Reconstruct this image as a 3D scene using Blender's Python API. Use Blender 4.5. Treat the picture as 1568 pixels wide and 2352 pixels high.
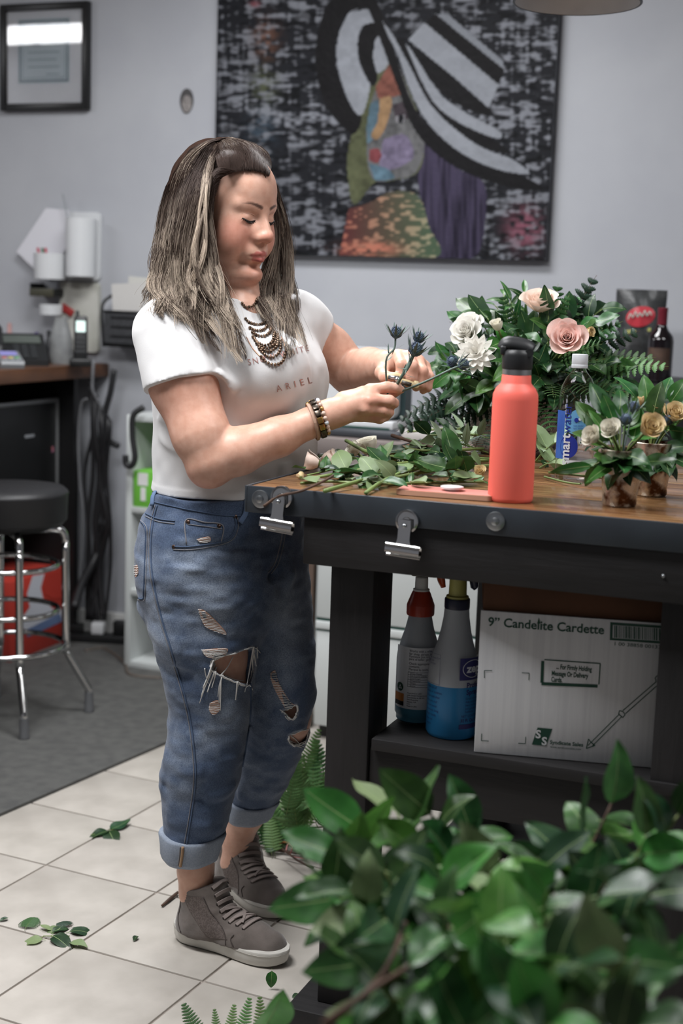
import bpy, bmesh, math, random
import numpy as np
from mathutils import Vector, Matrix, Quaternion
from mathutils.bvhtree import BVHTree
for o in list(bpy.data.objects): bpy.data.objects.remove(o)
scn = bpy.context.scene
COL = scn.collection
PI = math.pi
rnd = random.Random(7)
nrs = np.random.RandomState(5)

# ------------------------------------------------------------------ camera
PW, PH = 1568, 2352
FPX = 50 / 36 * PH
PITCH, ROLL, CAMH, YAW = 0.15299568, 0.03374656, 1.3784704, 0.37031
_cp, _sp = math.cos(PITCH), math.sin(PITCH)
FW = np.array([-math.sin(YAW) * _cp, math.cos(YAW) * _cp, -_sp])
_rt = np.array([math.cos(YAW), math.sin(YAW), 0.0]); _up = np.cross(_rt, FW)
RT = math.cos(ROLL) * _rt + math.sin(ROLL) * _up
UP = -math.sin(ROLL) * _rt + math.cos(ROLL) * _up
CAM = np.array([0, 0, CAMH])
cam_d = bpy.data.cameras.new('camera'); cam = bpy.data.objects.new('camera', cam_d); COL.objects.link(cam)
cam_d.sensor_fit = 'VERTICAL'; cam_d.sensor_height = 36; cam_d.sensor_width = 24; cam_d.lens = 50
cam_d.clip_start = .05
cam.matrix_world = Matrix(((RT[0], UP[0], -FW[0], CAM[0]), (RT[1], UP[1], -FW[1], CAM[1]), (RT[2], UP[2], -FW[2], CAM[2]), (0, 0, 0, 1)))
cam_d.dof.use_dof = True; cam_d.dof.focus_distance = 2.85; cam_d.dof.aperture_fstop = 2.8
scn.camera = cam
# ------------------------------------------------------------------ world, lamps, exposure
wd = bpy.data.worlds.new('world'); scn.world = wd; wd.use_nodes = True
bg = wd.node_tree.nodes['Background']; bg.inputs[0].default_value = (.86, .92, 1.0, 1); bg.inputs[1].default_value = .0
def area(name, loc, sx, sy, power, col=(.98, .985, 1), rot=(0, 0, 0)):
    l = bpy.data.lights.new(name, 'AREA'); l.shape = 'RECTANGLE'; l.size = sx; l.size_y = sy; l.energy = power; l.color = col
    o = bpy.data.objects.new(name, l); COL.objects.link(o); o.location = loc; o.rotation_euler = rot
    return o
CEIL = 2.85
LAMPS = [(-1.6, 1.75, 58, 'aisle'), (-1.75, 3.5, 40, 'back'), (.75, 2.3, 28, 'bench'), (-4.62, 2.38, 30, 'counter')]
for (lx, ly, lw, ln) in LAMPS:
    area('ceiling_lamp_' + ln + '_offscreen', (lx, ly, CEIL - .07), 1.12, .52, lw)
vs = scn.view_settings
vs.view_transform = 'Standard'; vs.look = 'None'; vs.gamma = 1; vs.use_curve_mapping = False; vs.exposure = .45

# ------------------------------------------------------------------ pixel -> place helpers
def ray(x, y): return RT * (x - PW / 2) / FPX - UP * (y - PH / 2) / FPX + FW
def onz(x, y, z): d = ray(x, y); return CAM + d * (z - CAMH) / d[2]
def ony(x, y, Y): d = ray(x, y); return CAM + d * Y / d[1]
def onx(x, y, X): d = ray(x, y); return CAM + d * X / d[0]
def ond(x, y, D): return CAM + ray(x, y) * D
def proj(P):
    d = np.asarray(P, float) - CAM; w = d @ FW
    return np.stack([PW / 2 + FPX * (d @ RT) / w, PH / 2 - FPX * (d @ UP) / w], -1)

# ------------------------------------------------------------------ materials
def lin(h):
    if not isinstance(h, str): return tuple(h) + ((1,) if len(h) == 3 else ())
    h = h.lstrip('#'); c = [int(h[i:i + 2], 16) / 255 for i in (0, 2, 4)]
    return tuple((v / 12.92 if v <= .04045 else ((v + .055) / 1.055) ** 2.4) for v in c) + (1,)
def M(name, col, rough=.5, metal=0., col2=None, scale=8, detail=4, bump=0., bscale=None, spec=.5, trans=0., sss=0., attr=None,
      rand=0., stretch=None, ior=1.45, alpha=1., lo=.35, hi=.65, coat=0., sheen=0., bdist=.01, rrange=None, transl=0., coord='Object'):
    m = bpy.data.materials.new(name); m.use_nodes = True; nt = m.node_tree; N = nt.nodes; L = nt.links
    b = N['Principled BSDF']
    b.inputs['Base Color'].default_value = lin(col); b.inputs['Roughness'].default_value = rough; b.inputs['Metallic'].default_value = metal
    b.inputs['Specular IOR Level'].default_value = spec; b.inputs['IOR'].default_value = ior
    b.inputs['Transmission Weight'].default_value = trans; b.inputs['Alpha'].default_value = alpha
    b.inputs['Coat Weight'].default_value = coat; b.inputs['Sheen Weight'].default_value = sheen
    if sss:
        b.inputs['Subsurface Weight'].default_value = sss; b.inputs['Subsurface Radius'].default_value = (1, .4, .25); b.inputs['Subsurface Scale'].default_value = .006
    src = None
    vec = None
    if col2 or bump:
        tc = N.new('ShaderNodeTexCoord'); vec = tc.outputs[coord]
        if stretch:
            mp = N.new('ShaderNodeMapping'); mp.inputs['Scale'].default_value = stretch; L.new(vec, mp.inputs[0]); vec = mp.outputs[0]
    if attr:
        a = N.new('ShaderNodeVertexColor'); a.layer_name = attr; src = a.outputs[0]
    if col2:
        nz = N.new('ShaderNodeTexNoise'); nz.inputs['Scale'].default_value = scale; nz.inputs['Detail'].default_value = detail; L.new(vec, nz.inputs[0])
        rp = N.new('ShaderNodeValToRGB'); rp.color_ramp.elements[0].position = lo; rp.color_ramp.elements[1].position = hi
        rp.color_ramp.elements[0].color = lin(col); rp.color_ramp.elements[1].color = lin(col2); L.new(nz.outputs[0], rp.inputs[0])
        if src:
            mx = N.new('ShaderNodeMixRGB'); mx.blend_type = 'MULTIPLY'; mx.inputs[0].default_value = 1; L.new(src, mx.inputs[1]); L.new(rp.outputs[0], mx.inputs[2]); src = mx.outputs[0]
        else: src = rp.outputs[0]
    if rand:
        oi = N.new('ShaderNodeObjectInfo'); hs = N.new('ShaderNodeHueSaturation')
        mr = N.new('ShaderNodeMapRange'); mr.inputs[3].default_value = 1 - rand; mr.inputs[4].default_value = 1 + rand; L.new(oi.outputs['Random'], mr.inputs[0]); L.new(mr.outputs[0], hs.inputs['Value'])
        mh = N.new('ShaderNodeMapRange'); mh.inputs[3].default_value = .5 - rand * .06; mh.inputs[4].default_value = .5 + rand * .06
        m2 = N.new('ShaderNodeMath'); m2.operation = 'MULTIPLY_ADD'; m2.inputs[1].default_value = 7.31; m2.inputs[2].default_value = 0
        fr = N.new('ShaderNodeMath'); fr.operation = 'FRACT'; L.new(oi.outputs['Random'], m2.inputs[0]); L.new(m2.outputs[0], fr.inputs[0]); L.new(fr.outputs[0], mh.inputs[0]); L.new(mh.outputs[0], hs.inputs['Hue'])
        if src: L.new(src, hs.inputs['Color'])
        else: hs.inputs['Color'].default_value = lin(col)
        src = hs.outputs[0]
    if src: L.new(src, b.inputs['Base Color'])
    if bump:
        n2 = N.new('ShaderNodeTexNoise'); n2.inputs['Scale'].default_value = bscale or scale; n2.inputs['Detail'].default_value = 5; L.new(vec, n2.inputs[0])
        bp = N.new('ShaderNodeBump'); bp.inputs['Strength'].default_value = bump; bp.inputs['Distance'].default_value = bdist; L.new(n2.outputs[0], bp.inputs['Height']); L.new(bp.outputs[0], b.inputs['Normal'])
        if rrange:
            mr = N.new('ShaderNodeMapRange'); mr.inputs[3].default_value = rrange[0]; mr.inputs[4].default_value = rrange[1]; L.new(n2.outputs[0], mr.inputs[0]); L.new(mr.outputs[0], b.inputs['Roughness'])
    if transl:
        tr = N.new('ShaderNodeBsdfTranslucent'); mxs = N.new('ShaderNodeMixShader'); mxs.inputs[0].default_value = transl
        if src: L.new(src, tr.inputs[0])
        else: tr.inputs[0].default_value = lin(col)
        L.new(b.outputs[0], mxs.inputs[1]); L.new(tr.outputs[0], mxs.inputs[2]); L.new(mxs.outputs[0], N['Material Output'].inputs[0])
    return m

# ------------------------------------------------------------------ mesh helpers: geometry = (verts, faces)
def cat(*gs):
    V, F = [], []
    for v, f in gs:
        n = len(V); V += [tuple(p) for p in v]; F += [tuple(i + n for i in q) for q in f]
    return V, F
def xf(g, mat):
    return [tuple(mat @ Vector(p)) for p in g[0]], g[1]
def mv(g, x=0, y=0, z=0): return [(p[0] + x, p[1] + y, p[2] + z) for p in g[0]], g[1]
def box(x0, y0, z0, x1, y1, z1, bev=0.):
    if bev <= 0:
        V = [(x, y, z) for z in (z0, z1) for y in (y0, y1) for x in (x0, x1)]
        return V, [(0, 2, 3, 1), (4, 5, 7, 6), (0, 1, 5, 4), (2, 6, 7, 3), (0, 4, 6, 2), (1, 3, 7, 5)]
    bm = bmesh.new(); bmesh.ops.create_cube(bm, size=1)
    for v in bm.verts: v.co = Vector(((x0 + x1) / 2 + v.co.x * (x1 - x0), (y0 + y1) / 2 + v.co.y * (y1 - y0), (z0 + z1) / 2 + v.co.z * (z1 - z0)))
    bmesh.ops.bevel(bm, geom=bm.edges[:], offset=bev, segments=2, affect='EDGES', profile=.5)
    bm.verts.index_update()
    g = [tuple(v.co) for v in bm.verts], [tuple(v.index for v in f.verts) for f in bm.faces]; bm.free(); return g
def lathe(prof, n=28, cap=True, squash=None):
    V, F = [], []
    for r, z in prof:
        for k in range(n):
            a = 2 * PI * k / n; V.append((r * math.cos(a), r * math.sin(a), z))
    for i in range(len(prof) - 1):
        for k in range(n):
            F.append((i * n + k, i * n + (k + 1) % n, (i + 1) * n + (k + 1) % n, (i + 1) * n + k))
    if cap:
        F.append(tuple(range(n - 1, -1, -1))); m = (len(prof) - 1) * n; F.append(tuple(m + k for k in range(n)))
    return V, F
def tube(pts, r, n=6, cap=True, flat=1.):
    P = [Vector(p) for p in pts]; V, F = [], []
    R = r if hasattr(r, '__len__') else [r] * len(P)
    t0 = (P[1] - P[0]).normalized(); u = t0.orthogonal().normalized()
    for i, p in enumerate(P):
        t = (P[min(i + 1, len(P) - 1)] - P[max(i - 1, 0)])
        t = t.normalized() if t.length > 1e-9 else t0
        u = (u - t * u.dot(t)); u = u.normalized() if u.length > 1e-6 else t.orthogonal().normalized(); w = t.cross(u)
        for k in range(n):
            a = 2 * PI * k / n; V.append(tuple(p + (u * math.cos(a) + w * math.sin(a) * flat) * R[i]))
    for i in range(len(P) - 1):
        for k in range(n): F.append((i * n + k, i * n + (k + 1) % n, (i + 1) * n + (k + 1) % n, (i + 1) * n + k))
    if cap: F.append(tuple(range(n - 1, -1, -1))); m = (len(P) - 1) * n; F.append(tuple(m + k for k in range(n)))
    return V, F
def prism(poly, z0, z1, hole=False):
    n = len(poly); V = [(x, y, z0) for x, y in poly] + [(x, y, z1) for x, y in poly]
    F = [tuple(range(n - 1, -1, -1)), tuple(range(n, 2 * n))] + [(i, (i + 1) % n, n + (i + 1) % n, n + i) for i in range(n)]
    return V, F
def sphere(c, r, n=10, m=7, sc=(1, 1, 1)):
    V, F = [], []
    V.append((c[0], c[1], c[2] + r * sc[2]))
    for i in range(1, m):
        t = PI * i / m
        for k in range(n):
            a = 2 * PI * k / n; V.append((c[0] + r * sc[0] * math.sin(t) * math.cos(a), c[1] + r * sc[1] * math.sin(t) * math.sin(a), c[2] + r * sc[2] * math.cos(t)))
    V.append((c[0], c[1], c[2] - r * sc[2])); e = len(V) - 1
    for k in range(n): F.append((0, 1 + k, 1 + (k + 1) % n)); F.append((e, 1 + (m - 2) * n + (k + 1) % n, 1 + (m - 2) * n + k))
    for i in range(m - 2):
        for k in range(n): a = 1 + i * n; F.append((a + k, a + n + k, a + n + (k + 1) % n, a + (k + 1) % n))
    return V, F
def spline(pts, n=8):
    P = [np.array(p, float) for p in pts]; P = [2 * P[0] - P[1]] + P + [2 * P[-1] - P[-2]]; out = []
    for i in range(1, len(P) - 2):
        for k in range(n):
            t = k / n; a, b, c, d = P[i - 1:i + 3]
            out.append(.5 * (2 * b + (c - a) * t + (2 * a - 5 * b + 4 * c - d) * t * t + (3 * b - a - 3 * c + d) * t ** 3))
    out.append(P[-2]); return out
def mesh(name, g, mat=None, smooth=True, cols=None):
    me = bpy.data.meshes.new(name); me.from_pydata([tuple(p) for p in g[0]], [], [tuple(q) for q in g[1]])
    if mat: me.materials.append(mat)
    if smooth is True: me.shade_smooth()
    elif smooth:
        me.shade_smooth(); me.set_sharp_from_angle(angle=smooth)
    if cols is not None:
        ca = me.color_attributes.new('col', 'FLOAT_COLOR', 'POINT'); c = np.ones((len(me.vertices), 4), np.float32); c[:, :3] = np.asarray(cols)[:, :3]; ca.data.foreach_set('color', c.ravel())
    me.update(); return me
def tag(o, label=None, cat_=None, group=None, kind=None):
    if label: o['label'] = label
    if cat_: o['category'] = cat_
    if group: o['group'] = group
    if kind: o['kind'] = kind
    return o
def link(name, me, parent=None, mw=None):
    o = bpy.data.objects.new(name, me); COL.objects.link(o)
    if parent is not None: o.parent = parent
    if mw is not None: o.matrix_local = mw
    return o
def mk(name, g, mat, parent=None, smooth=.7, cols=None, mw=None, **kw):
    o = link(name, mesh(name, g, mat, smooth, cols), parent, mw)
    if kw: tag(o, **kw)
    return o
def empty(name, loc=(0, 0, 0), rz=0, **kw):
    o = bpy.data.objects.new(name, None); COL.objects.link(o); o.location = loc; o.rotation_euler = (0, 0, rz); o.empty_display_size = .05
    if kw: tag(o, **kw)
    return o
def struct(name, g, mat, parent=None, smooth=None):
    o = mk(name, g, mat, parent, smooth)
    if parent is None: o['kind'] = 'structure'
    return o
def frame(origin, xdir, zhint=(0, 0, 1)):
    x = Vector(xdir).normalized(); z = Vector(zhint); y = z.cross(x)
    y = y.normalized() if y.length > 1e-5 else x.orthogonal().normalized(); z = x.cross(y)
    o = Vector(origin); return Matrix(((x.x, y.x, z.x, o.x), (x.y, y.y, z.y, o.y), (x.z, y.z, z.z, o.z), (0, 0, 0, 1)))
def text_geo(s, size, align='LEFT', sx=1., bold=0., shear=0., space=1.):
    c = bpy.data.curves.new('t', 'FONT'); c.body = s; c.size = size; c.align_x = align; c.offset = bold; c.shear = shear; c.space_character = space; c.resolution_u = 3
    o = bpy.data.objects.new('t', c); me = o.to_mesh()
    g = [(v.co.x * sx, v.co.y, 0) for v in me.vertices], [tuple(p.vertices) for p in me.polygons]
    o.to_mesh_clear(); bpy.data.objects.remove(o); bpy.data.curves.remove(c); return g
def rect2(x0, y0, x1, y1, z=0): return [(x0, y0, z), (x1, y0, z), (x1, y1, z), (x0, y1, z)], [(0, 1, 2, 3)]
# ------------------------------------------------------------------ the room
WALLY = 4.823
m_wall = M('wall_paint', '#9c9ea4', .75, col2='#a3a5aa', scale=3, bump=.05, bscale=180, bdist=.002)
m_ceil = M('ceiling_paint', '#c9c9c7', .8, bump=.2, bscale=60)
m_white = M('white_paint', '#d3d3d1', .45)
m_grout = M('grout', '#9b928a', .9, col2='#857c74', scale=14)
m_tile = M('floor_tile', '#b7b1a9', .42, col2='#a7a199', scale=9, detail=7, bump=.06, bscale=40, rand=.05, bdist=.002)
m_mat = M('floor_mat', '#4b4b4a', .85, col2='#565654', scale=26, bump=.5, bscale=220, bdist=.003)
struct('floor', box(-5.2, -1.6, -.12, 2.6, WALLY, -.004), m_grout)
fl = bpy.data.objects['floor']
T = .3135; ty = -.44280832; tc_, ts_ = math.cos(ty), math.sin(ty); tox, toy = -.87145077 * .95, 3.84746281 * .95
tile_me = mesh('tile', box(-T / 2 + .0028, -T / 2 + .0028, -.012, T / 2 - .0028, T / 2 - .0028, 0, .0022), m_tile, .5)
for r in range(-9, 12):
    for c in range(-9, 14):
        cx = tox + (c + .5) * tc_ * T + (r + .5) * ts_ * T; cy = toy + (c + .5) * ts_ * T - (r + .5) * tc_ * T
        wx = cx * math.cos(YAW) - cy * math.sin(YAW); wy = cx * math.sin(YAW) + cy * math.cos(YAW)
        if wy < .9 or wy > 4.6 or wx < -2.9 or wx > 1.2: continue
        q = proj((wx, wy, 0))
        if not (-330 < q[0] < 2100 and 1300 < q[1] < 3300): continue
        o = link('tile', tile_me, fl); o.location = (wx, wy, 0); o.rotation_euler = (0, 0, ty + YAW)
struct('wall_back', box(-5.2, WALLY, -.1, 2.6, WALLY + .12, CEIL + .1), m_wall)
struct('wall_left', box(-5.32, -1.6, -.1, -5.2, WALLY + .12, CEIL + .1), m_wall)
struct('wall_right', box(2.6, -1.6, -.1, 2.72, WALLY + .12, CEIL + .1), m_wall)
struct('wall_front', box(-5.2, -1.72, -.1, 2.6, -1.6, CEIL + .1), m_wall)
struct('ceiling', box(-5.2, -1.6, CEIL, 2.6, WALLY, CEIL + .1), m_ceil)
struct('baseboard_back', cat(box(-5.2, WALLY - .014, 0, 2.6, WALLY, .095, .003), box(-5.2, WALLY - .018, 0, 2.6, WALLY - .014, .012)), m_white)
# floor mat: its near edge and its far edge follow the tile direction
e0 = onz(0, 1876, 0); e1 = onz(368, 1716, 0); dv = (e1 - e0) / np.linalg.norm(e1 - e0); pv = np.array([-dv[1], dv[0], 0])
f0 = onz(215, 1535, 0)
A = e0 - dv * 1.6; wdt = float((f0 - e0) @ pv); B = e1 + dv * (float((f0 - e1) @ dv) + .55)
def _p2(P): return (P[0], P[1])
poly = [_p2(A), _p2(B), _p2(B + pv * 1.9), _p2(A + pv * 1.9)]
g = prism(poly, .0005, .009)
mk('floor_mat', g, m_mat, label='dark grey ribbed floor mat under the chrome stool', cat_='mat')
# ceiling lamps
m_lampf = M('lamp_frame', '#d8d8d6', .5)
m_diff = bpy.data.materials.new('lamp_diffuser'); m_diff.use_nodes = True
_b = m_diff.node_tree.nodes['Principled BSDF']; _b.inputs['Base Color'].default_value = (.8, .8, .8, 1)
for i, (lx, ly, lw, ln) in enumerate(LAMPS):
    e = empty('ceiling_lamp', (lx, ly, CEIL), label='rectangular fluorescent ceiling panel above the workshop', cat_='ceiling light', group='ceiling panels')
    mk('lamp_housing', cat(box(-.6, -.3, -.06, -.565, .3, 0), box(.565, -.3, -.06, .6, .3, 0), box(-.565, -.3, -.06, .565, -.265, 0), box(-.565, .265, -.06, .565, .3, 0)), m_lampf, e, None)
    mk('diffuser', box(-.565, -.265, -.045, .565, .265, -.04), m_diff, e, None)

# ------------------------------------------------------------------ the painting
PX0, PX1, PZ0, PZ1 = -2.398, -1.150, 1.508, 2.47
NX, NZ = 330, 256
# the picture is laid out in the photo's own pixel outline of each painted shape, carried onto the canvas plane
gx = np.linspace(PX0, PX1, NX); gz = np.linspace(PZ0, PZ1, NZ)
GX, GZ = np.meshgrid(gx, gz)
PP = proj(np.stack([GX.ravel(), np.full(GX.size, WALLY - .04), GZ.ravel()], -1)); QX, QY = PP[:, 0], PP[:, 1]
def inpoly(poly, X=None, Y=None):
    X = QX if X is None else X; Y = QY if Y is None else Y
    ins = np.zeros(X.shape, bool); n = len(poly)
    for i in range(n):
        x0, y0 = poly[i]; x1, y1 = poly[(i + 1) % n]
        c = (y0 > Y) != (y1 > Y)
        if y1 != y0: ins ^= c & (X < (x1 - x0) * (Y - y0) / (y1 - y0) + x0)
    return ins
def vnoise(x, y, seed):
    xi, yi = np.floor(x).astype(int), np.floor(y).astype(int); fx, fy = x - xi, y - yi
    def h(a, b): return (np.sin(a * 127.1 + b * 311.7 + seed * 74.7) * 43758.5453) % 1
    fx = fx * fx * (3 - 2 * fx); fy = fy * fy * (3 - 2 * fy)
    return (h(xi, yi) * (1 - fx) + h(xi + 1, yi) * fx) * (1 - fy) + (h(xi, yi + 1) * (1 - fx) + h(xi + 1, yi + 1) * fx) * fy
def crv(pts, n=7): return [(p[0], p[1]) for p in spline([(a, b, 0) for a, b in pts], n)]
def C3(h): return np.array(lin(h)[:3])
col = np.zeros((QX.size, 3)); col[:] = C3('#23252c')
n1 = vnoise(QX / 34, QY / 9, 1) * .6 + vnoise(QX / 12, QY / 5, 2) * .4
n2 = vnoise(QX / 7, QY / 40, 3) * .6 + vnoise(QX / 90, QY / 90, 4) * .6
lightmask = np.clip((n1 * .75 + n2 * .45 - .66) * 6, 0, 1) * np.clip(.35 + .65 * vnoise(QX / 150, QY / 130, 9) + .5 * (QX > 1050) * (QY < 330), 0, 1)
col += lightmask[:, None] * (C3('#8f93a0') - col)
dk = np.clip((vnoise(QX / 20, QY / 6, 6) - .6) * 5, 0, 1); col *= (1 - .6 * dk)[:, None]
def blob(cx, cy, rx, ry, c, a=.8, seed=11):
    w = np.exp(-((QX - cx) / rx) ** 2 - ((QY - cy) / ry) ** 2) * np.clip(vnoise(QX / 11, QY / 7, seed) * 1.8 - .3, 0, 1) * a
    col[:] += np.clip(w, 0, 1)[:, None] * (C3(c) - col)
blob(610, 90, 26, 40, '#8a5230'); blob(606, 195, 28, 35, '#5d6638'); blob(600, 300, 30, 40, '#3c5468', 1); blob(1205, 525, 34, 38, '#a04a66', 1.4); blob(585, 10, 12, 8, '#a03848')
def fill(poly, c, tex=.25, seed=21, smooth=True):
    m = inpoly(crv(poly) if smooth else poly); k = 1 + tex * (vnoise(QX / 9, QY / 9, seed) - .5) + tex * (vnoise(QX / 30, QY / 25, seed + 1) - .5)
    col[m] = (C3(c)[None] * k[:, None])[m]; return m
# long violet hair, shoulders, face
hairm = inpoly(crv([(965, 300), (1040, 380), (1110, 420), (1115, 500), (1090, 590), (990, 590), (975, 500), (960, 420)]))
w = np.clip(vnoise(QX / 6, QY / 60, 31) * 1.5 - .1, 0, 1); col[hairm] = (C3('#231d33')[None] * (1 - w[:, None]) + C3('#4a3f62')[None] * w[:, None])[hairm]
sh = inpoly(crv([(800, 480), (850, 465), (900, 440), (960, 450), (985, 520), (1000, 592), (780, 585)]))
t = np.clip((QX - 785) / 200, 0, 1); base = C3('#6e2428')[None] * (1 - t[:, None]) + C3('#4d6a48')[None] * t[:, None]
sp = np.clip((vnoise(QX / 12, QY / 6, 33) - .55) * 5, 0, 1)[:, None]; base = base * (1 - sp) + (C3('#c8603c')[None] * (1 - t[:, None]) + C3('#a8a070')[None] * t[:, None]) * sp
col[sh] = base[sh]; blob(850, 572, 50, 14, '#e07040', 1.6)
fill([(865, 170), (905, 140), (960, 260), (975, 330), (960, 395), (900, 415), (860, 420), (815, 470), (800, 420), (800, 340), (830, 240)], '#5c6238', .5, 41)
fill([(868, 190), (905, 140), (940, 215), (975, 320), (955, 395), (905, 412), (862, 415), (845, 380), (842, 300), (850, 240)], '#6a6a6c', .5, 43)
fill([(862, 200), (905, 140), (925, 210), (900, 222), (868, 225)], '#8c4630', .6, 45)
fill([(850, 240), (868, 232), (870, 290), (845, 330), (842, 290)], '#4c7488', .4, 47)
fill([(872, 225), (900, 225), (890, 280), (870, 318), (852, 312), (868, 280)], '#a87a3c', .4, 49)
fill([(900, 240), (945, 235), (945, 270), (910, 275)], '#4a3d46', .5, 51); fill([(908, 267), (928, 263), (926, 281), (910, 282)], '#8f8c94', .3, 53); fill([(916, 264), (926, 264), (924, 282), (916, 282)], '#1b1b22', .2, 55)
fill([(880, 320), (930, 310), (950, 360), (900, 390), (870, 380)], '#7a6c90', .6, 57); fill([(848, 345), (866, 340), (876, 356), (866, 374), (848, 368)], '#9c3640', .4, 59)
fill([(846, 375), (890, 388), (905, 410), (862, 415)], '#4f7c94', .5, 61)
# the striped hat
BK, WT = '#1b1a1d', '#9aa0ac'
fill([(790, -40), (850, -20), (880, 60), (860, 60), (845, 20), (800, 30), (775, 80), (772, 150), (800, 230), (830, 270), (812, 308), (780, 285), (745, 235), (726, 160), (728, 90), (745, 20)], BK, .2, 71)
fill([(845, 20), (860, 55), (835, 58), (822, 90), (825, 140), (850, 190), (830, 265), (800, 230), (775, 150), (778, 80), (800, 30)], WT, .2, 73)
fill([(835, 58), (862, 52), (878, 75), (860, 90), (856, 120), (868, 170), (855, 198), (828, 150), (820, 100)], BK, .25, 75)
fill([(862, 90), (875, 85), (893, 140), (868, 168), (856, 130)], WT, .2, 77)
fill([(850, -30), (890, 60), (925, 180), (960, 260), (1030, 330), (1110, 380), (1200, 405), (1250, 436), (1180, 432), (1090, 405), (1010, 360), (950, 295), (915, 205), (880, 110), (850, 30), (820, -10)], BK, .15, 79)
fill([(878, 48), (905, 85), (940, 150), (990, 240), (1050, 295), (1120, 345), (1175, 365), (1215, 400), (1130, 385), (1050, 345), (985, 285), (945, 215), (915, 130), (890, 80)], WT, .15, 81)
fill([(905, 85), (930, 100), (975, 200), (1040, 265), (1110, 305), (1175, 352), (1110, 340), (1040, 292), (985, 235), (940, 150)], BK, .15, 83)
fill([(930, 100), (960, 130), (1010, 215), (1075, 262), (1145, 300), (1140, 318), (1060, 285), (1000, 240), (965, 180)], WT, .15, 85)
fill([(935, 100), (975, 120), (1040, 175), (1120, 240), (1118, 265), (1060, 245), (1000, 200), (960, 140)], BK, .15, 87)
fill([(938, 92), (975, 52), (1145, 195), (1122, 248), (1040, 175)], WT, .12, 89, False)
fill([(975, 52), (1000, 32), (1158, 160), (1145, 195)], BK, .15, 91, False)
fill([(1000, 32), (1030, 34), (1155, 140), (1158, 160)], '#8b919d', .12, 93, False)
lum = col @ np.array([.3, .5, .2]); col = (lum[:, None] * .36 + col * .64) * .58
tex = (vnoise(QX / 6, QY / 3, 95) + vnoise(QX / 3, QY / 8, 96)) * .0009
Vp = [(GX.ravel()[i], WALLY - .0405 - tex[i], GZ.ravel()[i]) for i in range(GX.size)]
Fp = [(j * NX + i, j * NX + i + 1, (j + 1) * NX + i + 1, (j + 1) * NX + i) for j in range(NZ - 1) for i in range(NX - 1)]
pe = empty('canvas_painting', ((PX0 + PX1) / 2, WALLY - .02, PZ0), label='large dark canvas painting of a woman in a striped hat', cat_='painting')
def atp(o, e): o.matrix_parent_inverse = Matrix.Translation(e.location).inverted(); return o
def mkw(name, g, mat, e, smooth=.7, cols=None, **kw):
    o = mk(name, g, mat, e, smooth, cols, **kw); o.matrix_parent_inverse = (Matrix.Translation(e.location) @ e.rotation_euler.to_matrix().to_4x4()).inverted(); return o
m_paintc = M('painted_canvas', '#ffffff', .6, attr='col', spec=.12, bump=.25, bscale=220, bdist=.002)
mkw('painted_surface', (Vp, Fp), m_paintc, pe, True, col)
mkw('canvas_edge', box(PX0 - .002, WALLY - .0395, PZ0 - .002, PX1 + .002, WALLY - .002, PZ1 + .002), M('canvas_side', '#232428', .7, col2='#3a3b41', scale=30), pe, None)

# ------------------------------------------------------------------ framed certificate
m_blk = M('black_frame', '#141415', .35)
FX0, FX1, FZ0, FZ1 = -3.336, -2.945, 2.030, 2.425
fe = empty('certificate_frame', ((FX0 + FX1) / 2, WALLY - .01, FZ0), label='framed certificate in a thin black frame on the grey wall', cat_='picture frame')
fr = .026
y0, y1 = WALLY - .03, WALLY - .001
for g in (box(FX0, y0, FZ0, FX0 + fr, y1, FZ1, .002), box(FX1 - fr, y0, FZ0, FX1, y1, FZ1, .002), box(FX0 + fr, y0, FZ0, FX1 - fr, y1, FZ0 + fr, .002), box(FX0 + fr, y0, FZ1 - fr, FX1 - fr, y1, FZ1, .002)):
    mkw('frame_rail', g, m_blk, fe, .5)
mkw('mat_board', box(FX0 + fr, WALLY - .016, FZ0 + fr, FX1 - fr, WALLY - .008, FZ1 - fr), M('mat_board', '#c3c5ca', .7), fe, None)
cx0, cx1, cz0, cz1 = FX0 + .075, FX1 - .085, FZ0 + .10, FZ1 - .055
yy = WALLY - .0165
pa = mkw('certificate', box(cx0, yy, cz0, cx1, yy + .0008, cz1), M('certificate_paper', '#aeb9bf', .7), fe, None)
def frame_lines(x0, x1, z0, z1, w, y):
    return cat(box(x0, y, z0, x1, y + .0005, z0 + w), box(x0, y, z1 - w, x1, y + .0005, z1), box(x0, y, z0, x0 + w, y + .0005, z1), box(x1 - w, y, z0, x1, y + .0005, z1))
g = cat(frame_lines(cx0 + .006, cx1 - .006, cz0 + .006, cz1 - .006, .007, yy - .0006), frame_lines(cx0 + .02, cx1 - .02, cz0 + .02, cz1 - .02, .002, yy - .0006))
for k, (a, b_) in enumerate([(.3, .55), (.25, .5), (.25, .45), (.2, .8), (.2, .75), (.2, .8), (.55, .8)]):
    z = cz1 - .045 - k * .027; g = cat(g, box(cx0 + (cx1 - cx0) * a, yy - .0006, z, cx0 + (cx1 - cx0) * b_, yy - .0001, z + (.009 if k < 3 else .003)))
mkw('printed_border', g, M('certificate_ink', '#6d7a86', .7), fe, None)
mkw('glass', box(FX0 + fr, WALLY - .0215, FZ0 + fr, FX1 - fr, WALLY - .0195, FZ1 - fr), M('picture_glass', '#ffffff', .02, trans=1., ior=1.45), fe, None)

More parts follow.
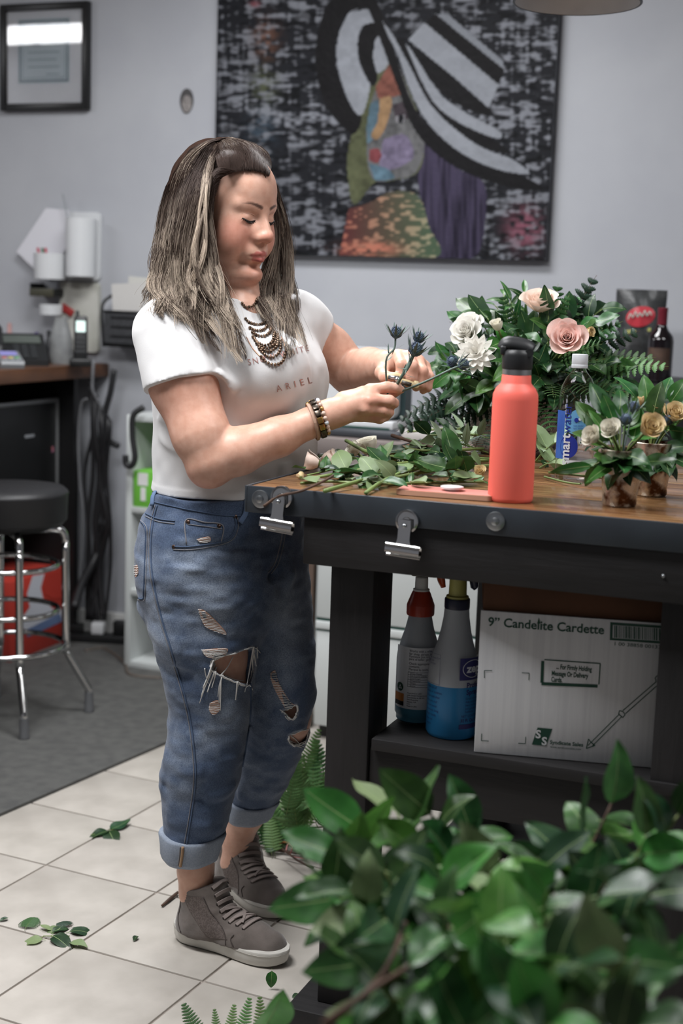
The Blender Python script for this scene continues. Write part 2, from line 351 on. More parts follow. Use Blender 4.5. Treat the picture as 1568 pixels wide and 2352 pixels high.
# ------------------------------------------------------------------ little face-shaped cut-out
c0 = ony(428, 232, WALLY - .004)
pts = [(math.sin(a) * .028 * (1 - .12 * max(0, -math.cos(a))), math.cos(a) * .045) for a in np.linspace(0, 2 * PI, 28)[:-1]]
fce = empty('face_cutout', (c0[0], WALLY, c0[2] - .045), label='small grey face-shaped paper cut-out stuck on the wall', cat_='cut-out')
def wallpoly(pts, t, y, c=c0): return [(c[0] + a, y, c[2] + b) for a, b in pts] + [(c[0] + a, y - t, c[2] + b) for a, b in pts], None
def wallprism(pts, y, t, c=c0):
    n = len(pts); V = wallpoly(pts, t, y, c)[0]
    return V, [tuple(range(n)), tuple(range(2 * n - 1, n - 1, -1))] + [(i, n + i, n + (i + 1) % n, (i + 1) % n) for i in range(n)]
mkw('paper', wallprism(pts, WALLY - .0005, .003), M('cutout_dark', '#3d3b3c', .6), fce, None)
mkw('printed_face', wallprism([(a * .72 + .002, b * .68 - .010) for a, b in pts], WALLY - .0036, .0005), M('cutout_grey', '#8a8583', .6, col2='#6f6a68', scale=60), fce, None)
m_cl = M('cutout_line', '#4a4645', .6)
for ox, oz in ((-.007, .004), (.010, .004), (.002, -.022)): mkw('printed_feature', wallprism([(a * .16 + ox, b * .05 + oz) for a, b in pts], WALLY - .0042, .0004), m_cl, fce, None)

# ------------------------------------------------------------------ pendant lamp shade over the bench
lc = ond(1402, 33, 3.45); lz = lc[2]; Rl = .148
lcx, lcy = lc[0] - .05, lc[1] - Rl - .0
le = empty('pendant_lamp', (lcx, lcy, lz), label='grey metal pendant lamp shade hanging over the workbench', cat_='lamp')
m_shade = M('shade_metal', '#c3c4c6', .45, .1, col2='#cfd0d1', scale=9)
prof = [(Rl, 0), (Rl * .985, .004), (Rl * .9, .05), (Rl * .62, .105), (Rl * .3, .13), (.035, .15), (.033, .2)]
mk('lamp_shade', lathe([(r, z) for r, z in prof] + [(r - .003, z) for r, z in reversed(prof)], 48, False), m_shade, le, .6)
mk('rolled_rim', lathe([(Rl + .003 * math.cos(a), .002 + .003 * math.sin(a)) for a in np.linspace(0, 2 * PI, 9)], 48, False), M('rim_dark', '#3b3b3c', .4, .6), le)
mk('socket', lathe([(.02, .10), (.022, .19), (.03, .2), (.03, .25), (.012, .27)], 20), m_blk, le)
mk('bulb', lathe([(.002, .045), (.018, .05), (.028, .07), (.026, .095), (.015, .115)], 20), M('bulb_glass', '#d8d5cc', .3), le)
mk('cord', tube([(0, 0, .26), (0, 0, CEIL - lz)], .004, 8), m_blk, le)
# ------------------------------------------------------------------ the workbench
m_plank = M('oiled_wood', '#583a22', .26, col2='#7f5f3e', scale=5, detail=6, stretch=(1.2, 14, 4), bump=.12, bscale=9, rand=.12, bdist=.003, coat=.15)
m_steel = M('dark_steel', '#3b4147', .42, .35, col2='#30343a', scale=7, detail=6, bump=.05, rrange=(.3, .55))
m_bpaint = M('black_stained_wood', '#141314', .6, col2='#1d1b1c', scale=7, detail=6, stretch=(6, 6, .8), bump=.35, bscale=14, bdist=.004)
m_bpaintx = M('black_stained_board', '#111011', .6, col2='#191718', scale=7, detail=6, stretch=(.8, 6, 6), bump=.3, bscale=14, bdist=.004)
m_chrome = M('chrome', '#c9c9c9', .12, 1.)
m_zinc = M('zinc', '#a9adb0', .3, 1., col2='#8f9396', scale=40)
TZ = 1.03; TX0, TX1, TY0, TY1 = -1.076, .62, 2.305, 3.50
be = empty('workbench', (-.2, 2.9, 0), label='heavy black workbench with oiled wood top and steel edge band', cat_='workbench')
npk = 7; pw = (TY1 - TY0) / npk
for k in range(npk):
    mkw('top_plank', box(TX0 + .004, TY0 + k * pw + .0012, TZ - .042, TX1, TY0 + (k + 1) * pw - .0012, TZ - (0, .0006, .0003, .0009)[k % 4], .0015), m_plank, be, .5)
mkw('edge_band', box(TX0, TY0 - .006, TZ - .048, TX1, TY0, TZ + .0008, .002), m_steel, be, .5, label='dark steel edge band')
mkw('edge_band', box(TX0 - .005, TY0 - .006, TZ - .048, TX0 + .001, TY1, TZ + .0008, .002), m_steel, be, .5)
mkw('apron', box(-.967, 2.307, .897, TX1 - .1, 2.345, TZ - .048, .002), m_bpaintx, be, .5)
mkw('apron', box(-.967, 2.345, .897, -.929, TY1 - .06, TZ - .048, .002), m_bpaint, be, .5)
for x in (-.927, -.336, .40):
    for y in (2.345, TY1 - .17):
        mkw('leg', box(x, y, .05, x + .083, y + .105, .983, .003), m_bpaint, be, .5)
mkw('foot_plank', box(-.973, 2.301, .001, TX1 - .1, 2.47, .05, .003), m_bpaintx, be, .5)
mkw('foot_plank', box(-.973, TY1 - .2, .001, TX1 - .1, TY1 - .03, .05, .003), m_bpaintx, be, .5)
SZ = .583
for k in range(5):
    mkw('shelf_board', box(-.835, 2.338 + k * .2, SZ - .022, .38, 2.338 + k * .2 + .195, SZ, .002), m_bpaintx, be, .5)
mkw('shelf_apron', box(-.842, 2.352, .462, .40, 2.39, SZ - .022, .002), m_bpaintx, be, .5)
def bolt(x, z):
    g = lathe([(.0165, 0), (.0165, .002), (.0145, .003), (.007, .0032), (.007, .006), (.004, .0075), (.001, .008)], 20)
    return xf(g, Matrix.Translation((x, TY0 - .006, z)) @ Matrix.Rotation(PI / 2, 4, 'X'))
for px, py in ((598, 1146), (1138, 1197), (1880, 1255)):
    p = ony(px, py, TY0 - .006); mkw('bolt', bolt(p[0], p[2]), m_zinc, be, .6, label='zinc bolt with round washer')
p = ony(1523, 1323, 2.307); mkw('screw', xf(sphere((0, 0, 0), .0035, 8, 6), Matrix.Translation((p[0], 2.307, p[2]))), m_zinc, be, True)
# magnetic bulldog clips
def clip(px, py, lab, tilt):
    p = ony(px, py, TY0 - .008); e = empty('magnetic_clip', (p[0], TY0 - .0065, p[2]), label=lab, cat_='clip', group='magnetic clips on the bench edge')
    Rm = Matrix.Rotation(tilt, 4, 'Y')
    mk('magnet_disc', xf(lathe([(.021, 0), (.0215, .003), (.0205, .007), (.017, .008), (.0165, .0065), (.008, .0065), (.007, .009), (.001, .0095)], 28), Matrix.Rotation(PI / 2, 4, 'X')), m_chrome, e, .7)
    b1 = [(-.0095, .004), (.0095, .004), (.011, -.01), (.011, -.03), (.013, -.038), (-.013, -.038), (-.011, -.03), (-.011, -.01)]
    def plate(poly, y0, y1): n = len(poly); return [(x, y0, z) for x, z in poly] + [(x, y1, z) for x, z in poly], [tuple(range(n)), tuple(range(2 * n - 1, n - 1, -1))] + [(i, n + i, n + (i + 1) % n, (i + 1) % n) for i in range(n)]
    mk('handle', xf(plate(b1, -.0165, -.014), Rm), m_chrome, e, None)
    mk('handle', xf(plate([(x * .92, z * .8) for x, z in b1], -.0115, -.009), Rm), m_chrome, e, None)
    jaw = [(-.020, .0), (-.012, .0), (-.006, -.016), (-.0105, -.0175), (-.0175, -.0175), (-.0205, -.006)]
    n = 16; V, F = [], []
    for x in (-.031, .031):
        for k in range(n):
            a = -PI * .62 + 1.24 * PI * 1.28 * k / (n - 1); V.append((x, -.0135 + .0105 * math.sin(a) * .75, -.05 + .0125 * math.cos(a)))
    for k in range(n - 1): F.append((k, k + 1, n + k + 1, n + k))
    V2 = [(x, -.0135 + (y + .0135) * .86, -.05 + (z + .05) * .86) for x, y, z in V]
    F2 = [tuple(reversed([i + 2 * n for i in f])) for f in F]; F3 = [(k, 2 * n + k, 2 * n + k + 1, k + 1) for k in range(n - 1)] + [(n + k, n + k + 1, 3 * n + k + 1, 3 * n + k) for k in range(n - 1)] + [(0, n, 3 * n, 2 * n), (n - 1, 3 * n - 1, 4 * n - 1, 2 * n - 1)]
    mk('clip_jaw', xf((V + V2, F + F2 + F3), Rm), m_chrome, e, .6)
    mk('rivet', xf(sphere((0, -.0175, -.006), .0042, 10, 6), Rm), m_zinc, e, True)
clip(648, 1142, 'shiny magnetic bulldog clip by the corner bolt of the bench', 0.08)
clip(936, 1197, 'shiny magnetic bulldog clip on the steel edge below the phone', .05)

# ------------------------------------------------------------------ things on the bench shelf
def box_uv(name):
    pass
m_card = M('white_corrugated', '#cdced0', .75, col2='#c3c4c7', scale=4, bump=.15, bscale=30, stretch=(30, 30, .5), bdist=.002)
m_cardb = M('brown_cardboard', '#5a3a26', .85, col2='#4a2f1e', scale=8)
bl, br_ = onz(1088, 1727, SZ + .0015), onz(1497, 1757, SZ + .0015)
byaw = math.atan2(br_[1] - bl[1], br_[0] - bl[0]) * .8
bw = .318; bd = .30
_d = ray(1095, 1401); bh = float((CAM + _d * (((bl - CAM) @ np.array([math.sin(byaw), -math.cos(byaw), 0])) / (_d @ np.array([math.sin(byaw), -math.cos(byaw), 0]))))[2] - SZ - .001)
ce = empty('cardboard_carton', (bl[0], bl[1], SZ + .001), byaw, label='white corrugated carton with green printing on the bench shelf', cat_='box')
mk('front_panel', box(0, 0, 0, bw, .005, bh, .0015), m_card, ce, .5)
mk('side_panel', box(0, .005, 0, .005, bd, bh), m_card, ce, None); mk('side_panel', box(bw - .005, .005, 0, bw, bd, bh), m_card, ce, None)
mk('back_panel', box(0, bd, 0, bw, bd + .005, bh), m_card, ce, None); mk('bottom_panel', box(.005, .005, 0, bw - .005, bd, .005), m_card, ce, None)
fm = Matrix.Translation((.003, .006, bh - .002)) @ Matrix.Rotation(-.10, 4, 'X')
mk('top_flap', xf(box(0, 0, 0, bw - .012, .004, .085, .0015), fm), m_cardb, ce, .5, label='brown inner face of the raised flap')
mk('top_flap', xf(box(.002, .02, 0, .006, bd - .03, .075), Matrix.Translation((0, 0, bh - .004)) @ Matrix.Rotation(-.08, 4, 'Y')), m_cardb, ce, None)
m_green = M('green_print', '#123c2e', .6)
# photo pixel -> place on the carton's front face
c1, s1 = math.cos(byaw), math.sin(byaw)
def onface(px, py, org=bl, n=(math.sin(byaw), -math.cos(byaw))):
    d = ray(px, py); nn = np.array([n[0], n[1], 0]); t = ((org - CAM) @ nn) / (d @ nn); P = CAM + d * t
    r = P - org; return (r[0] * c1 + r[1] * s1, P[2] - SZ - .001)
def facegeo(g, u, v, rot=0., y=-.0006):
    cr, sr = math.cos(rot), math.sin(rot)
    return [(u + p[0] * cr - p[1] * sr, y, v + p[0] * sr + p[1] * cr) for p in g[0]], g[1]
def ftext(s, px, py, hpx, bold=0., sx=1., name='printed_line', rot=0.):
    u, v = onface(px, py); k = onface(px, py - hpx)[1] - v
    mk(name, facegeo(text_geo(s, k / .7, sx=sx, bold=bold), u, v, rot), m_green, ce, None)
ftext('9\u201d Candelite Cardette', 1120, 1437, 20, .0004, 1.0)
ftext('... For Firmly Holding', 1277, 1536, 11, .0003, .58); ftext('Message Or Delivery', 1266, 1551, 11, .0003, .60); ftext('Cards.', 1265, 1565, 11, .0003, .60)
ftext('Syndicate Sales', 1262, 1708, 8.5, .0002, 1.0); ftext('www.syndicatesales.com', 1263, 1717, 5, 0, .95)
ftext('1 00 38858 00133', 1408, 1482, 8, 0, 1.25)
def fpoly(pts, name='printed_mark', mat=None):
    P = [onface(*p) for p in pts]; mk(name, ([(u, -.0007, v) for u, v in P], [tuple(range(len(P)))]), mat or m_green, ce, None)
def fline(pts, w=2.2):
    G = None
    for a, b in zip(pts[:-1], pts[1:]):
        d = math.hypot(b[0] - a[0], b[1] - a[1]); nx, ny = -(b[1] - a[1]) / d * w / 2, (b[0] - a[0]) / d * w / 2
        q = [(a[0] + nx, a[1] + ny), (b[0] + nx, b[1] + ny), (b[0] - nx, b[1] - ny), (a[0] - nx, a[1] - ny)]
        P = [onface(*p) for p in q]; g = ([(u, -.0007, v) for u, v in P], [(0, 1, 2, 3)]); G = g if G is None else cat(G, g)
    mk('printed_mark', G, m_green, ce, None)
fline([(1250, 1515), (1378, 1524), (1375, 1572)], 2.5); fline([(1246, 1518), (1244, 1568)], 7); fline([(1243, 1570), (1372, 1576)], 7)
for pts in ([(1112, 1557), (1112, 1540), (1130, 1540)], [(1198, 1545), (1215, 1546), (1214, 1562)], [(1106, 1685), (1105, 1701), (1122, 1702)], [(1190, 1707), (1206, 1708), (1207, 1692)]): fline(pts, 1.6)
fpoly([(1234, 1671), (1268, 1674), (1254, 1713), (1221, 1710)])
m_wprint = M('white_print', '#c4c6c8', .7)
for s, x, y, h in (('S', 1229, 1694, 18), ('S', 1243, 1710, 18)):
    u, v = onface(x, y); k = onface(x, y - h)[1] - v; mk('emblem_letter', facegeo(text_geo(s, k / .7, bold=.0006), u, v, 0, -.0012), m_wprint, ce, None)
fpoly([(1401, 1429), (1530, 1438), (1529, 1479), (1400, 1470)])
fpoly([(1407, 1435), (1526, 1443), (1525, 1473), (1406, 1465)], 'barcode_ground', M('barcode_ground', '#a3a5a8', .7)); bpy.data.objects[-1] if False else None
for o in ce.children:
    if o.name.startswith('barcode_ground'): o.location.y = -.0004
x = 1410.; k = 0
G = None
while x < 1522:
    w = rnd.choice((1.2, 1.2, 2.4, 3.4)); t = (x - 1407) / 119
    P = [onface(a, b) for a, b in ((x, 1436 + t * 8), (x + w, 1436 + t * 8), (x + w, 1464 + t * 8), (x, 1464 + t * 8))]
    g = ([(u, -.0014, v) for u, v in P], [(0, 1, 2, 3)]); G = g if G is None else cat(G, g); x += w + rnd.choice((1.3, 2., 3.))
mk('barcode_bars', G, m_green, ce, None, kind='stuff')
# the long floral pick drawn on the carton
fline([(1350, 1712), (1422, 1640)], 2); fline([(1357, 1716), (1428, 1645)], 2); fline([(1430, 1632), (1506, 1566)], 2); fline([(1436, 1639), (1510, 1573)], 2)
fline([(1346, 1719), (1351, 1697), (1357, 1705), (1366, 1712), (1346, 1719)], 2); fline([(1420, 1640), (1422, 1632), (1430, 1634), (1435, 1641), (1430, 1648), (1420, 1640)], 2)
fline([(1506, 1566), (1504, 1556), (1516, 1546), (1522, 1550)], 2); fline([(1510, 1573), (1518, 1573), (1524, 1562)], 2)
fpoly([(1233, 1432), (1237, 1418), (1241, 1432)])

# spray bottles
m_clear = M('milky_plastic', '#b4b9bf', .3, col2='#a9aeb5', scale=5, transl=.25)
m_liqblue = M('blue_liquid_plastic', '#2f7fb4', .28, transl=.25)
m_liqteal = M('teal_liquid_plastic', '#4f87a0', .28, transl=.25)
m_label = M('paper_label', '#c3c6cc', .55)
m_navy = M('navy_print', '#25245c', .5)
m_dark = M('dark_print', '#3a3d48', .6)
def cyl_text(s, R, ang0, z, size, bold=0., sx=1., eps=.0006):
    g = text_geo(s, size, sx=sx, bold=bold); out = []
    for p in g[0]:
        a = ang0 + p[0] / R; out.append(((R + eps) * math.cos(a), (R + eps) * math.sin(a), z + p[1]))
    return out, g[1]
def cyl_patch(R, a0, a1, z0, z1, n=12, eps=.0004, shear=0.):
    V, F = [], []
    for i in range(n + 1):
        a = a0 + (a1 - a0) * i / n
        for z in (z0, z1): V.append(((R + eps) * math.cos(a), (R + eps) * math.sin(a), z + shear * i / n))
    for i in range(n): F.append((2 * i, 2 * i + 2, 2 * i + 3, 2 * i + 1))
    return V, F
camang = lambda P: math.atan2(CAM[1] - P[1], CAM[0] - P[0])
def bottle(px, py, R, Hs, name, lab, prof, liq_h, m_liq, collar, neckm, trigm, sprm, headh):
    b = onz(px, py, SZ + .001); b = b + np.array([FW[0], FW[1], 0]) * R
    e = empty(name, (b[0], b[1], SZ + .001), 0, label=lab, cat_='spray bottle')
    pr = [(r * R, z * Hs) for r, z in prof]
    low = [(r, z) for r, z in pr if z <= liq_h]; 
    # split the profile at the liquid line
    rl = np.interp(liq_h, [z for r, z in pr], [r for r, z in pr])
    mk('body_lower', lathe(low + [(rl, liq_h)], 36), m_liq, e, .7, label='lower body with blue liquid showing through')
    mk('body_upper', lathe([(rl, liq_h)] + [(r, z) for r, z in pr if z > liq_h], 36), m_clear, e, .7)
    return e, b, camang(b)
prof1 = [(.80, 0), (.93, .02), (.93, .06), (1, .08), (1, .58), (.97, .64), (.85, .74), (.66, .86), (.55, .96), (.52, 1.)]
e1, b1, a1 = bottle(957, 1666, .041, .205, 'spray_bottle', 'spray bottle with red collar and white printed label on the shelf', prof1, .035, m_liqteal, None, None, None, None, 0)
R1 = .041; m_red = M('red_plastic', '#a03a2a', .3); m_org = M('orange_trigger', '#b8502a', .25)
mk('collar', lathe([(.0255, .203), (.0262, .206), (.0262, .222), (.0255, .224), (.0175, .245), (.0145, .25)], 36), m_red, e1, .6, label='red ribbed collar')
mk('neck', lathe([(.0155, .249), (.0155, .252), (.0125, .253), (.012, .274), (.010, .276)], 28), m_white, e1, .6)
m_sprw = M('grey_white_plastic', '#8f8d88', .45)
Rz1 = Matrix.Rotation(a1 + PI / 2 - .15, 4, 'Z')
mk('spray_head', xf(cat(box(-.020, -.010, .276, .030, .010, .300, .004), box(-.034, -.008, .283, -.018, .008, .296, .003)), Rz1), m_sprw, e1, .6)
mk('trigger', xf(tube([(.028, 0, .293), (.034, 0, .282), (.037, 0, .270), (.041, 0, .258)], [.006, .0065, .006, .004], 8, flat=1.6), Rz1), m_org, e1, True, label='orange trigger')
mk('label', cyl_patch(R1, a1 - 1.25, a1 + 1.0, .03, .148, 20), m_label, e1, True)
lines = [('Works with a wide range', .140), ('for shop, garage, home', .1345), ('Funciona con una amplia', .1295), ('para el taller, garaje', .1245), ('Check appropriate box', .116), ('contents.', .1105), ('Marque la casilla apropiada', .105)]
for s, z in lines: mk('printed_line', cyl_text(s, R1, a1 - .42, z, .0062, 0, .9, .0012), m_dark, e1, None)
for k in range(7): mk('printed_rule', cyl_patch(R1, a1 - .45, a1 + .6, .073 + k * .0047, .0733 + k * .0047 + .0002, 10, .0012), m_dark, e1, None)
for aa in (-.45, -.33): mk('printed_rule', cyl_patch(R1, a1 + aa, a1 + aa + .012, .073, .1016, 2, .0012), m_dark, e1, None)
for k, s in enumerate(('Glass Cleaner', 'All-Purpose Cleaner', 'Disinfectant', 'Weed Killer', 'Water', 'Other')): mk('printed_line', cyl_text(s, R1, a1 - .30, .0977 - k * .0047, .004, 0, .9, .0012), m_dark, e1, None)
for k in range(7): mk('printed_line', cyl_text(('Assembled in USA', 'with Global Components', 'Ensamblado en EE.UU.', 'Distributed by', 'Atlanta, GA', 'Item', 'Made in USA')[k], R1, a1 - .45, .060 - k * .0042, .0038, 0, .95, .0012), m_dark, e1, None)
mk('orange_print', cyl_patch(R1, a1 - 1.25, a1 - .62, .043, .058, 8, .0012, .0), M('orange_print', '#b5733a', .5), e1, True)
mk('black_print', cyl_patch(R1, a1 - 1.25, a1 - .62, .0345, .0428, 8, .0012), m_blk, e1, True)
dd = [((R1 + .0012) * math.cos(a1 - .87 + .0085 / R1 * math.cos(t)), (R1 + .0012) * math.sin(a1 - .87 + .0085 / R1 * math.cos(t)), .070 + .0085 * math.sin(t)) for t in np.linspace(0, 2 * PI, 22)[:-1]]
mk('recycling_emblem', (dd, [tuple(range(len(dd)))]), m_green, e1, None)
mk('recycling_emblem', cyl_text('\u25b3', R1, a1 - .95, .067, .009, .0003, 1, .0018), m_label, e1, None)
prof2 = [(.92, 0), (1, .03), (1, .46), (.97, .53), (.86, .62), (.70, .72), (.58, .82), (.50, .92), (.47, 1.)]
e2, b2, a2 = bottle(1040, 1701, .0475, .237, 'spray_bottle', 'spray bottle with yellow neck and blue printing beside the carton', prof2, .098, m_liqblue, None, None, None, None, 0)
R2 = .0475; m_yel = M('yellow_plastic', '#a3a05c', .4); m_navyp = M('navy_plastic', '#1f2238', .35)
mk('collar', lathe([(.0225, .235), (.0232, .237), (.0232, .252), (.0222, .254)], 36), m_navyp, e2, .6, label='navy ribbed collar')
mk('neck', lathe([(.0205, .254), (.0205, .258), (.0165, .260), (.0155, .300), (.013, .302)], 28), m_yel, e2, .6, label='pale yellow neck')
Rz2 = Matrix.Rotation(a2 + PI / 2 + .1, 4, 'Z')
mk('spray_head', xf(cat(box(-.018, -.010, .302, .034, .010, .316, .004), box(.03, -.006, .306, .045, .006, .314, .002)), Rz2), m_yel, e2, .6)
mk('trigger', xf(tube([(.026, 0, .304), (.028, 0, .290), (.030, 0, .275), (.033, 0, .272)], [.007, .007, .006, .004], 8, flat=1.4), Rz2), m_navyp, e2, True, label='navy trigger')
mk('blue_emblem_panel', cyl_patch(R2, a2 + .22, a2 + 1.25, .112, .153, 12, .0006), m_navy, e2, True)
el = [(a2 + .78 + .44 * math.cos(t), .133 + .016 * math.sin(t)) for t in np.linspace(0, 2 * PI, 33)]
mk('emblem_ring', tube([((R2 + .0012) * math.cos(a), (R2 + .0012) * math.sin(a), z) for a, z in el], .0006, 5, False), m_label, e2, True)
mk('emblem_word', cyl_text('zep', R2, a2 + .5, .1265, .021, .0007, 1.05, .0012), m_label, e2, None)
mk('printed_line', cyl_text('Professional', R2, a2 + .52, .098, .0135, .0003, .9, .0008), m_navy, e2, None); mk('printed_line', cyl_text('Sprayer', R2, a2 + .52, .085, .0135, .0003, .9, .0008), m_navy, e2, None)
for k in range(5): mk('printed_line', cyl_text(('Great for cleaning', 'Adjustable nozzle', 'Ideal for home', 'and garage use', 'Refillable')[k], R2, a2 + .5, .076 - k * .0062, .0055, 0, .95, .0008), m_navy, e2, None)
mk('printed_line', cyl_text('NET CONTENTS', R2, a2 + .35, .043, .0065, 0, .9, .0008), m_navy, e2, None); mk('printed_line', cyl_text('32 Fl. Oz. Quart', R2, a2 + .33, .034, .0085, .0002, .85, .0008), m_navy, e2, None)
mk('printed_band', cyl_patch(R2, a2 + .28, a2 + 1.2, .021, .030, 12, .0006), m_navy, e2, True)
for a_ in (-1.35, -.56): mk('printed_rule', cyl_patch(R2, a2 + a_, a2 + a_ + .01, .1, .156, 2, .0008), m_navy, e2, None)
for z in (.1, .156): mk('printed_rule', cyl_patch(R2, a2 - 1.35, a2 - .55, z, z + .0005, 8, .0008), m_navy, e2, None)
for k in range(12): mk('printed_line', cyl_text(('Directions for', 'safe use', 'of sprayer', 'Keep out of', 'reach of children', 'Rinse well after', 'each use and', 'do not store', 'chemicals long', 'Wash hands', 'after use', 'Recycle')[k], R2, a2 - 1.25, .147 - k * (.0055 if k < 3 else .0085) - (0 if k < 3 else .03), .006, 0, .95, .0008), m_navy, e2, None)
# ------------------------------------------------------------------ reception counter on the left
m_wood2 = M('dark_walnut', '#4a2f1e', .4, col2='#5d3c26', scale=5, stretch=(8, 1.2, 4), bump=.1)
m_black = M('black_laminate', '#111112', .45)
m_blkp = M('black_plastic', '#161718', .4)
m_gry = M('grey_plastic', '#8c9094', .4)
CZ = 1.078; CX = -2.857
ct = empty('counter', (-3.2, 3.7, 0), label='high black counter with dark walnut top by the grey wall', cat_='counter')
mkw('counter_top', box(-3.62, 2.6, CZ - .05, CX, WALLY - .002, CZ, .004), m_wood2, ct, .5, label='dark walnut counter top')
mkw('back_panel', box(-3.36, 2.65, 0, -3.33, 4.64, CZ - .05), m_black, ct, None)
mkw('end_panel', box(-3.6, 4.64, 0, -2.90, 4.67, CZ - .05), m_black, ct, None); mkw('end_panel', box(-3.6, 2.65, 0, -2.95, 2.68, CZ - .05), m_black, ct, None)
mkw('middle_shelf', box(-3.33, 2.68, .55, -2.95, 4.64, .575), m_black, ct, None)
# black appliance with a silver rim on the counter's shelf
p0 = onx(136, 914, -2.96); ax1 = p0[1]; az1 = p0[2]; ae = empty('flat_screen', (-3.0, ax1 - .25, .576), label='black panel appliance with a silver rim under the counter', cat_='appliance')
ay0 = ax1 - .56; az0 = .576; m_silver = M('silver_trim', '#8d8f90', .35, .6)
mkw('body', box(-3.12, ay0, az0, -2.966, ax1 - .004, az1 - .006, .006), m_blkp, ae, .5)
for g in (box(-2.985, ay0, az1 - .014, -2.96, ax1, az1, .002), box(-2.985, ax1 - .012, az0, -2.96, ax1, az1 - .014, .002), box(-2.985, ay0, az0, -2.96, ay0 + .012, az1 - .014, .002)): mkw('silver_rim', g, m_silver, ae, .5)
q = onx(68, 1002, -2.966); mkw('emblem', box(-2.9665, q[1] - .03, q[2] - .005, -2.9645, q[1] + .03, q[2] + .006, .0008), m_gry, ae, .5)
q = onx(121, 1032, -2.966); mkw('sticker', box(-2.9665, q[1] - .007, q[2] - .011, -2.965, q[1] + .007, q[2] + .011), M('sticker', '#7a5a7c', .5, col2='#a05a50', scale=90), ae, None)
# red and white carton on the floor
q0 = onz(147, 1478, 0); rz = empty('snack_carton', (q0[0] - .1, q0[1] - .2, 0), label='red and white printed carton on the floor under the counter', cat_='box')
m_redc = M('red_carton', '#a8362c', .5); cw = .36; ch = .305
mkw('carton_body', box(q0[0] - .24, q0[1] - cw, 0, q0[0], q0[1], ch, .003), m_redc, rz, .5)
def onside(poly, x): return [(x, q0[1] - cw * (1 - u), ch * v) for u, v in poly]
def sidepoly(name, poly, mat, eps=.0008): mkw(name, (onside(poly, q0[0] + eps), [tuple(range(len(poly)))]), mat, rz, None)
m_wc = M('white_carton_print', '#b9bcc4', .5); m_bc = M('blue_carton_print', '#5d6f92', .5)
sidepoly('white_print', [(.40, 1), (.62, .98), (.55, .82), (.60, .66), (.78, .50), (.98, .45), (.98, .30), (.40, .30), (.10, .45), (.35, .62), (.30, .8)], m_wc)
sidepoly('red_print', [(.64, .97), (.97, .94), (.97, .60), (.80, .62), (.62, .72), (.58, .84)], m_redc, .0016); sidepoly('blue_print', [(.3, .36), (.9, .42), (.97, .30), (.3, .26)], m_bc, .0016)


# ------------------------------------------------------------------ chrome bar stool
sx, sy = -2.545, 3.70
st = empty('bar_stool', (sx, sy, 0), label='chrome bar stool with a round black vinyl seat', cat_='stool')
m_vinyl = M('black_vinyl', '#1b1b1d', .5, bump=.08, bscale=150)
SZt = .755
mk('seat', lathe([(.135, SZt - .125), (.165, SZt - .120), (.178, SZt - .105), (.180, SZt - .03), (.183, SZt - .024), (.181, SZt - .018), (.168, SZt - .006), (.12, SZt), (.001, SZt + .003)], 44), m_vinyl, st, .9)
mk('seat_plate', lathe([(.13, SZt - .135), (.13, SZt - .125)], 32), m_blkp, st, .5)
fx = [(.165, -.165), (.19, .165), (-.165, .165), (-.165, -.165)]
for (dx, dy) in fx:
    a, b = dx * .69, dy * .69
    z1 = SZt - .142
    pts = [(a * .25, b * .25, z1), (a * .80, b * .80, z1), (a * .96, b * .96, z1 - .012), (a, b, z1 - .045), (a, b, z1 - .07), (a * 1.02, b * 1.02, .235), (a * 1.06, b * 1.06, .205), (dx * .96, dy * .96, .10), (dx, dy, .075), (dx, dy, .02)]
    lg = mk('leg', tube(spline(pts, 4), .0125, 10), m_chrome, st, True)
    mk('foot_cap', lathe([(.017, 0.0095), (.0175, .012), (.0155, .02), (.014, .075)], 14), M('foot_rubber', '#5b5c5e', .5) if 'foot_rubber' not in bpy.data.materials else bpy.data.materials['foot_rubber'], lg, .6, mw=Matrix.Translation((dx, dy, 0)))
def ring(r, z, t=.009): return tube([(r * math.cos(a), r * math.sin(a), z) for a in np.linspace(0, 2 * PI, 41)], t, 8, False)
for r, z in ((.150, .505), (.150, .36), (.172, .245)): mk('foot_ring', ring(r, z), m_chrome, st, True)

# ------------------------------------------------------------------ white cube shelf
m_lam = M('white_laminate', '#c0c4c3', .4)
KX, KY = -2.54, 4.41
ks = empty('cube_shelf', (KX + .2, KY + .2, 0), label='white laminate cube shelf unit standing against the wall', cat_='shelf unit')
zs = [ony(290, y, KY)[2] for y in (952, 1162, 1352, 1536)]; t = .022; kw = .76
mkw('side_panel', box(KX, KY, 0, KX + t, WALLY - .02, zs[0], .001), m_lam, ks, .5); mkw('side_panel', box(KX + kw - t, KY, 0, KX + kw, WALLY - .02, zs[0], .001), m_lam, ks, .5)
mkw('side_panel', box(KX + kw / 2 - t / 2, KY, .02, KX + kw / 2 + t / 2, WALLY - .02, zs[0] - t), m_lam, ks, None)
for z in (zs[0], zs[1], zs[2], .03): mkw('shelf_board', box(KX + t, KY, z - t, KX + kw - t, WALLY - .02, z, .001), m_lam, ks, .5)
mkw('back_board', box(KX + t, WALLY - .024, .03, KX + kw - t, WALLY - .021, zs[0] - t), m_lam, ks, None)
gb = empty('green_box', (KX + .13, KY + .12, zs[1]), label='small lime green box with white print inside the cube shelf', cat_='box')
m_lime = M('lime_card', '#6db544', .5)
gh = ony(300, 1080, KY)[2] - zs[1]; mkw('box_body', box(KX + t + .006, KY + .004, zs[1], KX + t + .24, KY + .2, zs[1] + gh, .002), m_lime, gb, .5)
for a, b_, c_, d_ in ((.018, .058, .6, .95), (.03, .05, .18, .55)): mkw('white_print', box(KX + t + .006 + a, KY + .0025, zs[1] + gh * c_, KX + t + .006 + b_, KY + .004, zs[1] + gh * d_), m_white, gb, None)

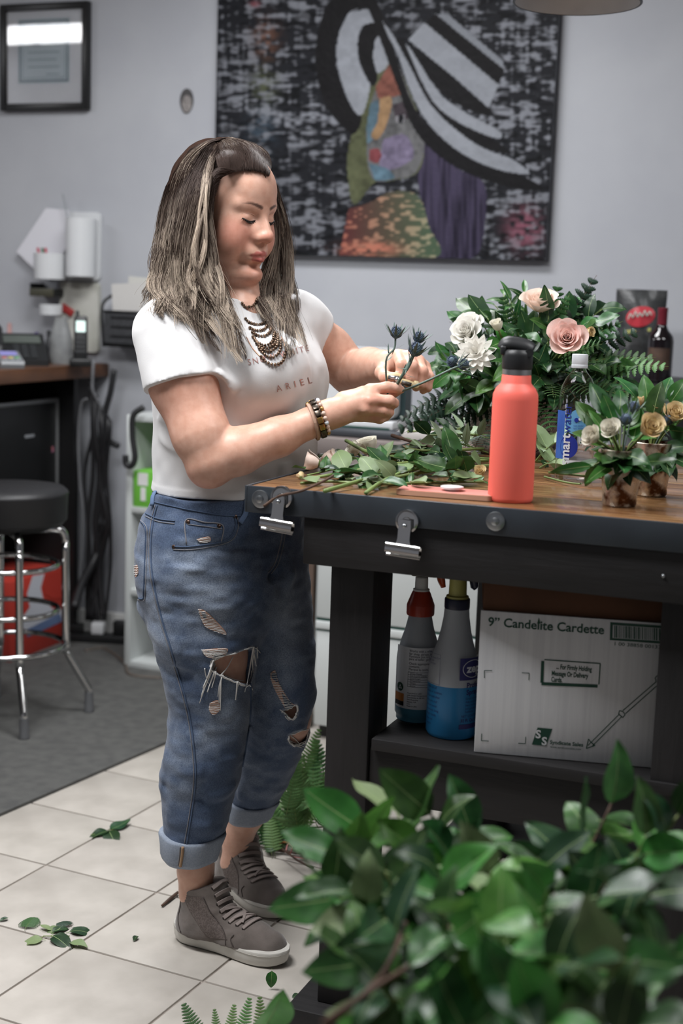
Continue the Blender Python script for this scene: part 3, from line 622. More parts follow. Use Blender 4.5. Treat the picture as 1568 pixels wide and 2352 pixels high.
# ------------------------------------------------------------------ wall organisers above the counter
m_wpl = M('white_plastic', '#c2c4c6', .35)
wy = WALLY - .002
def roundrect(x0, z0, x1, z1, r, n=6):
    out = []
    for cx, cz, a0 in ((x1 - r, z0 + r, -PI / 2), (x1 - r, z1 - r, 0), (x0 + r, z1 - r, PI / 2), (x0 + r, z0 + r, PI)):
        for k in range(n + 1): a = a0 + PI / 2 * k / n; out.append((cx + r * math.cos(a), cz + r * math.sin(a)))
    return out
def yprism(poly, y0, y1):
    n = len(poly); return [(x, y0, z) for x, z in poly] + [(x, y1, z) for x, z in poly], [tuple(range(n - 1, -1, -1)), tuple(range(n, 2 * n))] + [(i, (i + 1) % n, n + (i + 1) % n, n + i) for i in range(n)]
def cup(name, px0, px1, py0, py1, lab, mat, rad=None, plate=None, taper=.95):
    a = ony(px0, py1, wy - .07); b = ony(px1, py0, wy - .07); r = (b[0] - a[0]) / 2; cx = (a[0] + b[0]) / 2; z0, z1 = a[2], b[2]
    e = empty(name, (cx, wy - r - .012, z0), label=lab, cat_='holder')
    mk('cup', lathe([(.002, 0), (r * taper, 0), (r, z1 - z0), (r - .004, z1 - z0), (r * taper - .005, .006), (.002, .006)], 30, False), mat, e, .6)
    if plate:
        x0, x1, za, zb = plate; mkw('wall_plate', yprism(roundrect(x0, za, x1, zb, .02), wy - .012, wy), mat, e, .5)
    return e, cx, r, z0, z1
pa0 = ony(146, 642, wy); pa1 = ony(234, 488, wy)
e, cx, r, z0, z1 = cup('wall_holder', 155, 216, 502, 634, 'tall white cylindrical wall holder on a rounded back plate', m_wpl, plate=(pa0[0], pa1[0], pa0[2], pa1[2]))
p1 = ony(144, 445, wy - .06); mkw('thin_rod', tube([(p1[0], p1[1], p1[2]), (cx - .01, wy - r - .01, z0 + .02)], .0035, 6), m_gry, e, True)
P = [ony(x, y, wy - .03) for x, y in ((105, 478), (158, 482), (160, 560), (100, 640), (38, 578))]
mk('paper_sheet', ([(a[0], a[1], a[2]) for a in P] + [(a[0], a[1] + .001, a[2]) for a in P], [(0, 1, 2, 3, 4), (9, 8, 7, 6, 5)] + [(i, 5 + i, 5 + (i + 1) % 5, (i + 1) % 5) for i in range(5)]), M('paper', '#c6c6cc', .7), smooth=None, label='tilted sheet of white paper pinned beside the wall holder', cat_='paper')
e, cx, r, z0, z1 = cup('pen_cup', 85, 150, 583, 640, 'short white wall cup holding red and green pens', m_wpl)
m_redp, m_grnp = M('red_pen', '#a0283c', .4), M('green_pen', '#1f5a3c', .4)
for k, (dx, m_) in enumerate(((-.045, m_redp), (-.025, m_grnp), (-.01, m_redp))):
    o = mk('pen', tube([(cx + dx * .6, wy - r - .012, z0 + .007), (cx + dx, wy - r - .03, z1 + .02)], .005, 8), m_, smooth=True, label=('red' if m_ is m_redp else 'green') + ' pen standing in the short white wall cup', cat_='pen', group='pens in the wall cup')
# beige pad with cups and a small black tray below
pb0 = ony(142, 805, wy); pb1 = ony(232, 650, wy)
mk('wall_pad', yprism(roundrect(pb0[0], pb0[2], pb1[0], pb1[2], .015), wy - .02, wy), M('pale_plastic', '#b3b2ac', .5, col2='#a5a59c', scale=12), smooth=.5, label='pale plastic panel fixed to the wall under the holders', cat_='panel')
e, cx, r, z0, z1 = cup('wall_cup', 90, 136, 700, 722, 'small white wall cup below the black tray', m_wpl)
q0_, q1_ = ony(82, 680, wy - .05), ony(136, 652, wy - .05)
te = empty('small_tray', ((q0_[0] + q1_[0]) / 2, wy - .05, q0_[2]), label='small dark tray fixed to the wall between two white cups', cat_='tray')
mkw('tray_bottom', box(q0_[0], wy - .09, q0_[2], q1_[0], wy - .001, q0_[2] + .01, .002), m_blkp, te, .5)
mkw('tray_front', box(q0_[0], wy - .094, q0_[2], q1_[0], wy - .088, q0_[2] + .03, .002), M('olive_metal', '#47463a', .4, .3), te, .5); mkw('tray_side', box(q0_[0], wy - .09, q0_[2] + .01, q0_[0] + .005, wy - .001, q1_[2]), m_blkp, te, None)
mkw('tray_side', box(q1_[0] - .005, wy - .09, q0_[2] + .01, q1_[0], wy - .001, q0_[2] + .03), m_blkp, te, None)
# wire file rack with papers
r0, r1 = ony(252, 795, wy - .06), ony(400, 690, wy - .06); rx0, rx1, rz0, rz1 = r0[0], r1[0], r0[2], r1[2]
rk = empty('file_rack', ((rx0 + rx1) / 2, wy - .05, rz0), label='black mesh wall rack stuffed with papers', cat_='rack')
m_wire = M('black_wire', '#191a1b', .4, .3)
mkw('mesh_front', box(rx0, wy - .105, rz0 + .01, rx1, wy - .102, rz1 - .05), M('grey_mesh', '#47484b', .5, .3, col2='#2b2c2e', scale=300, detail=0), rk, None)
mkw('mesh_bottom', box(rx0, wy - .105, rz0, rx1, wy - .004, rz0 + .01), m_wire, rk, None)
for zz in (rz0 + .01, rz1 - .05): mkw('rim_wire', tube([(rx0, wy - .104, zz), (rx1, wy - .104, zz)], .005, 8), m_wire, rk, True)
mkw('rim_wire', tube(spline([(rx0, wy - .104, rz0), (rx0 - .012, wy - .100, rz1 - .06), (rx0 - .01, wy - .08, rz1 - .01), (rx0 + .03, wy - .03, rz1 + .025), (rx0 + .05, wy - .006, rz1 + .02)], 6), .006, 8), m_wire, rk, True)
for k in range(3): mkw('slot_band', box(rx0 + .03, wy - .1065, rz0 + .035 + k * .035, rx1 - .03, wy - .105, rz0 + .044 + k * .035), m_wire, rk, None)
for k, (h, c) in enumerate(((.07, '#b9b7b4'), (.05, '#8f94a6'), (.09, '#bdbcb6'), (.03, '#9aa0b4'))):
    mk('file_paper', xf(box(-.1, -.001, 0, .1, .001, .16 + h), Matrix.Translation(((rx0 + rx1) / 2 + .01 * k, wy - .09 + k * .022, rz0 + .011)) @ Matrix.Rotation(.06 * (k - 1), 4, 'Y')), M('file_paper%d' % k, c, .7), smooth=None, label=['white sheet', 'blue-grey folder', 'cream sheet', 'pale blue folder'][k] + ' sticking out of the black wall rack', cat_='paper', group='papers in the wall rack')

# ------------------------------------------------------------------ phones and clutter on the counter top
def desk(px, py): return onz(px, py, CZ)
d0 = np.array([-3.03, 4.46, CZ]); ph = empty('desk_phone', (d0[0], d0[1], CZ), -.85, label='black desk telephone with grey display on the counter', cat_='telephone')
wed = [(-.11, 0), (.10, 0), (.10, .02), (-.06, .11), (-.11, .11)]
def xprism(poly, y0, y1):
    n = len(poly); return [(x, y0, z) for x, z in poly] + [(x, y1, z) for x, z in poly], [tuple(range(n)), tuple(range(2 * n - 1, n - 1, -1))] + [(i, n + i, n + (i + 1) % n, (i + 1) % n) for i in range(n)]
mk('phone_body', xprism(wed, -.10, .10), m_blkp, ph, None)
sl = math.atan2(.09, .16); Ms = Matrix.Translation((.10, 0, .02)) @ Matrix.Rotation(sl, 4, 'Y')
mk('display', xf(box(-.165, -.05, .0005, -.115, .085, .004), Ms), M('lcd', '#4f5550', .3), ph, None)
for i in range(4):
    for j in range(3): mk('key', xf(box(-.10 + i * .022, -.02 + j * .03, .0005, -.085 + i * .022, .002 + j * .03, .004, .001), Ms), M('phone_key', '#2f3133', .4) if 'phone_key' not in bpy.data.materials else bpy.data.materials['phone_key'], ph, .5)
mk('handset', xf(tube(spline([(-.17, -.075, .02), (-.15, -.075, .035), (-.09, -.075, .032), (-.03, -.075, .035), (-.005, -.075, .02)], 4), [.02] * 3 + [.022] * 3 + [.016] * 6 + [.022] * 3 + [.02] * 2, 10), Ms), m_blkp, ph, True)
p = np.array([-2.935, 4.27]); tm = empty('card_terminal', (p[0], p[1], CZ), -.8, label='grey card payment terminal with a violet screen', cat_='card terminal')
mk('terminal_body', xprism([(-.07, 0), (.07, 0), (.075, .015), (.07, .025), (-.06, .055), (-.07, .05)], -.04, .04), M('terminal_grey', '#6d7073', .4), tm, None)
Mt = Matrix.Translation((.07, 0, .025)) @ Matrix.Rotation(math.atan2(.03, .13), 4, 'Y')
mk('terminal_screen', xf(box(-.122, -.03, .0006, -.075, .03, .002), Mt), M('violet_screen', '#8582c0', .3), tm, None)
for i, c in enumerate(('#b8473c', '#b8a83c', '#4f9a55')): mk('terminal_key', xf(box(-.05, -.03 + i * .022, .0006, -.036, -.014 + i * .022, .003), Mt), M('tkey%d' % i, c, .4), tm, None)
for i in range(3):
    mk('terminal_key', xf(box(-.03 + i * 0, -.03 + i * .022, .0006, -.012, -.014 + i * .022, .003), Mt), m_gry, tm, None)
p = ony(185, 815, 4.55); cl = empty('cordless_phone', (p[0], p[1], CZ), 0, label='black cordless telephone standing with a lit pale screen', cat_='telephone')
cd = math.atan2(-p[1], -p[0]) ; cl.rotation_euler = (0, 0, cd + PI / 2)
mk('charging_base', box(-.04, -.05, 0, .04, .04, .03, .008), m_blkp, cl, .6)
mk('handset', xf(box(-.025, -.014, .02, .025, .012, .185, .009), Matrix.Rotation(-.12, 4, 'X')), m_blkp, cl, .6)
mk('antenna', xf(lathe([(.007, .18), (.006, .20), (.003, .204)], 10), Matrix.Translation((-.012, .024, 0))), m_blkp, cl, .6)
ms = bpy.data.materials.new('lit_screen'); ms.use_nodes = True; _b = ms.node_tree.nodes['Principled BSDF']; _b.inputs['Base Color'].default_value = lin('#b9cfc9'); _b.inputs['Emission Color'].default_value = lin('#b9cfc9'); _b.inputs['Emission Strength'].default_value = .8
mk('screen', xf(box(-.017, -.0155, .125, .017, -.0142, .165), Matrix.Rotation(-.12, 4, 'X')), ms, cl, None)
for i in range(4):
    for j in range(3): mk('key', xf(box(-.017 + j * .0125, -.0155, .05 + i * .016, -.008 + j * .0125, -.0142, .059 + i * .016), Matrix.Rotation(-.12, 4, 'X')), bpy.data.materials['phone_key'], cl, None)
# a clear bag, pens and bottles standing behind the telephone
p = ony(140, 815, 4.62); bgm = M('clear_bag', '#8f9192', .35, transl=.3, col2='#a6a8a8', scale=20)
g = lathe([(.045, 0), (.052, .03), (.048, .09), (.036, .13), (.026, .16), (.03, .175)], 14, False); g = ([(x * (1 + .08 * math.sin(7 * math.atan2(y, x))), y * .6, z) for x, y, z in g[0]], g[1])
mk('clear_bag', mv(g, p[0], p[1], CZ), bgm, label='crumpled clear plastic bag standing on the counter', cat_='bag')
for k, (px, c, hgt, lab) in enumerate(((22, '#b08a86', .14, 'pink and white marker'), (38, '#3a3450', .10, 'dark violet marker'), (84, '#3a2c6a', .11, 'violet capped bottle'), (70, '#8a8470', .08, 'olive little bottle'), (112, '#2f3032', .12, 'black slim bottle'))):
    p = ony(px, 800, 4.66); mk('counter_bottle', mv(lathe([(.012, 0), (.014, .004), (.014, hgt * .65), (.009, hgt * .75), (.008, hgt), (.002, hgt + .003)], 14), p[0], p[1], CZ), M('cbottle%d' % k, c, .4), label=lab + ' standing behind the telephones on the counter', cat_='bottle', group='clutter behind the telephones')
p = ony(153, 712, wy - .03); mk('red_tag', xf(box(-.03, -.004, -.015, .03, .004, .015, .004), Matrix.Translation((p[0], wy - .026, p[2])) @ Matrix.Rotation(.5, 4, 'Y')), M('red_tag', '#8e2a28', .5), smooth=.5, label='small red tag stuck on the pale wall panel', cat_='tag')

# ------------------------------------------------------------------ cables
m_cabd, m_cabg = M('black_cable', '#1d1d1f', .5), M('grey_cable', '#6c6d70', .5)
def cable(pts, r, mat, lab, grp=None):
    P = [ony(x, y, Y) for x, y, Y in pts]; return mk('cable', tube(spline(P, 6), r, 8), mat, smooth=True, label=lab, cat_='cable', group=grp)
cable([(215, 828, 4.66), (212, 870, 4.65), (214, 900, 4.65), (238, 950, 4.70), (244, 1000, 4.72), (240, 1100, 4.74), (232, 1250, 4.76), (218, 1400, 4.76)], .006, m_cabg, 'grey cable curving over the end of the counter top')
cable([(200, 915, 4.64), (186, 930, 4.64), (180, 1000, 4.66), (182, 1090, 4.68), (190, 1180, 4.70), (186, 1280, 4.72), (178, 1400, 4.72)], .006, m_cabg, 'pale grey cable hanging from a white plug below the counter')
for k in range(7):
    x = 206 + k * 7
    cable([(x, 880 + 14 * k, 4.66 + .01 * k), (x + rnd.uniform(-12, 14), 980, 4.66), (x + rnd.uniform(-14, 10), 1090, 4.69), (x + rnd.uniform(-12, 12), 1200, 4.70), (x + rnd.uniform(-20, 8), 1310, 4.72), (x - 6 + rnd.uniform(-8, 12), 1425, 4.70)], .007 + .002 * (k % 3), m_cabd, 'black cable hanging in the tangle between counter and shelf', 'tangle of black cables')
cable([(262, 850, 4.7), (254, 900, 4.7), (240, 960, 4.7), (250, 1010, 4.7), (272, 1025, 4.7)], .012, m_cabd, 'thick black cable looped at the end of the counter')
cable([(330, 935, 4.38), (306, 955, 4.37), (304, 1000, 4.37), (310, 1050, 4.37), (302, 1070, 4.37), (290, 1066, 4.37), (288, 1045, 4.37)], .011, m_cabd, 'coiled black telephone cord hanging over the cube shelf')
cable([(170, 1395, 4.5), (188, 1340, 4.6), (215, 1290, 4.7), (236, 1235, 4.74), (230, 1205, 4.75)], .016, m_cabd, 'thick black hose leaning against the wall below the cables')
P = [onz(*q, .011) for q in ((195, 1495), (240, 1490), (285, 1522), (300, 1550), (370, 1558))]; mk('cable', tube(spline(P, 6), .007, 8), M('taupe_cable', '#57504a', .6), smooth=True, label='taupe cable lying on the floor before the cube shelf', cat_='cable')
pw_ = onz(232, 1478, 0); ps = empty('power_strip', (pw_[0], pw_[1], 0), .3, label='black power strip with plugs on the floor by the wall', cat_='power strip')
mk('strip_body', box(-.16, -.035, .001, .14, .035, .04, .006), m_blkp, ps, .6)
for k in range(3): mk('plug', box(-.12 + k * .085, -.025, .04, -.07 + k * .085, .02, .075 + .01 * k, .006), m_blkp if k != 1 else m_wpl, ps, .6)

# ------------------------------------------------------------------ white cabinet and things behind the bench
m_taupe = M('taupe_board', '#6f6663', .6)
GY = 3.97
gz = [ony(900, y, GY)[2] for y in (1305, 1443, 1455, 1466, 1470, 1655)]
gx0 = ony(726, 1400, GY)[0]; gx1 = gx0 + .55; gtop = ony(760, 1042, GY)[2]
dc = empty('drawer_cabinet', (gx0 + .4, GY + .3, 0), label='white drawer cabinet with dark green seams behind the bench', cat_='cabinet')
mkw('carcass', box(gx0, GY + .02, 0.04, gx1, WALLY - .03, gtop), m_lam, dc, None)
mkw('cabinet_top', box(gx0 - .04, GY - .03, gtop, gx1 + .03, WALLY - .03, gtop + .05, .003), m_taupe, dc, .5, label='taupe cabinet top')
m_dg = M('dark_green_seam', '#20423a', .5)
mkw('drawer_front', box(gx0 + .003, GY, gz[1] + .006, gx1 - .003, GY + .02, gtop - .004, .003), m_lam, dc, .5)
mkw('drawer_front', box(gx0 + .003, GY, .045, gx1 - .003, GY + .02, gz[3] - .006, .003), m_lam, dc, .5)
mkw('seam', box(gx0, GY + .004, gz[1] - .004, gx1, GY + .021, gz[1] + .006), m_dg, dc, None); mkw('seam', box(gx0, GY + .004, gz[3] - .006, gx1, GY + .021, gz[3] + .002), m_dg, dc, None)
mkw('rail', box(gx0, GY - .004, gz[3] + .002, gx1, GY + .02, gz[1] - .004, .003), m_lam, dc, .5)
mkw('plinth', box(gx0 + .01, GY + .03, 0, gx1 - .01, WALLY - .03, .04), m_black, dc, None)
mk('brown_board', box(gx0 - .13, GY + .08, 0.001, gx0 - .045, GY + .11, gtop + .02, .002), M('brown_board', '#5b4a40', .7), smooth=.5, label='brown board leaning beside the white drawer cabinet', cat_='board')
# white printer-like machine with a dark base on the cabinet
mt = gtop + .05; w0 = ony(740, 985, GY + .05)[0] - .1; w1 = ony(910, 900, GY + .05)[0]
pr = empty('white_printer', ((w0 + w1) / 2, GY + .25, mt), label='white office machine with rounded corner and dark edge behind the hands', cat_='printer')
hz = ony(880, 800, GY + .05)[2]
mkw('dark_base', box(w0, GY + .02, mt, w1 + .03, GY + .5, mt + .03, .012), M('dark_grey_plastic', '#3a3d42', .4), pr, .6)
mkw('paper_tray', box(w0, GY + .03, mt + .03, w1, GY + .46, mt + .055, .004), m_wpl, pr, .6); mkw('green_seam', box(w0, GY + .028, mt + .030, w1 - .01, GY + .45, mt + .036), m_dg, pr, None)
mkw('white_body', yprism(roundrect(w0, mt + .058, w1 - .005, hz, .03), GY + .05, GY + .10), m_wpl, pr, .6)
mkw('dark_edge', yprism(roundrect(w0 - .01, mt + .05, w1 + .012, hz - .01, .035), GY + .102, GY + .16), M('dark_teal_plastic', '#27383a', .4), pr, .6)
mk('pale_carton', box(ony(896, 1030, GY)[0], GY + .03, mt, ony(1030, 1030, GY)[0], GY + .25, ony(930, 990, GY + .03)[2], .006), M('pale_beige', '#a9a5a1', .6), smooth=.6, label='low pale beige box beside the white office machine', cat_='box')

# snack pouch and wine bottle on the cabinet far right
sb = empty('side_counter', (-.35, 4.3, 0), label='dark low cabinet against the wall behind the bouquet', cat_='cabinet')
mkw('cabinet_body', box(-.66, 4.2, 0, .6, WALLY - .03, 1.10), m_black, sb, None); mkw('cabinet_top', box(-.95, 4.17, 1.10, .62, WALLY - .03, 1.14, .003), m_black, sb, .5); mkw('cabinet_leg', box(-.93, 4.2, 0, -.89, 4.24, 1.10), m_black, sb, None)
pc = ony(1468, 760, 4.55); pwid = .155; pz0 = 1.1405; pz1 = ony(1468, 665, 4.55)[2]; phh = pz1 - pz0
po = empty('snack_pouch', (pc[0], pc[1], pz0), .12, label='black snack pouch with a red oval emblem by the wine bottle', cat_='pouch')
V, F = [], []; nx, nz = 12, 16
for s in (0, 1):
    for j in range(nz + 1):
        v = j / nz; wv = pwid / 2 * (.86 + .14 * v + .03 * math.sin(v * 9)); th = .045 * (1 - v) ** .7 * (1 if v < .97 else 0) + .001
        for i in range(nx + 1):
            u = i / nx * 2 - 1; V.append((u * wv, (1 if s else -1) * th * math.sqrt(max(0, 1 - u * u)) + .004 * math.sin(5 * u + 7 * v) * (1 - abs(u)), v * phh))
n1_ = (nz + 1) * (nx + 1)
for s in (0, 1):
    for j in range(nz):
        for i in range(nx):
            a = s * n1_ + j * (nx + 1) + i; q = (a, a + 1, a + nx + 2, a + nx + 1); F.append(q if s == 0 else q[::-1])
m_foil = M('black_foil', '#1c1d1e', .3, col2='#333536', scale=14, bump=.3, bscale=20)
pb_ = mk('pouch_body', (V, F), m_foil, po, True)
def pouch_patch(name, pts, mat, eps):
    out = []
    for u, v in pts:
        th = .045 * (1 - v) ** .7 + .001; out.append((u * pwid / 2 * .93, -th * math.sqrt(max(0, 1 - u * u)) + .004 * math.sin(5 * u + 7 * v) * (1 - abs(u)) - eps, v * phh))
    c = tuple(np.mean(out, 0)); c = (c[0], min(p[1] for p in out) - eps * .3, c[2]); n = len(out)
    mk(name, (out + [c], [(i, (i + 1) % n, n) for i in range(n)]), mat, po, None)
ov = [(.02 + .62 * math.cos(t) , .70 + .115 * math.sin(t) + .02 * math.cos(t)) for t in np.linspace(0, 2 * PI, 30)[:-1]]
pouch_patch('red_oval', ov, M('red_print', '#a8303a', .35), .004)
mk('script_lettering', tube(spline([(-.036 + .072 * k / 10, -.033, phh * (.70 + .045 * (1 if k % 2 else -1) * (.9 if k in (0, 3, 7) else .5) + .004 * k)) for k in range(11)], 4), .0016, 6), M('pale_green_print', '#a9c6bb', .4), po, True)
pouch_patch('yellow_print', [(-.55, .50), (.5, .54), (.5, .58), (-.55, .545)], M('yellow_print', '#8a8a4a', .5), .003)
wb_ = ony(1513, 850, 4.40); wbz = ony(1513, 708, 4.40)[2]; hh = wbz - 1.1405 + .0
wn = empty('wine_bottle', (wb_[0], wb_[1], 1.1405), label='dark wine bottle with red foil capsule beside the snack pouch', cat_='bottle')
m_wg = M('dark_bottle_glass', '#120d10', .08, spec=.6)
mk('glass_body', lathe([(.034, 0), (.0385, .004), (.0385, hh * .56), (.035, hh * .63), (.02, hh * .71), (.0145, hh * .77), (.0138, hh)], 30), m_wg, wn, .8)
mk('foil_capsule', lathe([(.0148, hh * .78), (.015, hh * .95), (.0155, hh * .96), (.0155, hh + .002), (.002, hh + .003)], 24), M('red_foil', '#6b1f2c', .35, .3), wn, .6, label='dark red foil capsule')
mk('label', cyl_patch(.0385, -2.6, -.6, hh * .18, hh * .47, 16, .0006), M('wine_label', '#4e3a2e', .6, col2='#3a2a22', scale=30), wn, True)
# ------------------------------------------------------------------ signed-distance modelling: smooth bodies and cloth as single meshes
f32 = np.float32
HF = np.array([-math.sin(YAW), math.cos(YAW), 0.]); HR = np.array([math.cos(YAW), math.sin(YAW), 0.])
HD0 = 2.94
def J(px, py, dd=0.):
    d = ray(px, py); return CAM + d * (HD0 + dd) / (d @ HF)
def face_dir(deg, pitch=0.):
    a = math.radians(deg); f = -HF * math.cos(a) + HR * math.sin(a); p = math.radians(pitch)
    x = f * math.cos(p) - np.array([0, 0, 1]) * math.sin(p); z = np.array([0, 0, 1]) * math.cos(p) + f * math.sin(p)
    return np.stack([x, np.cross(z, x), z], 1)
class S:
    """one primitive: fn(points)->distance, k = blend radius, op = '+' join, '-' carve"""
    def __init__(s, fn, k=.01, op='+'): s.fn, s.k, s.op = fn, k, op
def smin(a, b, k):
    h = np.clip(.5 + .5 * (b - a) / k, 0, 1); return b + (a - b) * h - k * h * (1 - h)
def rc(a, b, ra, rb, clip=None):
    a = np.asarray(a, f32); b = np.asarray(b, f32); ab = b - a; L2 = float(ab @ ab) + 1e-12
    def fn(p):
        t = np.clip(((p - a) @ ab) / L2, 0, 1); d = np.sqrt((((p - a) - t[..., None] * ab) ** 2).sum(-1)) - (ra + (rb - ra) * t)
        if clip is not None:
            for c0, n in clip: d = np.maximum(d, (p - np.asarray(c0, f32)) @ np.asarray(n, f32))
        return d
    return fn
def chain(pts, k=.01, **kw): return [S(rc(pts[i][0], pts[i + 1][0], pts[i][1], pts[i + 1][1], **kw), k) for i in range(len(pts) - 1)]
def ell(c, r, R=None):
    c = np.asarray(c, f32); r = np.asarray(r, f32); R = np.eye(3, dtype=f32) if R is None else np.asarray(R, f32)
    def fn(p):
        q = (p - c) @ R; k0 = np.sqrt(((q / r) ** 2).sum(-1)); k1 = np.sqrt(((q / (r * r)) ** 2).sum(-1)); return k0 * (k0 - 1) / np.maximum(k1, 1e-6)
    return fn
def loft(rows, R, ex=2.0, zlo=None, zhi=None):
    """rows: (z, cx, cy, a, b) sections of a tube along z; R columns give the section's axes"""
    rows = sorted(rows); z = np.array([r[0] for r in rows]); zz = np.linspace(z[0], z[-1], 200)
    def sm(i):
        v = np.interp(zz, z, [r[i] for r in rows]); kk = np.hanning(19); kk /= kk.sum(); vp = np.pad(v, 9, mode='edge'); return np.convolve(vp, kk, 'valid')
    cx, cy, A, B = sm(1), sm(2), sm(3), sm(4); ax, bx = R[:2, 0].astype(f32), R[:2, 1].astype(f32)
    zlo = z[0] if zlo is None else zlo; zhi = z[-1] if zhi is None else zhi
    def fn(p):
        Z = p[..., 2]; x = p[..., 0] - np.interp(Z, zz, cx); y = p[..., 1] - np.interp(Z, zz, cy); a = np.interp(Z, zz, A); b = np.interp(Z, zz, B)
        u = np.abs(x * ax[0] + y * ax[1]) / a; v = np.abs(x * bx[0] + y * bx[1]) / b
        k = (u ** ex + v ** ex) ** (1 / ex); d = (k - 1) * np.minimum(a, b)
        return np.maximum(np.maximum(d, Z - zhi), zlo - Z).astype(f32)
    return fn
def loft_px(rows, dth):
    """rows: (y, left px, right px, dd, depth/breadth ratio); dth = facing angle"""
    out = []
    for y, l, r, dd, rho in rows:
        L, Rr = J(l, y, dd), J(r, y, dd); c = (L + Rr) / 2; w = np.linalg.norm(Rr - L) / 2
        a = math.radians(dth); b = w / math.sqrt((rho * math.sin(a)) ** 2 + math.cos(a) ** 2); out.append((c[2], c[0], c[1], rho * b, b))
    return out
def sdf_eval(prims, P, half, band):
    """P: (N, M, 3) point blocks, half: block half-diagonal"""
    N = len(P); d = np.full(P.shape[:2], 1.0, f32); C = P.mean(1)
    for s in prims:
        dc = s.fn(C); m = np.abs(dc) < 1e9
        if half: m = dc < half * 1.3 + s.k + band
        if not m.any(): continue
        q = P[m]; di = s.fn(q.reshape(-1, 3)).reshape(q.shape[:2]).astype(f32)
        if s.op == '+': d[m] = smin(d[m], di, s.k)
        else: d[m] = -smin(-d[m], di, s.k)
    return d
def sdf_mesh(prims, lo, hi, h, disp=None, B=12, smooth=1):
    lo = np.asarray(lo, float); hi = np.asarray(hi, float); nb = np.ceil((hi - lo) / (h * B)).astype(int)
    I = np.stack(np.meshgrid(*[np.arange(n) for n in nb], indexing='ij'), -1).reshape(-1, 3)
    half = h * B * math.sqrt(3) / 2
    Cn = (lo + (I + .5) * h * B).astype(f32)
    dC = np.full(len(Cn), 1., f32)
    for s in prims:
        di = s.fn(Cn); dC = smin(dC, di, s.k) if s.op == '+' else -smin(-dC, di, s.k)
    I = I[np.abs(dC) < half * 2.0 + .02]
    loc = np.stack(np.meshgrid(*[np.arange(B + 1)] * 3, indexing='ij'), -1).reshape(-1, 3)
    nx, ny, nz = [int(n) * B + 2 for n in nb]
    VID, VP, FQ = [], [], []
    for s0 in range(0, len(I), 700):
        Ib = I[s0:s0 + 700]; gi = Ib[:, None, :] * B + loc[None]; P = (lo + gi * h).astype(f32)
        d = sdf_eval(prims, P, half, 3 * h + .006)
        if disp is not None: d = d + disp(P.reshape(-1, 3)).reshape(d.shape).astype(f32)
        D = d.reshape(-1, B + 1, B + 1, B + 1); G = gi.reshape(-1, B + 1, B + 1, B + 1, 3)
        ins = D < 0
        cs = sum(ins[:, i:B + i, j:B + j, k:B + k].astype(np.int8) for i in (0, 1) for j in (0, 1) for k in (0, 1))
        act = (cs > 0) & (cs < 8); b, ci, cj, ck = np.nonzero(act)
        if not len(b): continue
        acc = np.zeros((len(b), 3)); cnt = np.zeros(len(b))
        cor = {(i, j, k): D[b, ci + i, cj + j, ck + k] for i in (0, 1) for j in (0, 1) for k in (0, 1)}
        for ax in range(3):
            for u in (0, 1):
                for v in (0, 1):
                    a0 = [0, 0, 0]; o = [q for q in range(3) if q != ax]; a0[o[0]] = u; a0[o[1]] = v; a1 = list(a0); a1[ax] = 1
                    d0, d1 = cor[tuple(a0)], cor[tuple(a1)]; m = (d0 < 0) != (d1 < 0); t = np.where(m, d0 / np.where(m, d0 - d1, 1), 0)
                    pt = np.tile(np.array(a0, float), (len(b), 1)); pt[:, ax] = t; acc[m] += pt[m]; cnt[m] += 1
        cell = Ib[b] * B + np.stack([ci, cj, ck], -1); VP.append(lo + (cell + acc / cnt[:, None]) * h); VID.append((cell[:, 0] * ny + cell[:, 1]) * nz + cell[:, 2])
        for ax in range(3):
            sl0 = [slice(None)] + [slice(0, B)] * 3; sl1 = list(sl0); sl1[ax + 1] = slice(1, B + 1)
            A0, A1 = ins[tuple(sl0)], ins[tuple(sl1)]; bb, i, j, k = np.nonzero(A0 != A1)
            g = Ib[bb] * B + np.stack([i, j, k], -1); o = [q for q in range(3) if q != ax]; fl_ = A0[bb, i, j, k]
            q = []
            for du, dv in ((1, 1), (0, 1), (0, 0), (1, 0)):
                c = g.copy(); c[:, o[0]] -= du; c[:, o[1]] -= dv; q.append((c[:, 0] * ny + c[:, 1]) * nz + c[:, 2])
            q = np.stack(q, -1); rev = fl_ if ax != 1 else ~fl_
            q[~rev] = q[~rev][:, ::-1]; FQ.append(q)
    VID = np.concatenate(VID); VP = np.concatenate(VP); FQ = np.concatenate(FQ)
    o = np.argsort(VID, kind='stable'); VID, VP = VID[o], VP[o]
    VID, first = np.unique(VID, return_index=True); VP = VP[first]
    ix = np.clip(np.searchsorted(VID, FQ), 0, len(VID) - 1); F = ix[(VID[ix] == FQ).all(1)]
    for _ in range(smooth):
        acc = np.zeros_like(VP); cnt = np.zeros(len(VP))
        for a, b in ((0, 1), (1, 2), (2, 3), (3, 0)):
            np.add.at(acc, F[:, a], VP[F[:, b]]); np.add.at(acc, F[:, b], VP[F[:, a]]); np.add.at(cnt, F[:, a], 1); np.add.at(cnt, F[:, b], 1)
        m = cnt > 0; VP[m] = VP[m] * .5 + .5 * acc[m] / cnt[m][:, None]
    used = np.zeros(len(VP), bool); used[F.ravel()] = True; rm = np.cumsum(used) - 1
    return VP[used], rm[F]
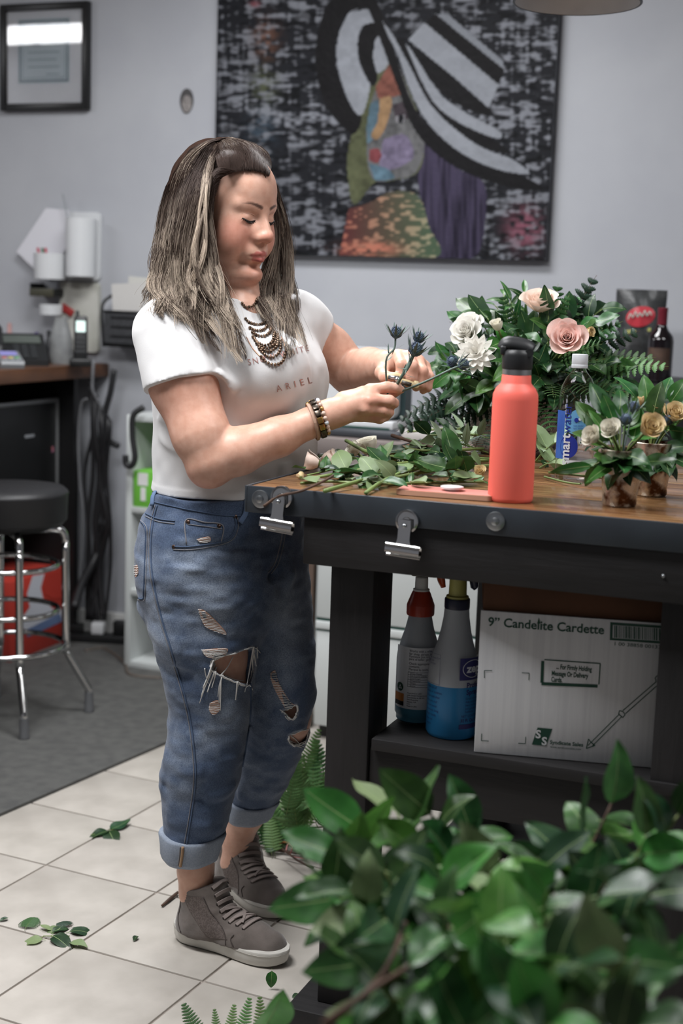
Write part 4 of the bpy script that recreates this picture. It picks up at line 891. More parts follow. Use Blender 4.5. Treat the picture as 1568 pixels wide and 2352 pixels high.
def np_mesh(name, V, F, mat, cols=None, fill=False):
    me = bpy.data.meshes.new(name); me.vertices.add(len(V)); me.vertices.foreach_set('co', np.asarray(V, f32).ravel())
    n = F.shape[1]; me.loops.add(F.size); me.loops.foreach_set('vertex_index', F.astype(np.int32).ravel())
    me.polygons.add(len(F)); me.polygons.foreach_set('loop_start', np.arange(0, F.size, n, dtype=np.int32))
    me.update(calc_edges=True); me.validate()
    if fill:
        bm = bmesh.new(); bm.from_mesh(me); bmesh.ops.holes_fill(bm, edges=[e for e in bm.edges if e.is_boundary], sides=24); bm.to_mesh(me); bm.free()
    me.materials.append(mat); me.shade_smooth()
    if cols is not None:
        ca = me.color_attributes.new('col', 'FLOAT_COLOR', 'POINT'); c = np.ones((len(V), 4), f32); c[:, :3] = cols; ca.data.foreach_set('color', c.ravel())
    return me
def bvh_of(V, F): return BVHTree.FromPolygons([Vector(v) for v in V.tolist()], F.tolist())
def hit(px, py, *trees):
    d = ray(px, py); d = Vector(d / np.linalg.norm(d)); best = None
    for t in trees:
        l, n, i, ds = t.ray_cast(Vector(CAM), d)
        if l is not None and (best is None or ds < best[2]): best = (l, n if n.dot(d) < 0 else -n, ds)
    return best
# ------------------------------------------------------------------ the florist
TH_T, TH_H, TH_HEAD = 42, 58, 52
RTor, RHip = face_dir(TH_T), face_dir(TH_H)
# --- head frame from the place of the eyes
HSC = 1.03
RH = face_dir(TH_HEAD, 9)
EYE = J(594, 503, -.085)
HO = EYE - RH @ (np.array([.080, 0, 0]) * HSC)
def hp(x, y, z): return HO + RH @ (np.array([x, y, z]) * HSC)
def hell(c, r): return ell(hp(*c), np.array(r) * HSC, RH)
def hrc(a, b, ra, rb): return rc(hp(*a), hp(*b), ra * HSC, rb * HSC)
head = [S(hell((-.012, 0, .048), (.100, .073, .082)), .02), S(hell((.018, 0, .0), (.072, .068, .098)), .03),
        S(hell((.045, 0, .05), (.047, .052, .050)), .018)]
for s in (1, -1):
    head += [S(hrc((-.01, s * .056, -.045), (.055, s * .018, -.108), .024, .020), .028), S(hell((.050, s * .040, -.042), (.034, .030, .042)), .022),
             S(hrc((.078, s * .012, .022), (.066, s * .046, .024), .011, .009), .014), S(hell((-.012, s * .074, -.01), (.018, .008, .03)), .008)]
head += [S(hell((.076, 0, -.106), (.025, .026, .019)), .02)]
for s in (1, -1): head += [S(hell((.094, s * .031, .0), (.016, .017, .011)), .012, '-')]
for s in (1, -1): head += [S(hell((.0705, s * .031, .000), (.0145, .017, .0125)), .004), S(hrc((.083, s * .020, -.0085), (.076, s * .043, -.006), .0032, .003), .006)]
head += [S(hrc((.086, 0, .014), (.107, 0, -.026), .0075, .0105), .012), S(hell((.108, 0, -.030), (.0125, .012, .0105)), .006), S(hell((.084, .015, -.024), (.015, .012, .016)), .012), S(hell((.084, -.015, -.024), (.015, .012, .016)), .012)]
for s in (1, -1): head += [S(hell((.096, s * .0135, -.034), (.0125, .0082, .0085)), .009), S(hell((.103, s * .0065, -.0435), (.005, .0035, .004)), .003, '-')]
head += [S(hell((.081, 0, -.063), (.020, .030, .022)), .014)]
for s in (1, -1):
    head += [S(hrc((.1005, s * .004, -.0625), (.088, s * .022, -.068), .0047, .0022), .005), S(hrc((.0985, s * .003, -.0750), (.087, s * .019, -.0715), .0062, .0025), .005)]
head += [S(hrc((.10, .0, -.0685), (.10, 0, -.0686), .001, .001), .001)]
for s in (1, -1): head += [S(hrc((.1075, 0, -.0688), (.0905, s * .024, -.0702), .0012, .0012), .003, '-')]
head += [S(hell((.094, 0, -.0875), (.010, .018, .0065)), .008, '-')]
neck = [S(rc(hp(-.025, 0, -.04), J(536, 712, .0), .056, .062), .03), S(rc(J(536, 705, .0), J(562, 722, -.05), .05, .05), .03)]
# --- arms
RA = [(J(392, 775, -.13), .064), (J(422, 880, -.165), .0655), (J(462, 1000, -.20), .0535), (J(484, 1058, -.21), .0465)]
RF = [(J(484, 1058, -.21), .0455), (J(548, 1036, -.205), .0455), (J(640, 1003, -.195), .0375), (J(712, 971, -.185), .0285), (J(748, 955, -.18), .0275)]
LA = [(J(690, 750, .11), .053), (J(752, 805, .155), .0515), (J(806, 856, .16), .048)]
LF = [(J(806, 856, .16), .0475), (J(848, 848, .08), .046), (J(878, 842, .0), .0335), (J(893, 838, -.04), .0285)]
body = head + neck + chain(RA, .02) + chain(RF, .012) + chain(LA, .02) + chain(LF, .006)
body += [S(ell(J(476, 1082, -.205), (.028, .028, .026)), .03)]
# --- torso core below the shirt, hips and legs below the jeans
body += [S(loft(loft_px([(1180, 380, 670, 0, .75), (1050, 385, 695, 0, .8), (930, 385, 695, 0, .8), (850, 390, 690, 0, .75), (770, 392, 668, 0, .7), (715, 450, 640, 0, .7)], TH_T), RTor), .03),
         S(rc(J(400, 768, -.10), J(680, 748, .09), .046, .044), .04),
         S(ell(J(505, 1270, 0), (.120, .145, .13), RHip), .04)]
RL = [(J(462, 1330, -.07), .095), (J(478, 1500, -.09), .078), (J(490, 1590, -.10), .064), (J(470, 1720, -.09), .054), (J(455, 1860, -.085), .045), (J(449, 2000, -.085), .035), (J(450, 2050, -.085), .032), (J(470, 2140, -.085), .028)]
LL = [(J(582, 1330, .08), .092), (J(632, 1540, .055), .066), (J(650, 1650, .045), .057), (J(618, 1750, .095), .048), (J(570, 1860, .15), .040), (J(545, 1930, .165), .031), (J(540, 1980, .165), .030), (J(552, 2040, .155), .027)]
body += chain(RL, .02) + chain(LL, .02)
# --- right hand (back of the hand to the camera, index finger stretched)
HS = -.175
def finger(pts, k=.005): return chain([(J(x, y, HS + d), r) for x, y, d, r in pts], k)
rhand = []
for kx, ky, kd, r0, r1 in ((850, 897, .01, .021, .0125), (846, 917, -.006, .021, .0125), (838, 938, -.004, .021, .0120), (826, 955, .006, .019, .0110)):
    rhand.append(S(rc(J(765, 948, HS), J(kx, ky, HS + kd), r0, r1), .014))
rhand += [S(rc(J(742, 956, HS - .003), J(775, 948, HS), .0270, .0255), .012)]
rhand += finger([(850, 896, .01, .0128), (889, 889, .008, .0104), (908, 891, .012, .0093), (920, 895, .018, .0082)])
rhand += finger([(846, 917, -.006, .0128), (894, 921, -.010, .0112), (904, 926, .008, .0098), (893, 922, .026, .0085)])
rhand += finger([(838, 938, -.004, .0124), (882, 943, -.006, .0108), (893, 947, .010, .0095), (880, 944, .026, .0082)])
rhand += finger([(826, 955, .006, .0112), (872, 962, .004, .0094), (886, 957, .014, .0082), (875, 955, .028, .0075)])
rhand += finger([(790, 920, .012, .019), (835, 905, .030, .0145), (872, 905, .036, .0112), (900, 903, .034, .0098), (913, 899, .030, .0082)], .008)
for x, y, d in ((853, 902, -.0005), (851, 921, -.017), (842, 941, -.015)): rhand.append(S(ell(J(x, y, HS + d), (.0085, .0085, .0075)), .012))
# --- left hand (knuckles up, fingers closed round the snips)
LS = -.075
def lfinger(pts, k=.005): return chain([(J(x, y, LS + d), r) for x, y, d, r in pts], k)
lhand = []
for kx, ky, kd, r0, r1 in ((914, 818, .012, .022, .0130), (938, 820, .004, .022, .0130), (960, 829, .006, .021, .0125), (975, 842, .014, .019, .0112)):
    lhand.append(S(rc(J(893, 838, LS + .03), J(kx, ky, LS + kd), r0, r1), .014))
lhand += lfinger([(914, 818, .012, .0128), (922, 838, -.028, .0112), (919, 862, -.030, .0100), (911, 872, -.014, .0085)])
lhand += lfinger([(938, 820, .004, .0128), (947, 842, -.034, .0115), (944, 870, -.034, .0102), (935, 880, -.016, .0086)])
lhand += lfinger([(960, 829, .006, .0124), (970, 853, -.026, .0110), (966, 882, -.026, .0100), (955, 890, -.010, .0085)])
lhand += lfinger([(975, 842, .014, .0112), (986, 866, -.012, .0096), (982, 890, -.014, .0086), (971, 897, .0, .0076)])
lhand += lfinger([(888, 842, .02, .019), (877, 856, -.012, .0135), (884, 866, -.034, .0112), (903, 866, -.042, .0095)], .008)
body += rhand + lhand
bV, bF = sdf_mesh(body, np.array([-1.66, 2.2, .03]), np.array([-.72, 3.2, 1.76]), .0024, smooth=1)
# --- skin tint: lips, brows, flush of the cheeks
def smoothw(p, c, r, R=None):
    q = (p - c) @ (RH if R is None else R) / (np.array(r) * HSC); return np.clip(1.6 - np.sqrt((q ** 2).sum(1)), 0, .8) / .8 if min(r) > .012 else np.clip(1.35 - np.sqrt((q ** 2).sum(1)), 0, .35) / .35
SK = np.array(lin('#d3a894')[:3]); bc = np.tile(SK, (len(bV), 1))
hm = np.nonzero(np.linalg.norm(bV - HO, axis=1) < .2)[0]; P = bV[hm]
def tint(c, r, col, a):
    w = (smoothw(P, hp(*c), r) * a)[:, None]; bc[hm] = bc[hm] * (1 - w) + np.array(lin(col)[:3]) * w
for s in (1, -1): tint((.064, s * .046, -.034), (.034, .028, .026), '#c67a69', .5)
tint((.112, 0, -.034), (.016, .018, .012), '#c98270', .5)
tint((.085, 0, -.105), (.02, .025, .016), '#c98270', .3)
for x, y, z, r in ((.103, .0, -.0628, (.008, .008, .0050)), (.0975, .010, -.064, (.008, .007, .0046)), (.0975, -.010, -.064, (.008, .007, .0046)), (.092, .017, -.0672, (.007, .006, .0030)), (.092, -.017, -.0672, (.007, .006, .0030)), (.102, 0, -.0755, (.008, .010, .0062)), (.095, .011, -.0742, (.008, .007, .0050)), (.095, -.011, -.0742, (.008, .007, .0050))): tint((x, y, z), r, '#b0605c', .85)
for s in (1, -1):
    for k in range(12):
        t = k / 11; tint((.087 - .026 * t ** 1.6, s * (.013 + .037 * t), .0225 + .0075 * math.sin(t * 2.3) - .003 * t), (.012, .0042, .0038 - .0014 * t), '#45302a', .7)
# warmer knuckles, elbows and knees
for c, r, a in ((J(853, 915, HS - .02), .03, .35), (J(475, 1090, -.21), .045, .4), (J(900, 935, HS), .03, .3), (J(955, 850, LS - .02), .04, .35), (J(400, 900, -.2), .09, .25)):
    w = np.clip(1.2 - np.linalg.norm(bV - c, axis=1) / r, 0, 1)[:, None] * a; bc = bc * (1 - w) + np.array(lin('#cc8370')[:3]) * w
m_skin = M('skin', '#ffffff', .42, attr='col', sss=.12, col2='#f3ece8', scale=60, bump=.05, bscale=260, bdist=.002, spec=.4)
person = link('person', np_mesh('person', bV, bF, m_skin, bc, fill=True))
tag(person, 'woman in white t-shirt and ripped jeans trimming thistle stems at the bench', 'person')
T_body = bvh_of(bV, bF)
# ------------------------------------------------------------------ t-shirt
def unit(v): v = np.asarray(v, float); return v / np.linalg.norm(v)
def noise3(p, s, seed):
    q = p * s + seed * 17.3; i = np.floor(q).astype(int); f = q - i; f = f * f * (3 - 2 * f)
    def h(a, b, c): return ((np.sin(a * 127.1 + b * 311.7 + c * 74.7 + seed) * 43758.5453) % 1)
    r = 0
    for dx in (0, 1):
        for dy in (0, 1):
            for dz in (0, 1):
                w = (f[:, 0] if dx else 1 - f[:, 0]) * (f[:, 1] if dy else 1 - f[:, 1]) * (f[:, 2] if dz else 1 - f[:, 2]); r = r + w * h(i[:, 0] + dx, i[:, 1] + dy, i[:, 2] + dz)
    return r - .5
HEM = J(460, 1146, -.15)[2]
srows = [(1170, 350, 712, 0, .80), (1120, 356, 716, 0, .82), (1050, 360, 724, 0, .84), (990, 360, 724, 0, .86), (940, 356, 728, 0, .88), (880, 352, 734, 0, .90), (830, 352, 724, 0, .88), (780, 358, 706, 0, .8), (730, 372, 690, 0, .66), (695, 420, 650, 0, .62)]
ra = unit(RA[1][0] - RA[0][0]); la = unit(LA[1][0] - LA[0][0])
rcl = J(424, 862, -.24); lcl = J(731, 770, .10)
rn = unit(np.asarray(ra) * .8 + np.array([0, 0, -.35])); ln = la
shirt = [S(loft(loft_px(srows, TH_T), RTor, 2.15, zlo=HEM), .03),
         S(rc(J(398, 762, -.11), J(684, 742, .095), .060, .055), .05),
         S(rc(J(440, 730, -.06), J(545, 712, -.01), .050, .062), .05), S(rc(J(650, 722, .07), J(575, 705, .0), .045, .058), .05),
         S(ell(J(618, 852, -.125), (.080, .080, .082)), .06), S(ell(J(664, 862, .0), (.072, .072, .076)), .06),
         S(rc(J(392, 770, -.13), J(426, 890, -.168), .076, .080, clip=[(rcl, rn)]), .03),
         S(rc(J(688, 748, .108), J(750, 806, .15), .062, .061, clip=[(lcl, ln)]), .03),
         S(rc(J(545, 610, -.01), J(550, 680, -.02), .072, .070), .014, '-')]
# folds: pull lines from the armpit, creases at waist and sleeve
def fold(p, a, b, amp, wid):
    a = np.asarray(a, f32); b = np.asarray(b, f32); ab = b - a; t = np.clip(((p - a) @ ab) / float(ab @ ab), 0, 1); d = np.sqrt((((p - a) - t[:, None] * ab) ** 2).sum(1))
    return amp * np.exp(-(d / wid) ** 2) * np.maximum(np.sin(t * PI), 0) ** .5
def shirt_disp(p):
    z = p[:, 2]; r = .006 * noise3(p, 14, 1) + .0025 * noise3(p, 36, 2)
    for a, b, amp, w in (((505, 845, -.2), (540, 905, -.2), .006, .012), ((500, 880, -.2), (560, 940, -.2), .005, .012), ((352, 950, -.1), (470, 1000, -.2), .006, .014), ((350, 1000, -.1), (440, 1060, -.2), .005, .013), ((405, 1010, -.2), (400, 1140, -.2), -.006, .010), ((640, 950, -.15), (735, 915, -.02), .006, .018), ((430, 740, -.18), (500, 830, -.22), .004, .012), ((455, 725, -.16), (520, 800, -.2), -.004, .012),
                         ((690, 745, .06), (715, 800, .05), .005, .008), ((712, 720, .09), (735, 782, .09), .004, .008), ((700, 730, .07), (722, 792, .07), -.004, .007), ((355, 780, -.15), (345, 850, -.15), .004, .010), ((655, 1060, -.1), (650, 1130, -.1), -.006, .014), ((370, 880, -.1), (356, 960, -.1), -.006, .012), ((520, 850, -.24), (600, 905, -.22), .004, .010), ((508, 870, -.22), (545, 960, -.2), -.005, .010), ((395, 700, -.14), (470, 760, -.2), -.004, .010), ((345, 800, -.15), (440, 850, -.24), .004, .012), ((350, 820, -.15), (470, 830, -.25), -.003, .010), ((380, 1010, -.18), (460, 1090, -.2), .005, .012), ((600, 1060, -.16), (690, 1040, -.08), .005, .014), ((560, 1080, -.18), (640, 1100, -.12), -.004, .012)):
        r += fold(p, J(*a), J(*b), -amp * 1.5, w)
    zz = (z - HEM) / .018; r -= np.where((zz > 0) & (zz < 1), .0012, 0)
    return r
sV, sF = sdf_mesh(shirt, np.array([-1.62, 2.28, HEM - .02]), np.array([-.95, 3.05, 1.5]), .0035, shirt_disp, smooth=1)
m_shirt = M('white_cotton', '#d2d1d1', .85, bump=.15, bscale=500, sheen=.2, bdist=.001)
tee = link('t_shirt', np_mesh('t_shirt', sV, sF, m_shirt, fill=True), person); T_shirt = bvh_of(sV, sF)
# rose-coloured printed words, laid onto the cloth
m_rose = M('rose_print', '#b0837c', .35, .35)
def on_cloth(name, s, p0, p1, h, trees, mat, parent, space=1., sx=1., off=.0012, bold=0.):
    g = text_geo(s, 1., space=space, bold=bold); xs = [v[0] for v in g[0]]; x0, x1 = min(xs), max(xs); ax = np.array(p1, float) - np.array(p0, float); L = np.linalg.norm(ax); ax /= L; ay = np.array([ax[1], -ax[0]])
    bm = bmesh.new(); vs = [bm.verts.new(v) for v in g[0]]
    for f in g[1]:
        try: bm.faces.new([vs[i] for i in f])
        except ValueError: pass
    bmesh.ops.subdivide_edges(bm, edges=[e for e in bm.edges if e.calc_length() > .12], cuts=2); bmesh.ops.triangulate(bm, faces=bm.faces[:])
    out = []
    for v in bm.verts:
        q = np.array(p0) + ax * (v.co.x - x0) / (x1 - x0) * L + ay * v.co.y / .7 * h; hh = hit(q[0], q[1], *trees); 
        out.append(tuple(hh[0] + hh[1] * off) if hh else tuple(J(q[0], q[1], -.2)))
    bm.verts.index_update(); F = [tuple(v.index for v in f.verts) for f in bm.faces]; bm.free()
    return mk(name, (out, F), mat, parent, None)
on_cloth('printed_word', 'SNOW WHITE', (571, 839), (709, 806), 13.5, (T_shirt,), m_rose, tee, space=1.35)
on_cloth('printed_word', 'ARIEL', (636, 900), (716, 879), 15, (T_shirt,), m_rose, tee, space=2.0)

# ------------------------------------------------------------------ jeans
CUFR = J(440, 1958, -.09)[2]; CUFL = J(570, 1868, .15)[2]
hrows = [(1125, 364, 698, 0, .74), (1150, 360, 694, 0, .74), (1200, 336, 690, 0, .74), (1250, 324, 690, 0, .75), (1300, 320, 690, 0, .76), (1350, 330, 692, 0, .78), (1400, 360, 680, 0, .8), (1450, 400, 650, 0, .8), (1500, 460, 600, 0, .8)]
rrows = [(1300, 340, 580, -.075, 1.), (1350, 334, 586, -.075, 1.), (1400, 336, 588, -.08, 1.), (1450, 338, 588, -.085, 1.), (1500, 356, 585, -.09, 1.), (1550, 374, 582, -.09, 1.), (1600, 386, 578, -.09, 1.), (1650, 391, 573, -.09, 1.), (1700, 382, 565, -.088, 1.), (1750, 373, 557, -.087, 1.), (1800, 370, 546, -.085, 1.), (1850, 371, 533, -.085, 1.), (1900, 373, 516, -.085, 1.), (1960, 378, 494, -.085, 1.)]
lrows = [(1300, 480, 692, .07, 1.), (1350, 484, 706, .07, 1.), (1400, 492, 719, .06, 1.), (1470, 512, 723, .05, 1.), (1560, 540, 724, .04, 1.), (1620, 552, 719, .04, 1.), (1680, 556, 709, .05, 1.), (1740, 550, 691, .08, 1.), (1800, 538, 662, .115, 1.), (1850, 528, 628, .145, 1.), (1890, 522, 608, .155, 1.)]
jeans = [S(loft(loft_px(hrows, TH_H), RHip, 2.2), .03), S(loft(loft_px(rrows, TH_H), RHip, 2.1, zlo=CUFR), .035), S(loft(loft_px(lrows, TH_H), RHip, 2.1, zlo=CUFL), .035)]
# the torn places, outlined in the photograph and carried straight into the cloth
RIPS = [[(488, 1518), (510, 1508), (545, 1500), (578, 1488), (588, 1500), (584, 1535), (574, 1572), (545, 1565), (510, 1552), (488, 1537)],
        [(650, 1633), (664, 1628), (680, 1620), (682, 1640), (672, 1652), (660, 1645)],
        [(664, 1690), (680, 1683), (709, 1676), (706, 1695), (692, 1710), (675, 1712), (664, 1702)]]
RIPD = [(-.09, .085), (.04, .06), (.05, .055)]
def jeans_disp(p):
    Q = proj(p); dd = p @ HF - HD0; out = .009 * noise3(p * np.array([1, 1, 1.7]), 12, 5) + .004 * noise3(p * np.array([1, 1, 2.2]), 34, 6)
    for a, b, amp, w in (((345, 1255, -.1), (400, 1285, -.16), .006, .010), ((590, 1345, -.1), (660, 1290, -.1), -.006, .012), ((600, 1360, -.06), (690, 1315, -.05), .006, .014), ((450, 1290, -.2), (600, 1330, -.1), .004, .012), ((480, 1250, -.2), (610, 1270, -.1), -.004, .012), ((340, 1440, -.12), (420, 1500, -.19), .005, .014), ((360, 1520, -.12), (440, 1560, -.19), -.006, .014), ((372, 1740, -.12), (470, 1775, -.17), .007, .016), ((375, 1800, -.12), (500, 1850, -.16), -.006, .016), ((545, 1800, -.12), (470, 1840, -.16), .006, .014), ((385, 1870, -.12), (490, 1905, -.16), .006, .014), ((560, 1790, .05), (640, 1820, .08), .006, .012), ((545, 1840, .08), (575, 1770, .05), .007, .010), ((310, 1380, -.05), (345, 1420, -.1), .008, .014), ((392, 1640, -.08), (420, 1700, -.13), .007, .014)):
        out += fold(p, J(*a), J(*b), -amp * 2.0, w)
    for poly, (c, dep) in zip(RIPS, RIPD):
        m = (Q[:, 0] > min(q[0] for q in poly)) & (Q[:, 0] < max(q[0] for q in poly)) & (Q[:, 1] > min(q[1] for q in poly)) & (Q[:, 1] < max(q[1] for q in poly)) & (dd < c)
        if m.any():
            k = np.nonzero(m)[0]; k = k[inpoly(poly, Q[k, 0], Q[k, 1])]; out[k] += dep
    return out
jV, jF = sdf_mesh(jeans, np.array([-1.66, 2.25, .1]), np.array([-.98, 3.2, 1.1]), .0034, jeans_disp, smooth=1)
# worn, paler places of the denim
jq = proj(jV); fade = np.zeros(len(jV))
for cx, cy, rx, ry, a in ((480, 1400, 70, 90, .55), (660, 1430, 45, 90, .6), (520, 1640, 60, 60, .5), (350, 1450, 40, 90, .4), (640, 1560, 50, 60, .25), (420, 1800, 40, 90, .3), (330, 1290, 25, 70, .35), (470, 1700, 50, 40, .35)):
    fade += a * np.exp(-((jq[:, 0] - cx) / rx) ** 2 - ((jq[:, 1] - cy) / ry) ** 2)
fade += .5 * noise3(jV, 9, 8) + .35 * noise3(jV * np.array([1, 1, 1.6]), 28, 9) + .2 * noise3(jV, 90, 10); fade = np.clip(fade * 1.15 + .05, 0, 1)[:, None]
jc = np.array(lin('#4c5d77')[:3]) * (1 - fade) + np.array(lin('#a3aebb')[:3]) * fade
# bleached, frayed rims round the tears
for poly in RIPS:
    pp = np.array(poly, float); n = len(pp)
    dmin = np.full(len(jV), 1e9)
    for i in range(n):
        a, b = pp[i], pp[(i + 1) % n]; ab = b - a; t = np.clip(((jq - a) @ ab) / (ab @ ab), 0, 1); dmin = np.minimum(dmin, np.linalg.norm(jq - a - t[:, None] * ab, axis=1))
    w = np.clip(1 - dmin / 6, 0, 1)[:, None] * ((jV @ HF - HD0) < .02 + (pp[:, 0].mean() > 600) * .06)[:, None]; jc = jc * (1 - w) + np.array(lin('#b4bcc8')[:3]) * w
m_denim = M('denim', '#ffffff', .85, attr='col', col2='#b9bec9', scale=420, detail=2, lo=.3, hi=.7, bump=.3, bscale=420, bdist=.001, sheen=.15)
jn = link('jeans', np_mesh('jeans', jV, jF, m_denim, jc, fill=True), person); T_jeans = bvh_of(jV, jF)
m_seam = M('seam_thread', '#42526b', .85); m_stitch = M('tan_stitching', '#77777c', .8); m_fray = M('frayed_cotton', '#dad9d6', .9); m_rivet = M('copper_rivet', '#4a3a32', .35, .8)
def surf_line(pts, r, mat, name, trees=None, off=.0008, n=8, parent=None, flat=1., dense=9.):
    P = spline([(x, y, 0) for x, y in pts], n); out = []
    for p in P:
        h = hit(p[0], p[1], *(trees or (T_jeans,)))
        if h: out.append(h[0] + h[1] * off)
    if len(out) < 2: return None
    return mk(name, tube(out, r, 5), mat, parent or jn, True)
surf_line([(362, 1160), (352, 1200), (347, 1260), (352, 1330), (372, 1420), (402, 1520), (435, 1640), (448, 1740), (449, 1800), (440, 1870), (428, 1945)], .0017, m_seam, 'side_seam')
surf_line([(357, 1160), (347, 1200), (342, 1260), (347, 1330), (367, 1420), (397, 1520), (430, 1640), (443, 1740), (444, 1800), (435, 1870), (423, 1940)], .0010, m_stitch, 'side_stitching')
surf_line([(350, 1152), (420, 1168), (500, 1182), (570, 1186)], .0014, m_seam, 'waistband_seam'); surf_line([(335, 1180), (365, 1192), (402, 1197)], .0014, m_seam, 'yoke_seam'); surf_line([(334, 1186), (364, 1198), (401, 1203)], .0010, m_stitch, 'yoke_stitching')
surf_line([(398, 1255), (440, 1255), (500, 1246), (530, 1232), (541, 1205), (538, 1184)], .0016, m_seam, 'pocket_edge'); surf_line([(398, 1262), (442, 1262), (502, 1252), (536, 1237), (547, 1207), (544, 1186)], .0009, m_stitch, 'pocket_stitching')
surf_line([(428, 1250), (427, 1195), (470, 1200), (511, 1207), (508, 1245)], .0014, m_stitch, 'coin_pocket'); surf_line([(430, 1204), (470, 1209), (510, 1215)], .0009, m_stitch, 'coin_pocket')
for x, y in ((432, 1199), (503, 1208), (399, 1256), (541, 1187)):
    h = hit(x, y, T_jeans)
    if h: mk('rivet', xf(lathe([(.0042, 0), (.0042, .0012), (.0028, .0022), (.0005, .0024)], 12), frame(h[0], h[1].orthogonal(), h[1])), m_rivet, jn, .6)
surf_line([(316, 1190), (334, 1215), (333, 1280), (330, 1360), (328, 1375), (312, 1372)], .0016, m_seam, 'back_pocket'); surf_line([(320, 1192), (338, 1216), (337, 1280), (334, 1360), (331, 1379), (314, 1377)], .0009, m_stitch, 'back_pocket')
surf_line([(650, 1195), (645, 1240), (632, 1290), (616, 1315)], .0014, m_stitch, 'fly_stitching'); surf_line([(656, 1195), (652, 1240), (639, 1292), (622, 1318)], .0010, m_stitch, 'fly_stitching')
surf_line([(575, 1570), (574, 1640), (566, 1700), (556, 1760)], .0024, m_seam, 'inner_seam')
for pts in ([(360, 1122), (354, 1140), (352, 1162)], [(566, 1150), (562, 1180), (550, 1200)]):
    o = []
    for x, y in spline([(a, b, 0) for a, b in pts], 4) and [(p[0], p[1]) for p in spline([(a, b, 0) for a, b in pts], 4)]:
        h = hit(x, y, T_jeans)
        if h: o.append(h[0] + h[1] * .003)
    if len(o) > 1: mk('belt_loop', tube(o, .006, 8, flat=.45), m_denim if False else M('denim_loop', '#5f7494', .85) if 'denim_loop' not in bpy.data.materials else bpy.data.materials['denim_loop'], jn, True)
# shredded patches: rows of pale weft threads lying on the cloth, and loose fringes
def patch(poly, nrow, tilt, name='shredded_patch', mat=None, curl=3., skin=True):
    ys = [p[1] for p in poly]; xs = [p[0] for p in poly]; G = []
    if skin:
        n = len(poly); C0 = (sum(xs) / n, sum(ys) / n); V = []
        for p in crv(poly + [poly[0]], 4)[:-1]:
            h = hit(p[0], p[1], T_jeans); 
            if h: V.append(tuple(h[0] + h[1] * .0006))
        h = hit(*C0, T_jeans); V.append(tuple(h[0] + h[1] * .0010)); n = len(V) - 1
        mk('bare_skin_weave', (V, [(i, (i + 1) % n, n) for i in range(n)]), M('skin_through_weave', '#d3a894', .8) if 'skin_through_weave' not in bpy.data.materials else bpy.data.materials['skin_through_weave'], jn, True)
    for k in range(nrow):
        y = min(ys) + (max(ys) - min(ys)) * (k + .5) / nrow; row = [x for x in np.arange(min(xs), max(xs), 1.5) if inpoly(poly, np.array([x]), np.array([y]))[0]]
        if len(row) < 2: continue
        P = []
        for x in np.linspace(row[0] - 2, row[-1] + 2, 6):
            h = hit(x, y + tilt * (x - row[0]) + rnd.uniform(-.7, .7), T_jeans)
            if h: P.append(h[0] + h[1] * .0016)
        if len(P) > 1: G.append(tube(P, .00075, 4))
    if G: mk(name, cat(*G), mat or m_fray, jn, True, kind='stuff')
patch([(455, 1398), (470, 1402), (490, 1420), (516, 1448), (518, 1458), (500, 1452), (472, 1440), (462, 1420)], 16, .12)
patch([(464, 1492), (518, 1488), (520, 1500), (505, 1512), (478, 1510), (468, 1502)], 9, .02)
patch([(482, 1614), (500, 1608), (505, 1630), (490, 1642), (480, 1630)], 9, .0)
patch([(622, 1545), (632, 1540), (636, 1560), (652, 1590), (668, 1615), (680, 1622), (660, 1634), (650, 1618), (634, 1590), (622, 1560)], 24, .05)
patch([(309, 1300), (316, 1298), (318, 1315), (311, 1325)], 7, 0); patch([(452, 1238), (480, 1232), (482, 1244), (460, 1246)], 5, .05)
def fringe(a, b, r=.0012, sag=3.):
    (x0, y0), (x1, y1) = a, b; mx, my = (x0 + x1) / 2 + rnd.uniform(-sag, sag), (y0 + y1) / 2 + rnd.uniform(-sag, sag); P = []
    for p in spline([(x0, y0, 0), (mx, my, 0), (x1, y1, 0)], 5):
        h = hit(p[0], p[1], T_jeans, T_body)
        if h: P.append(Vector(CAM) + (h[0] - Vector(CAM)) * (1 - .003 / (h[0] - Vector(CAM)).length))
    # threads span the hole in front of the skin
    if len(P) > 2:
        n = len(P); d0, d1 = (P[0] - Vector(CAM)).length, (P[-1] - Vector(CAM)).length
        P = [Vector(CAM) + (q - Vector(CAM)).normalized() * min((q - Vector(CAM)).length, d0 + (d1 - d0) * i / (n - 1)) for i, q in enumerate(P)]
        return tube(P, [r * (1 - .4 * i / (n - 1)) for i in range(n)], 4)
G = [fringe(*q) for q in [((490, 1515), (466, 1580), .0022), ((492, 1520), (462, 1600), .0016), ((494, 1525), (458, 1615)), ((497, 1532), (476, 1590), .0018), ((488, 1530), (470, 1570)), ((510, 1550), (503, 1615), .0018), ((508, 1555), (506, 1632)), ((512, 1548), (500, 1600)), ((545, 1566), (541, 1608), .0018), ((550, 1566), (544, 1590)), ((505, 1553), (535, 1508), .0014), ((580, 1490), (588, 1530), .002), ((584, 1492), (581, 1545), .0018), ((586, 1488), (598, 1500)), ((590, 1486), (592, 1512)), ((577, 1540), (571, 1565)),
     ((572, 1572), (580, 1585)), ((572, 1574), (562, 1590)), ((490, 1518), (520, 1505), .0016), ((664, 1695), (672, 1712)), ((668, 1690), (690, 1712), .0012), ((662, 1700), (700, 1716)), ((708, 1680), (700, 1712)), ((712, 1682), (706, 1708)), ((665, 1708), (694, 1718)), ((672, 1712), (702, 1702)), ((650, 1635), (642, 1630)), ((655, 1645), (664, 1655)), ((674, 1652), (682, 1640)), ((516, 1552), (560, 1564), .0014), ((470, 1535), (478, 1570)), ((496, 1540), (486, 1580), .0016)]]
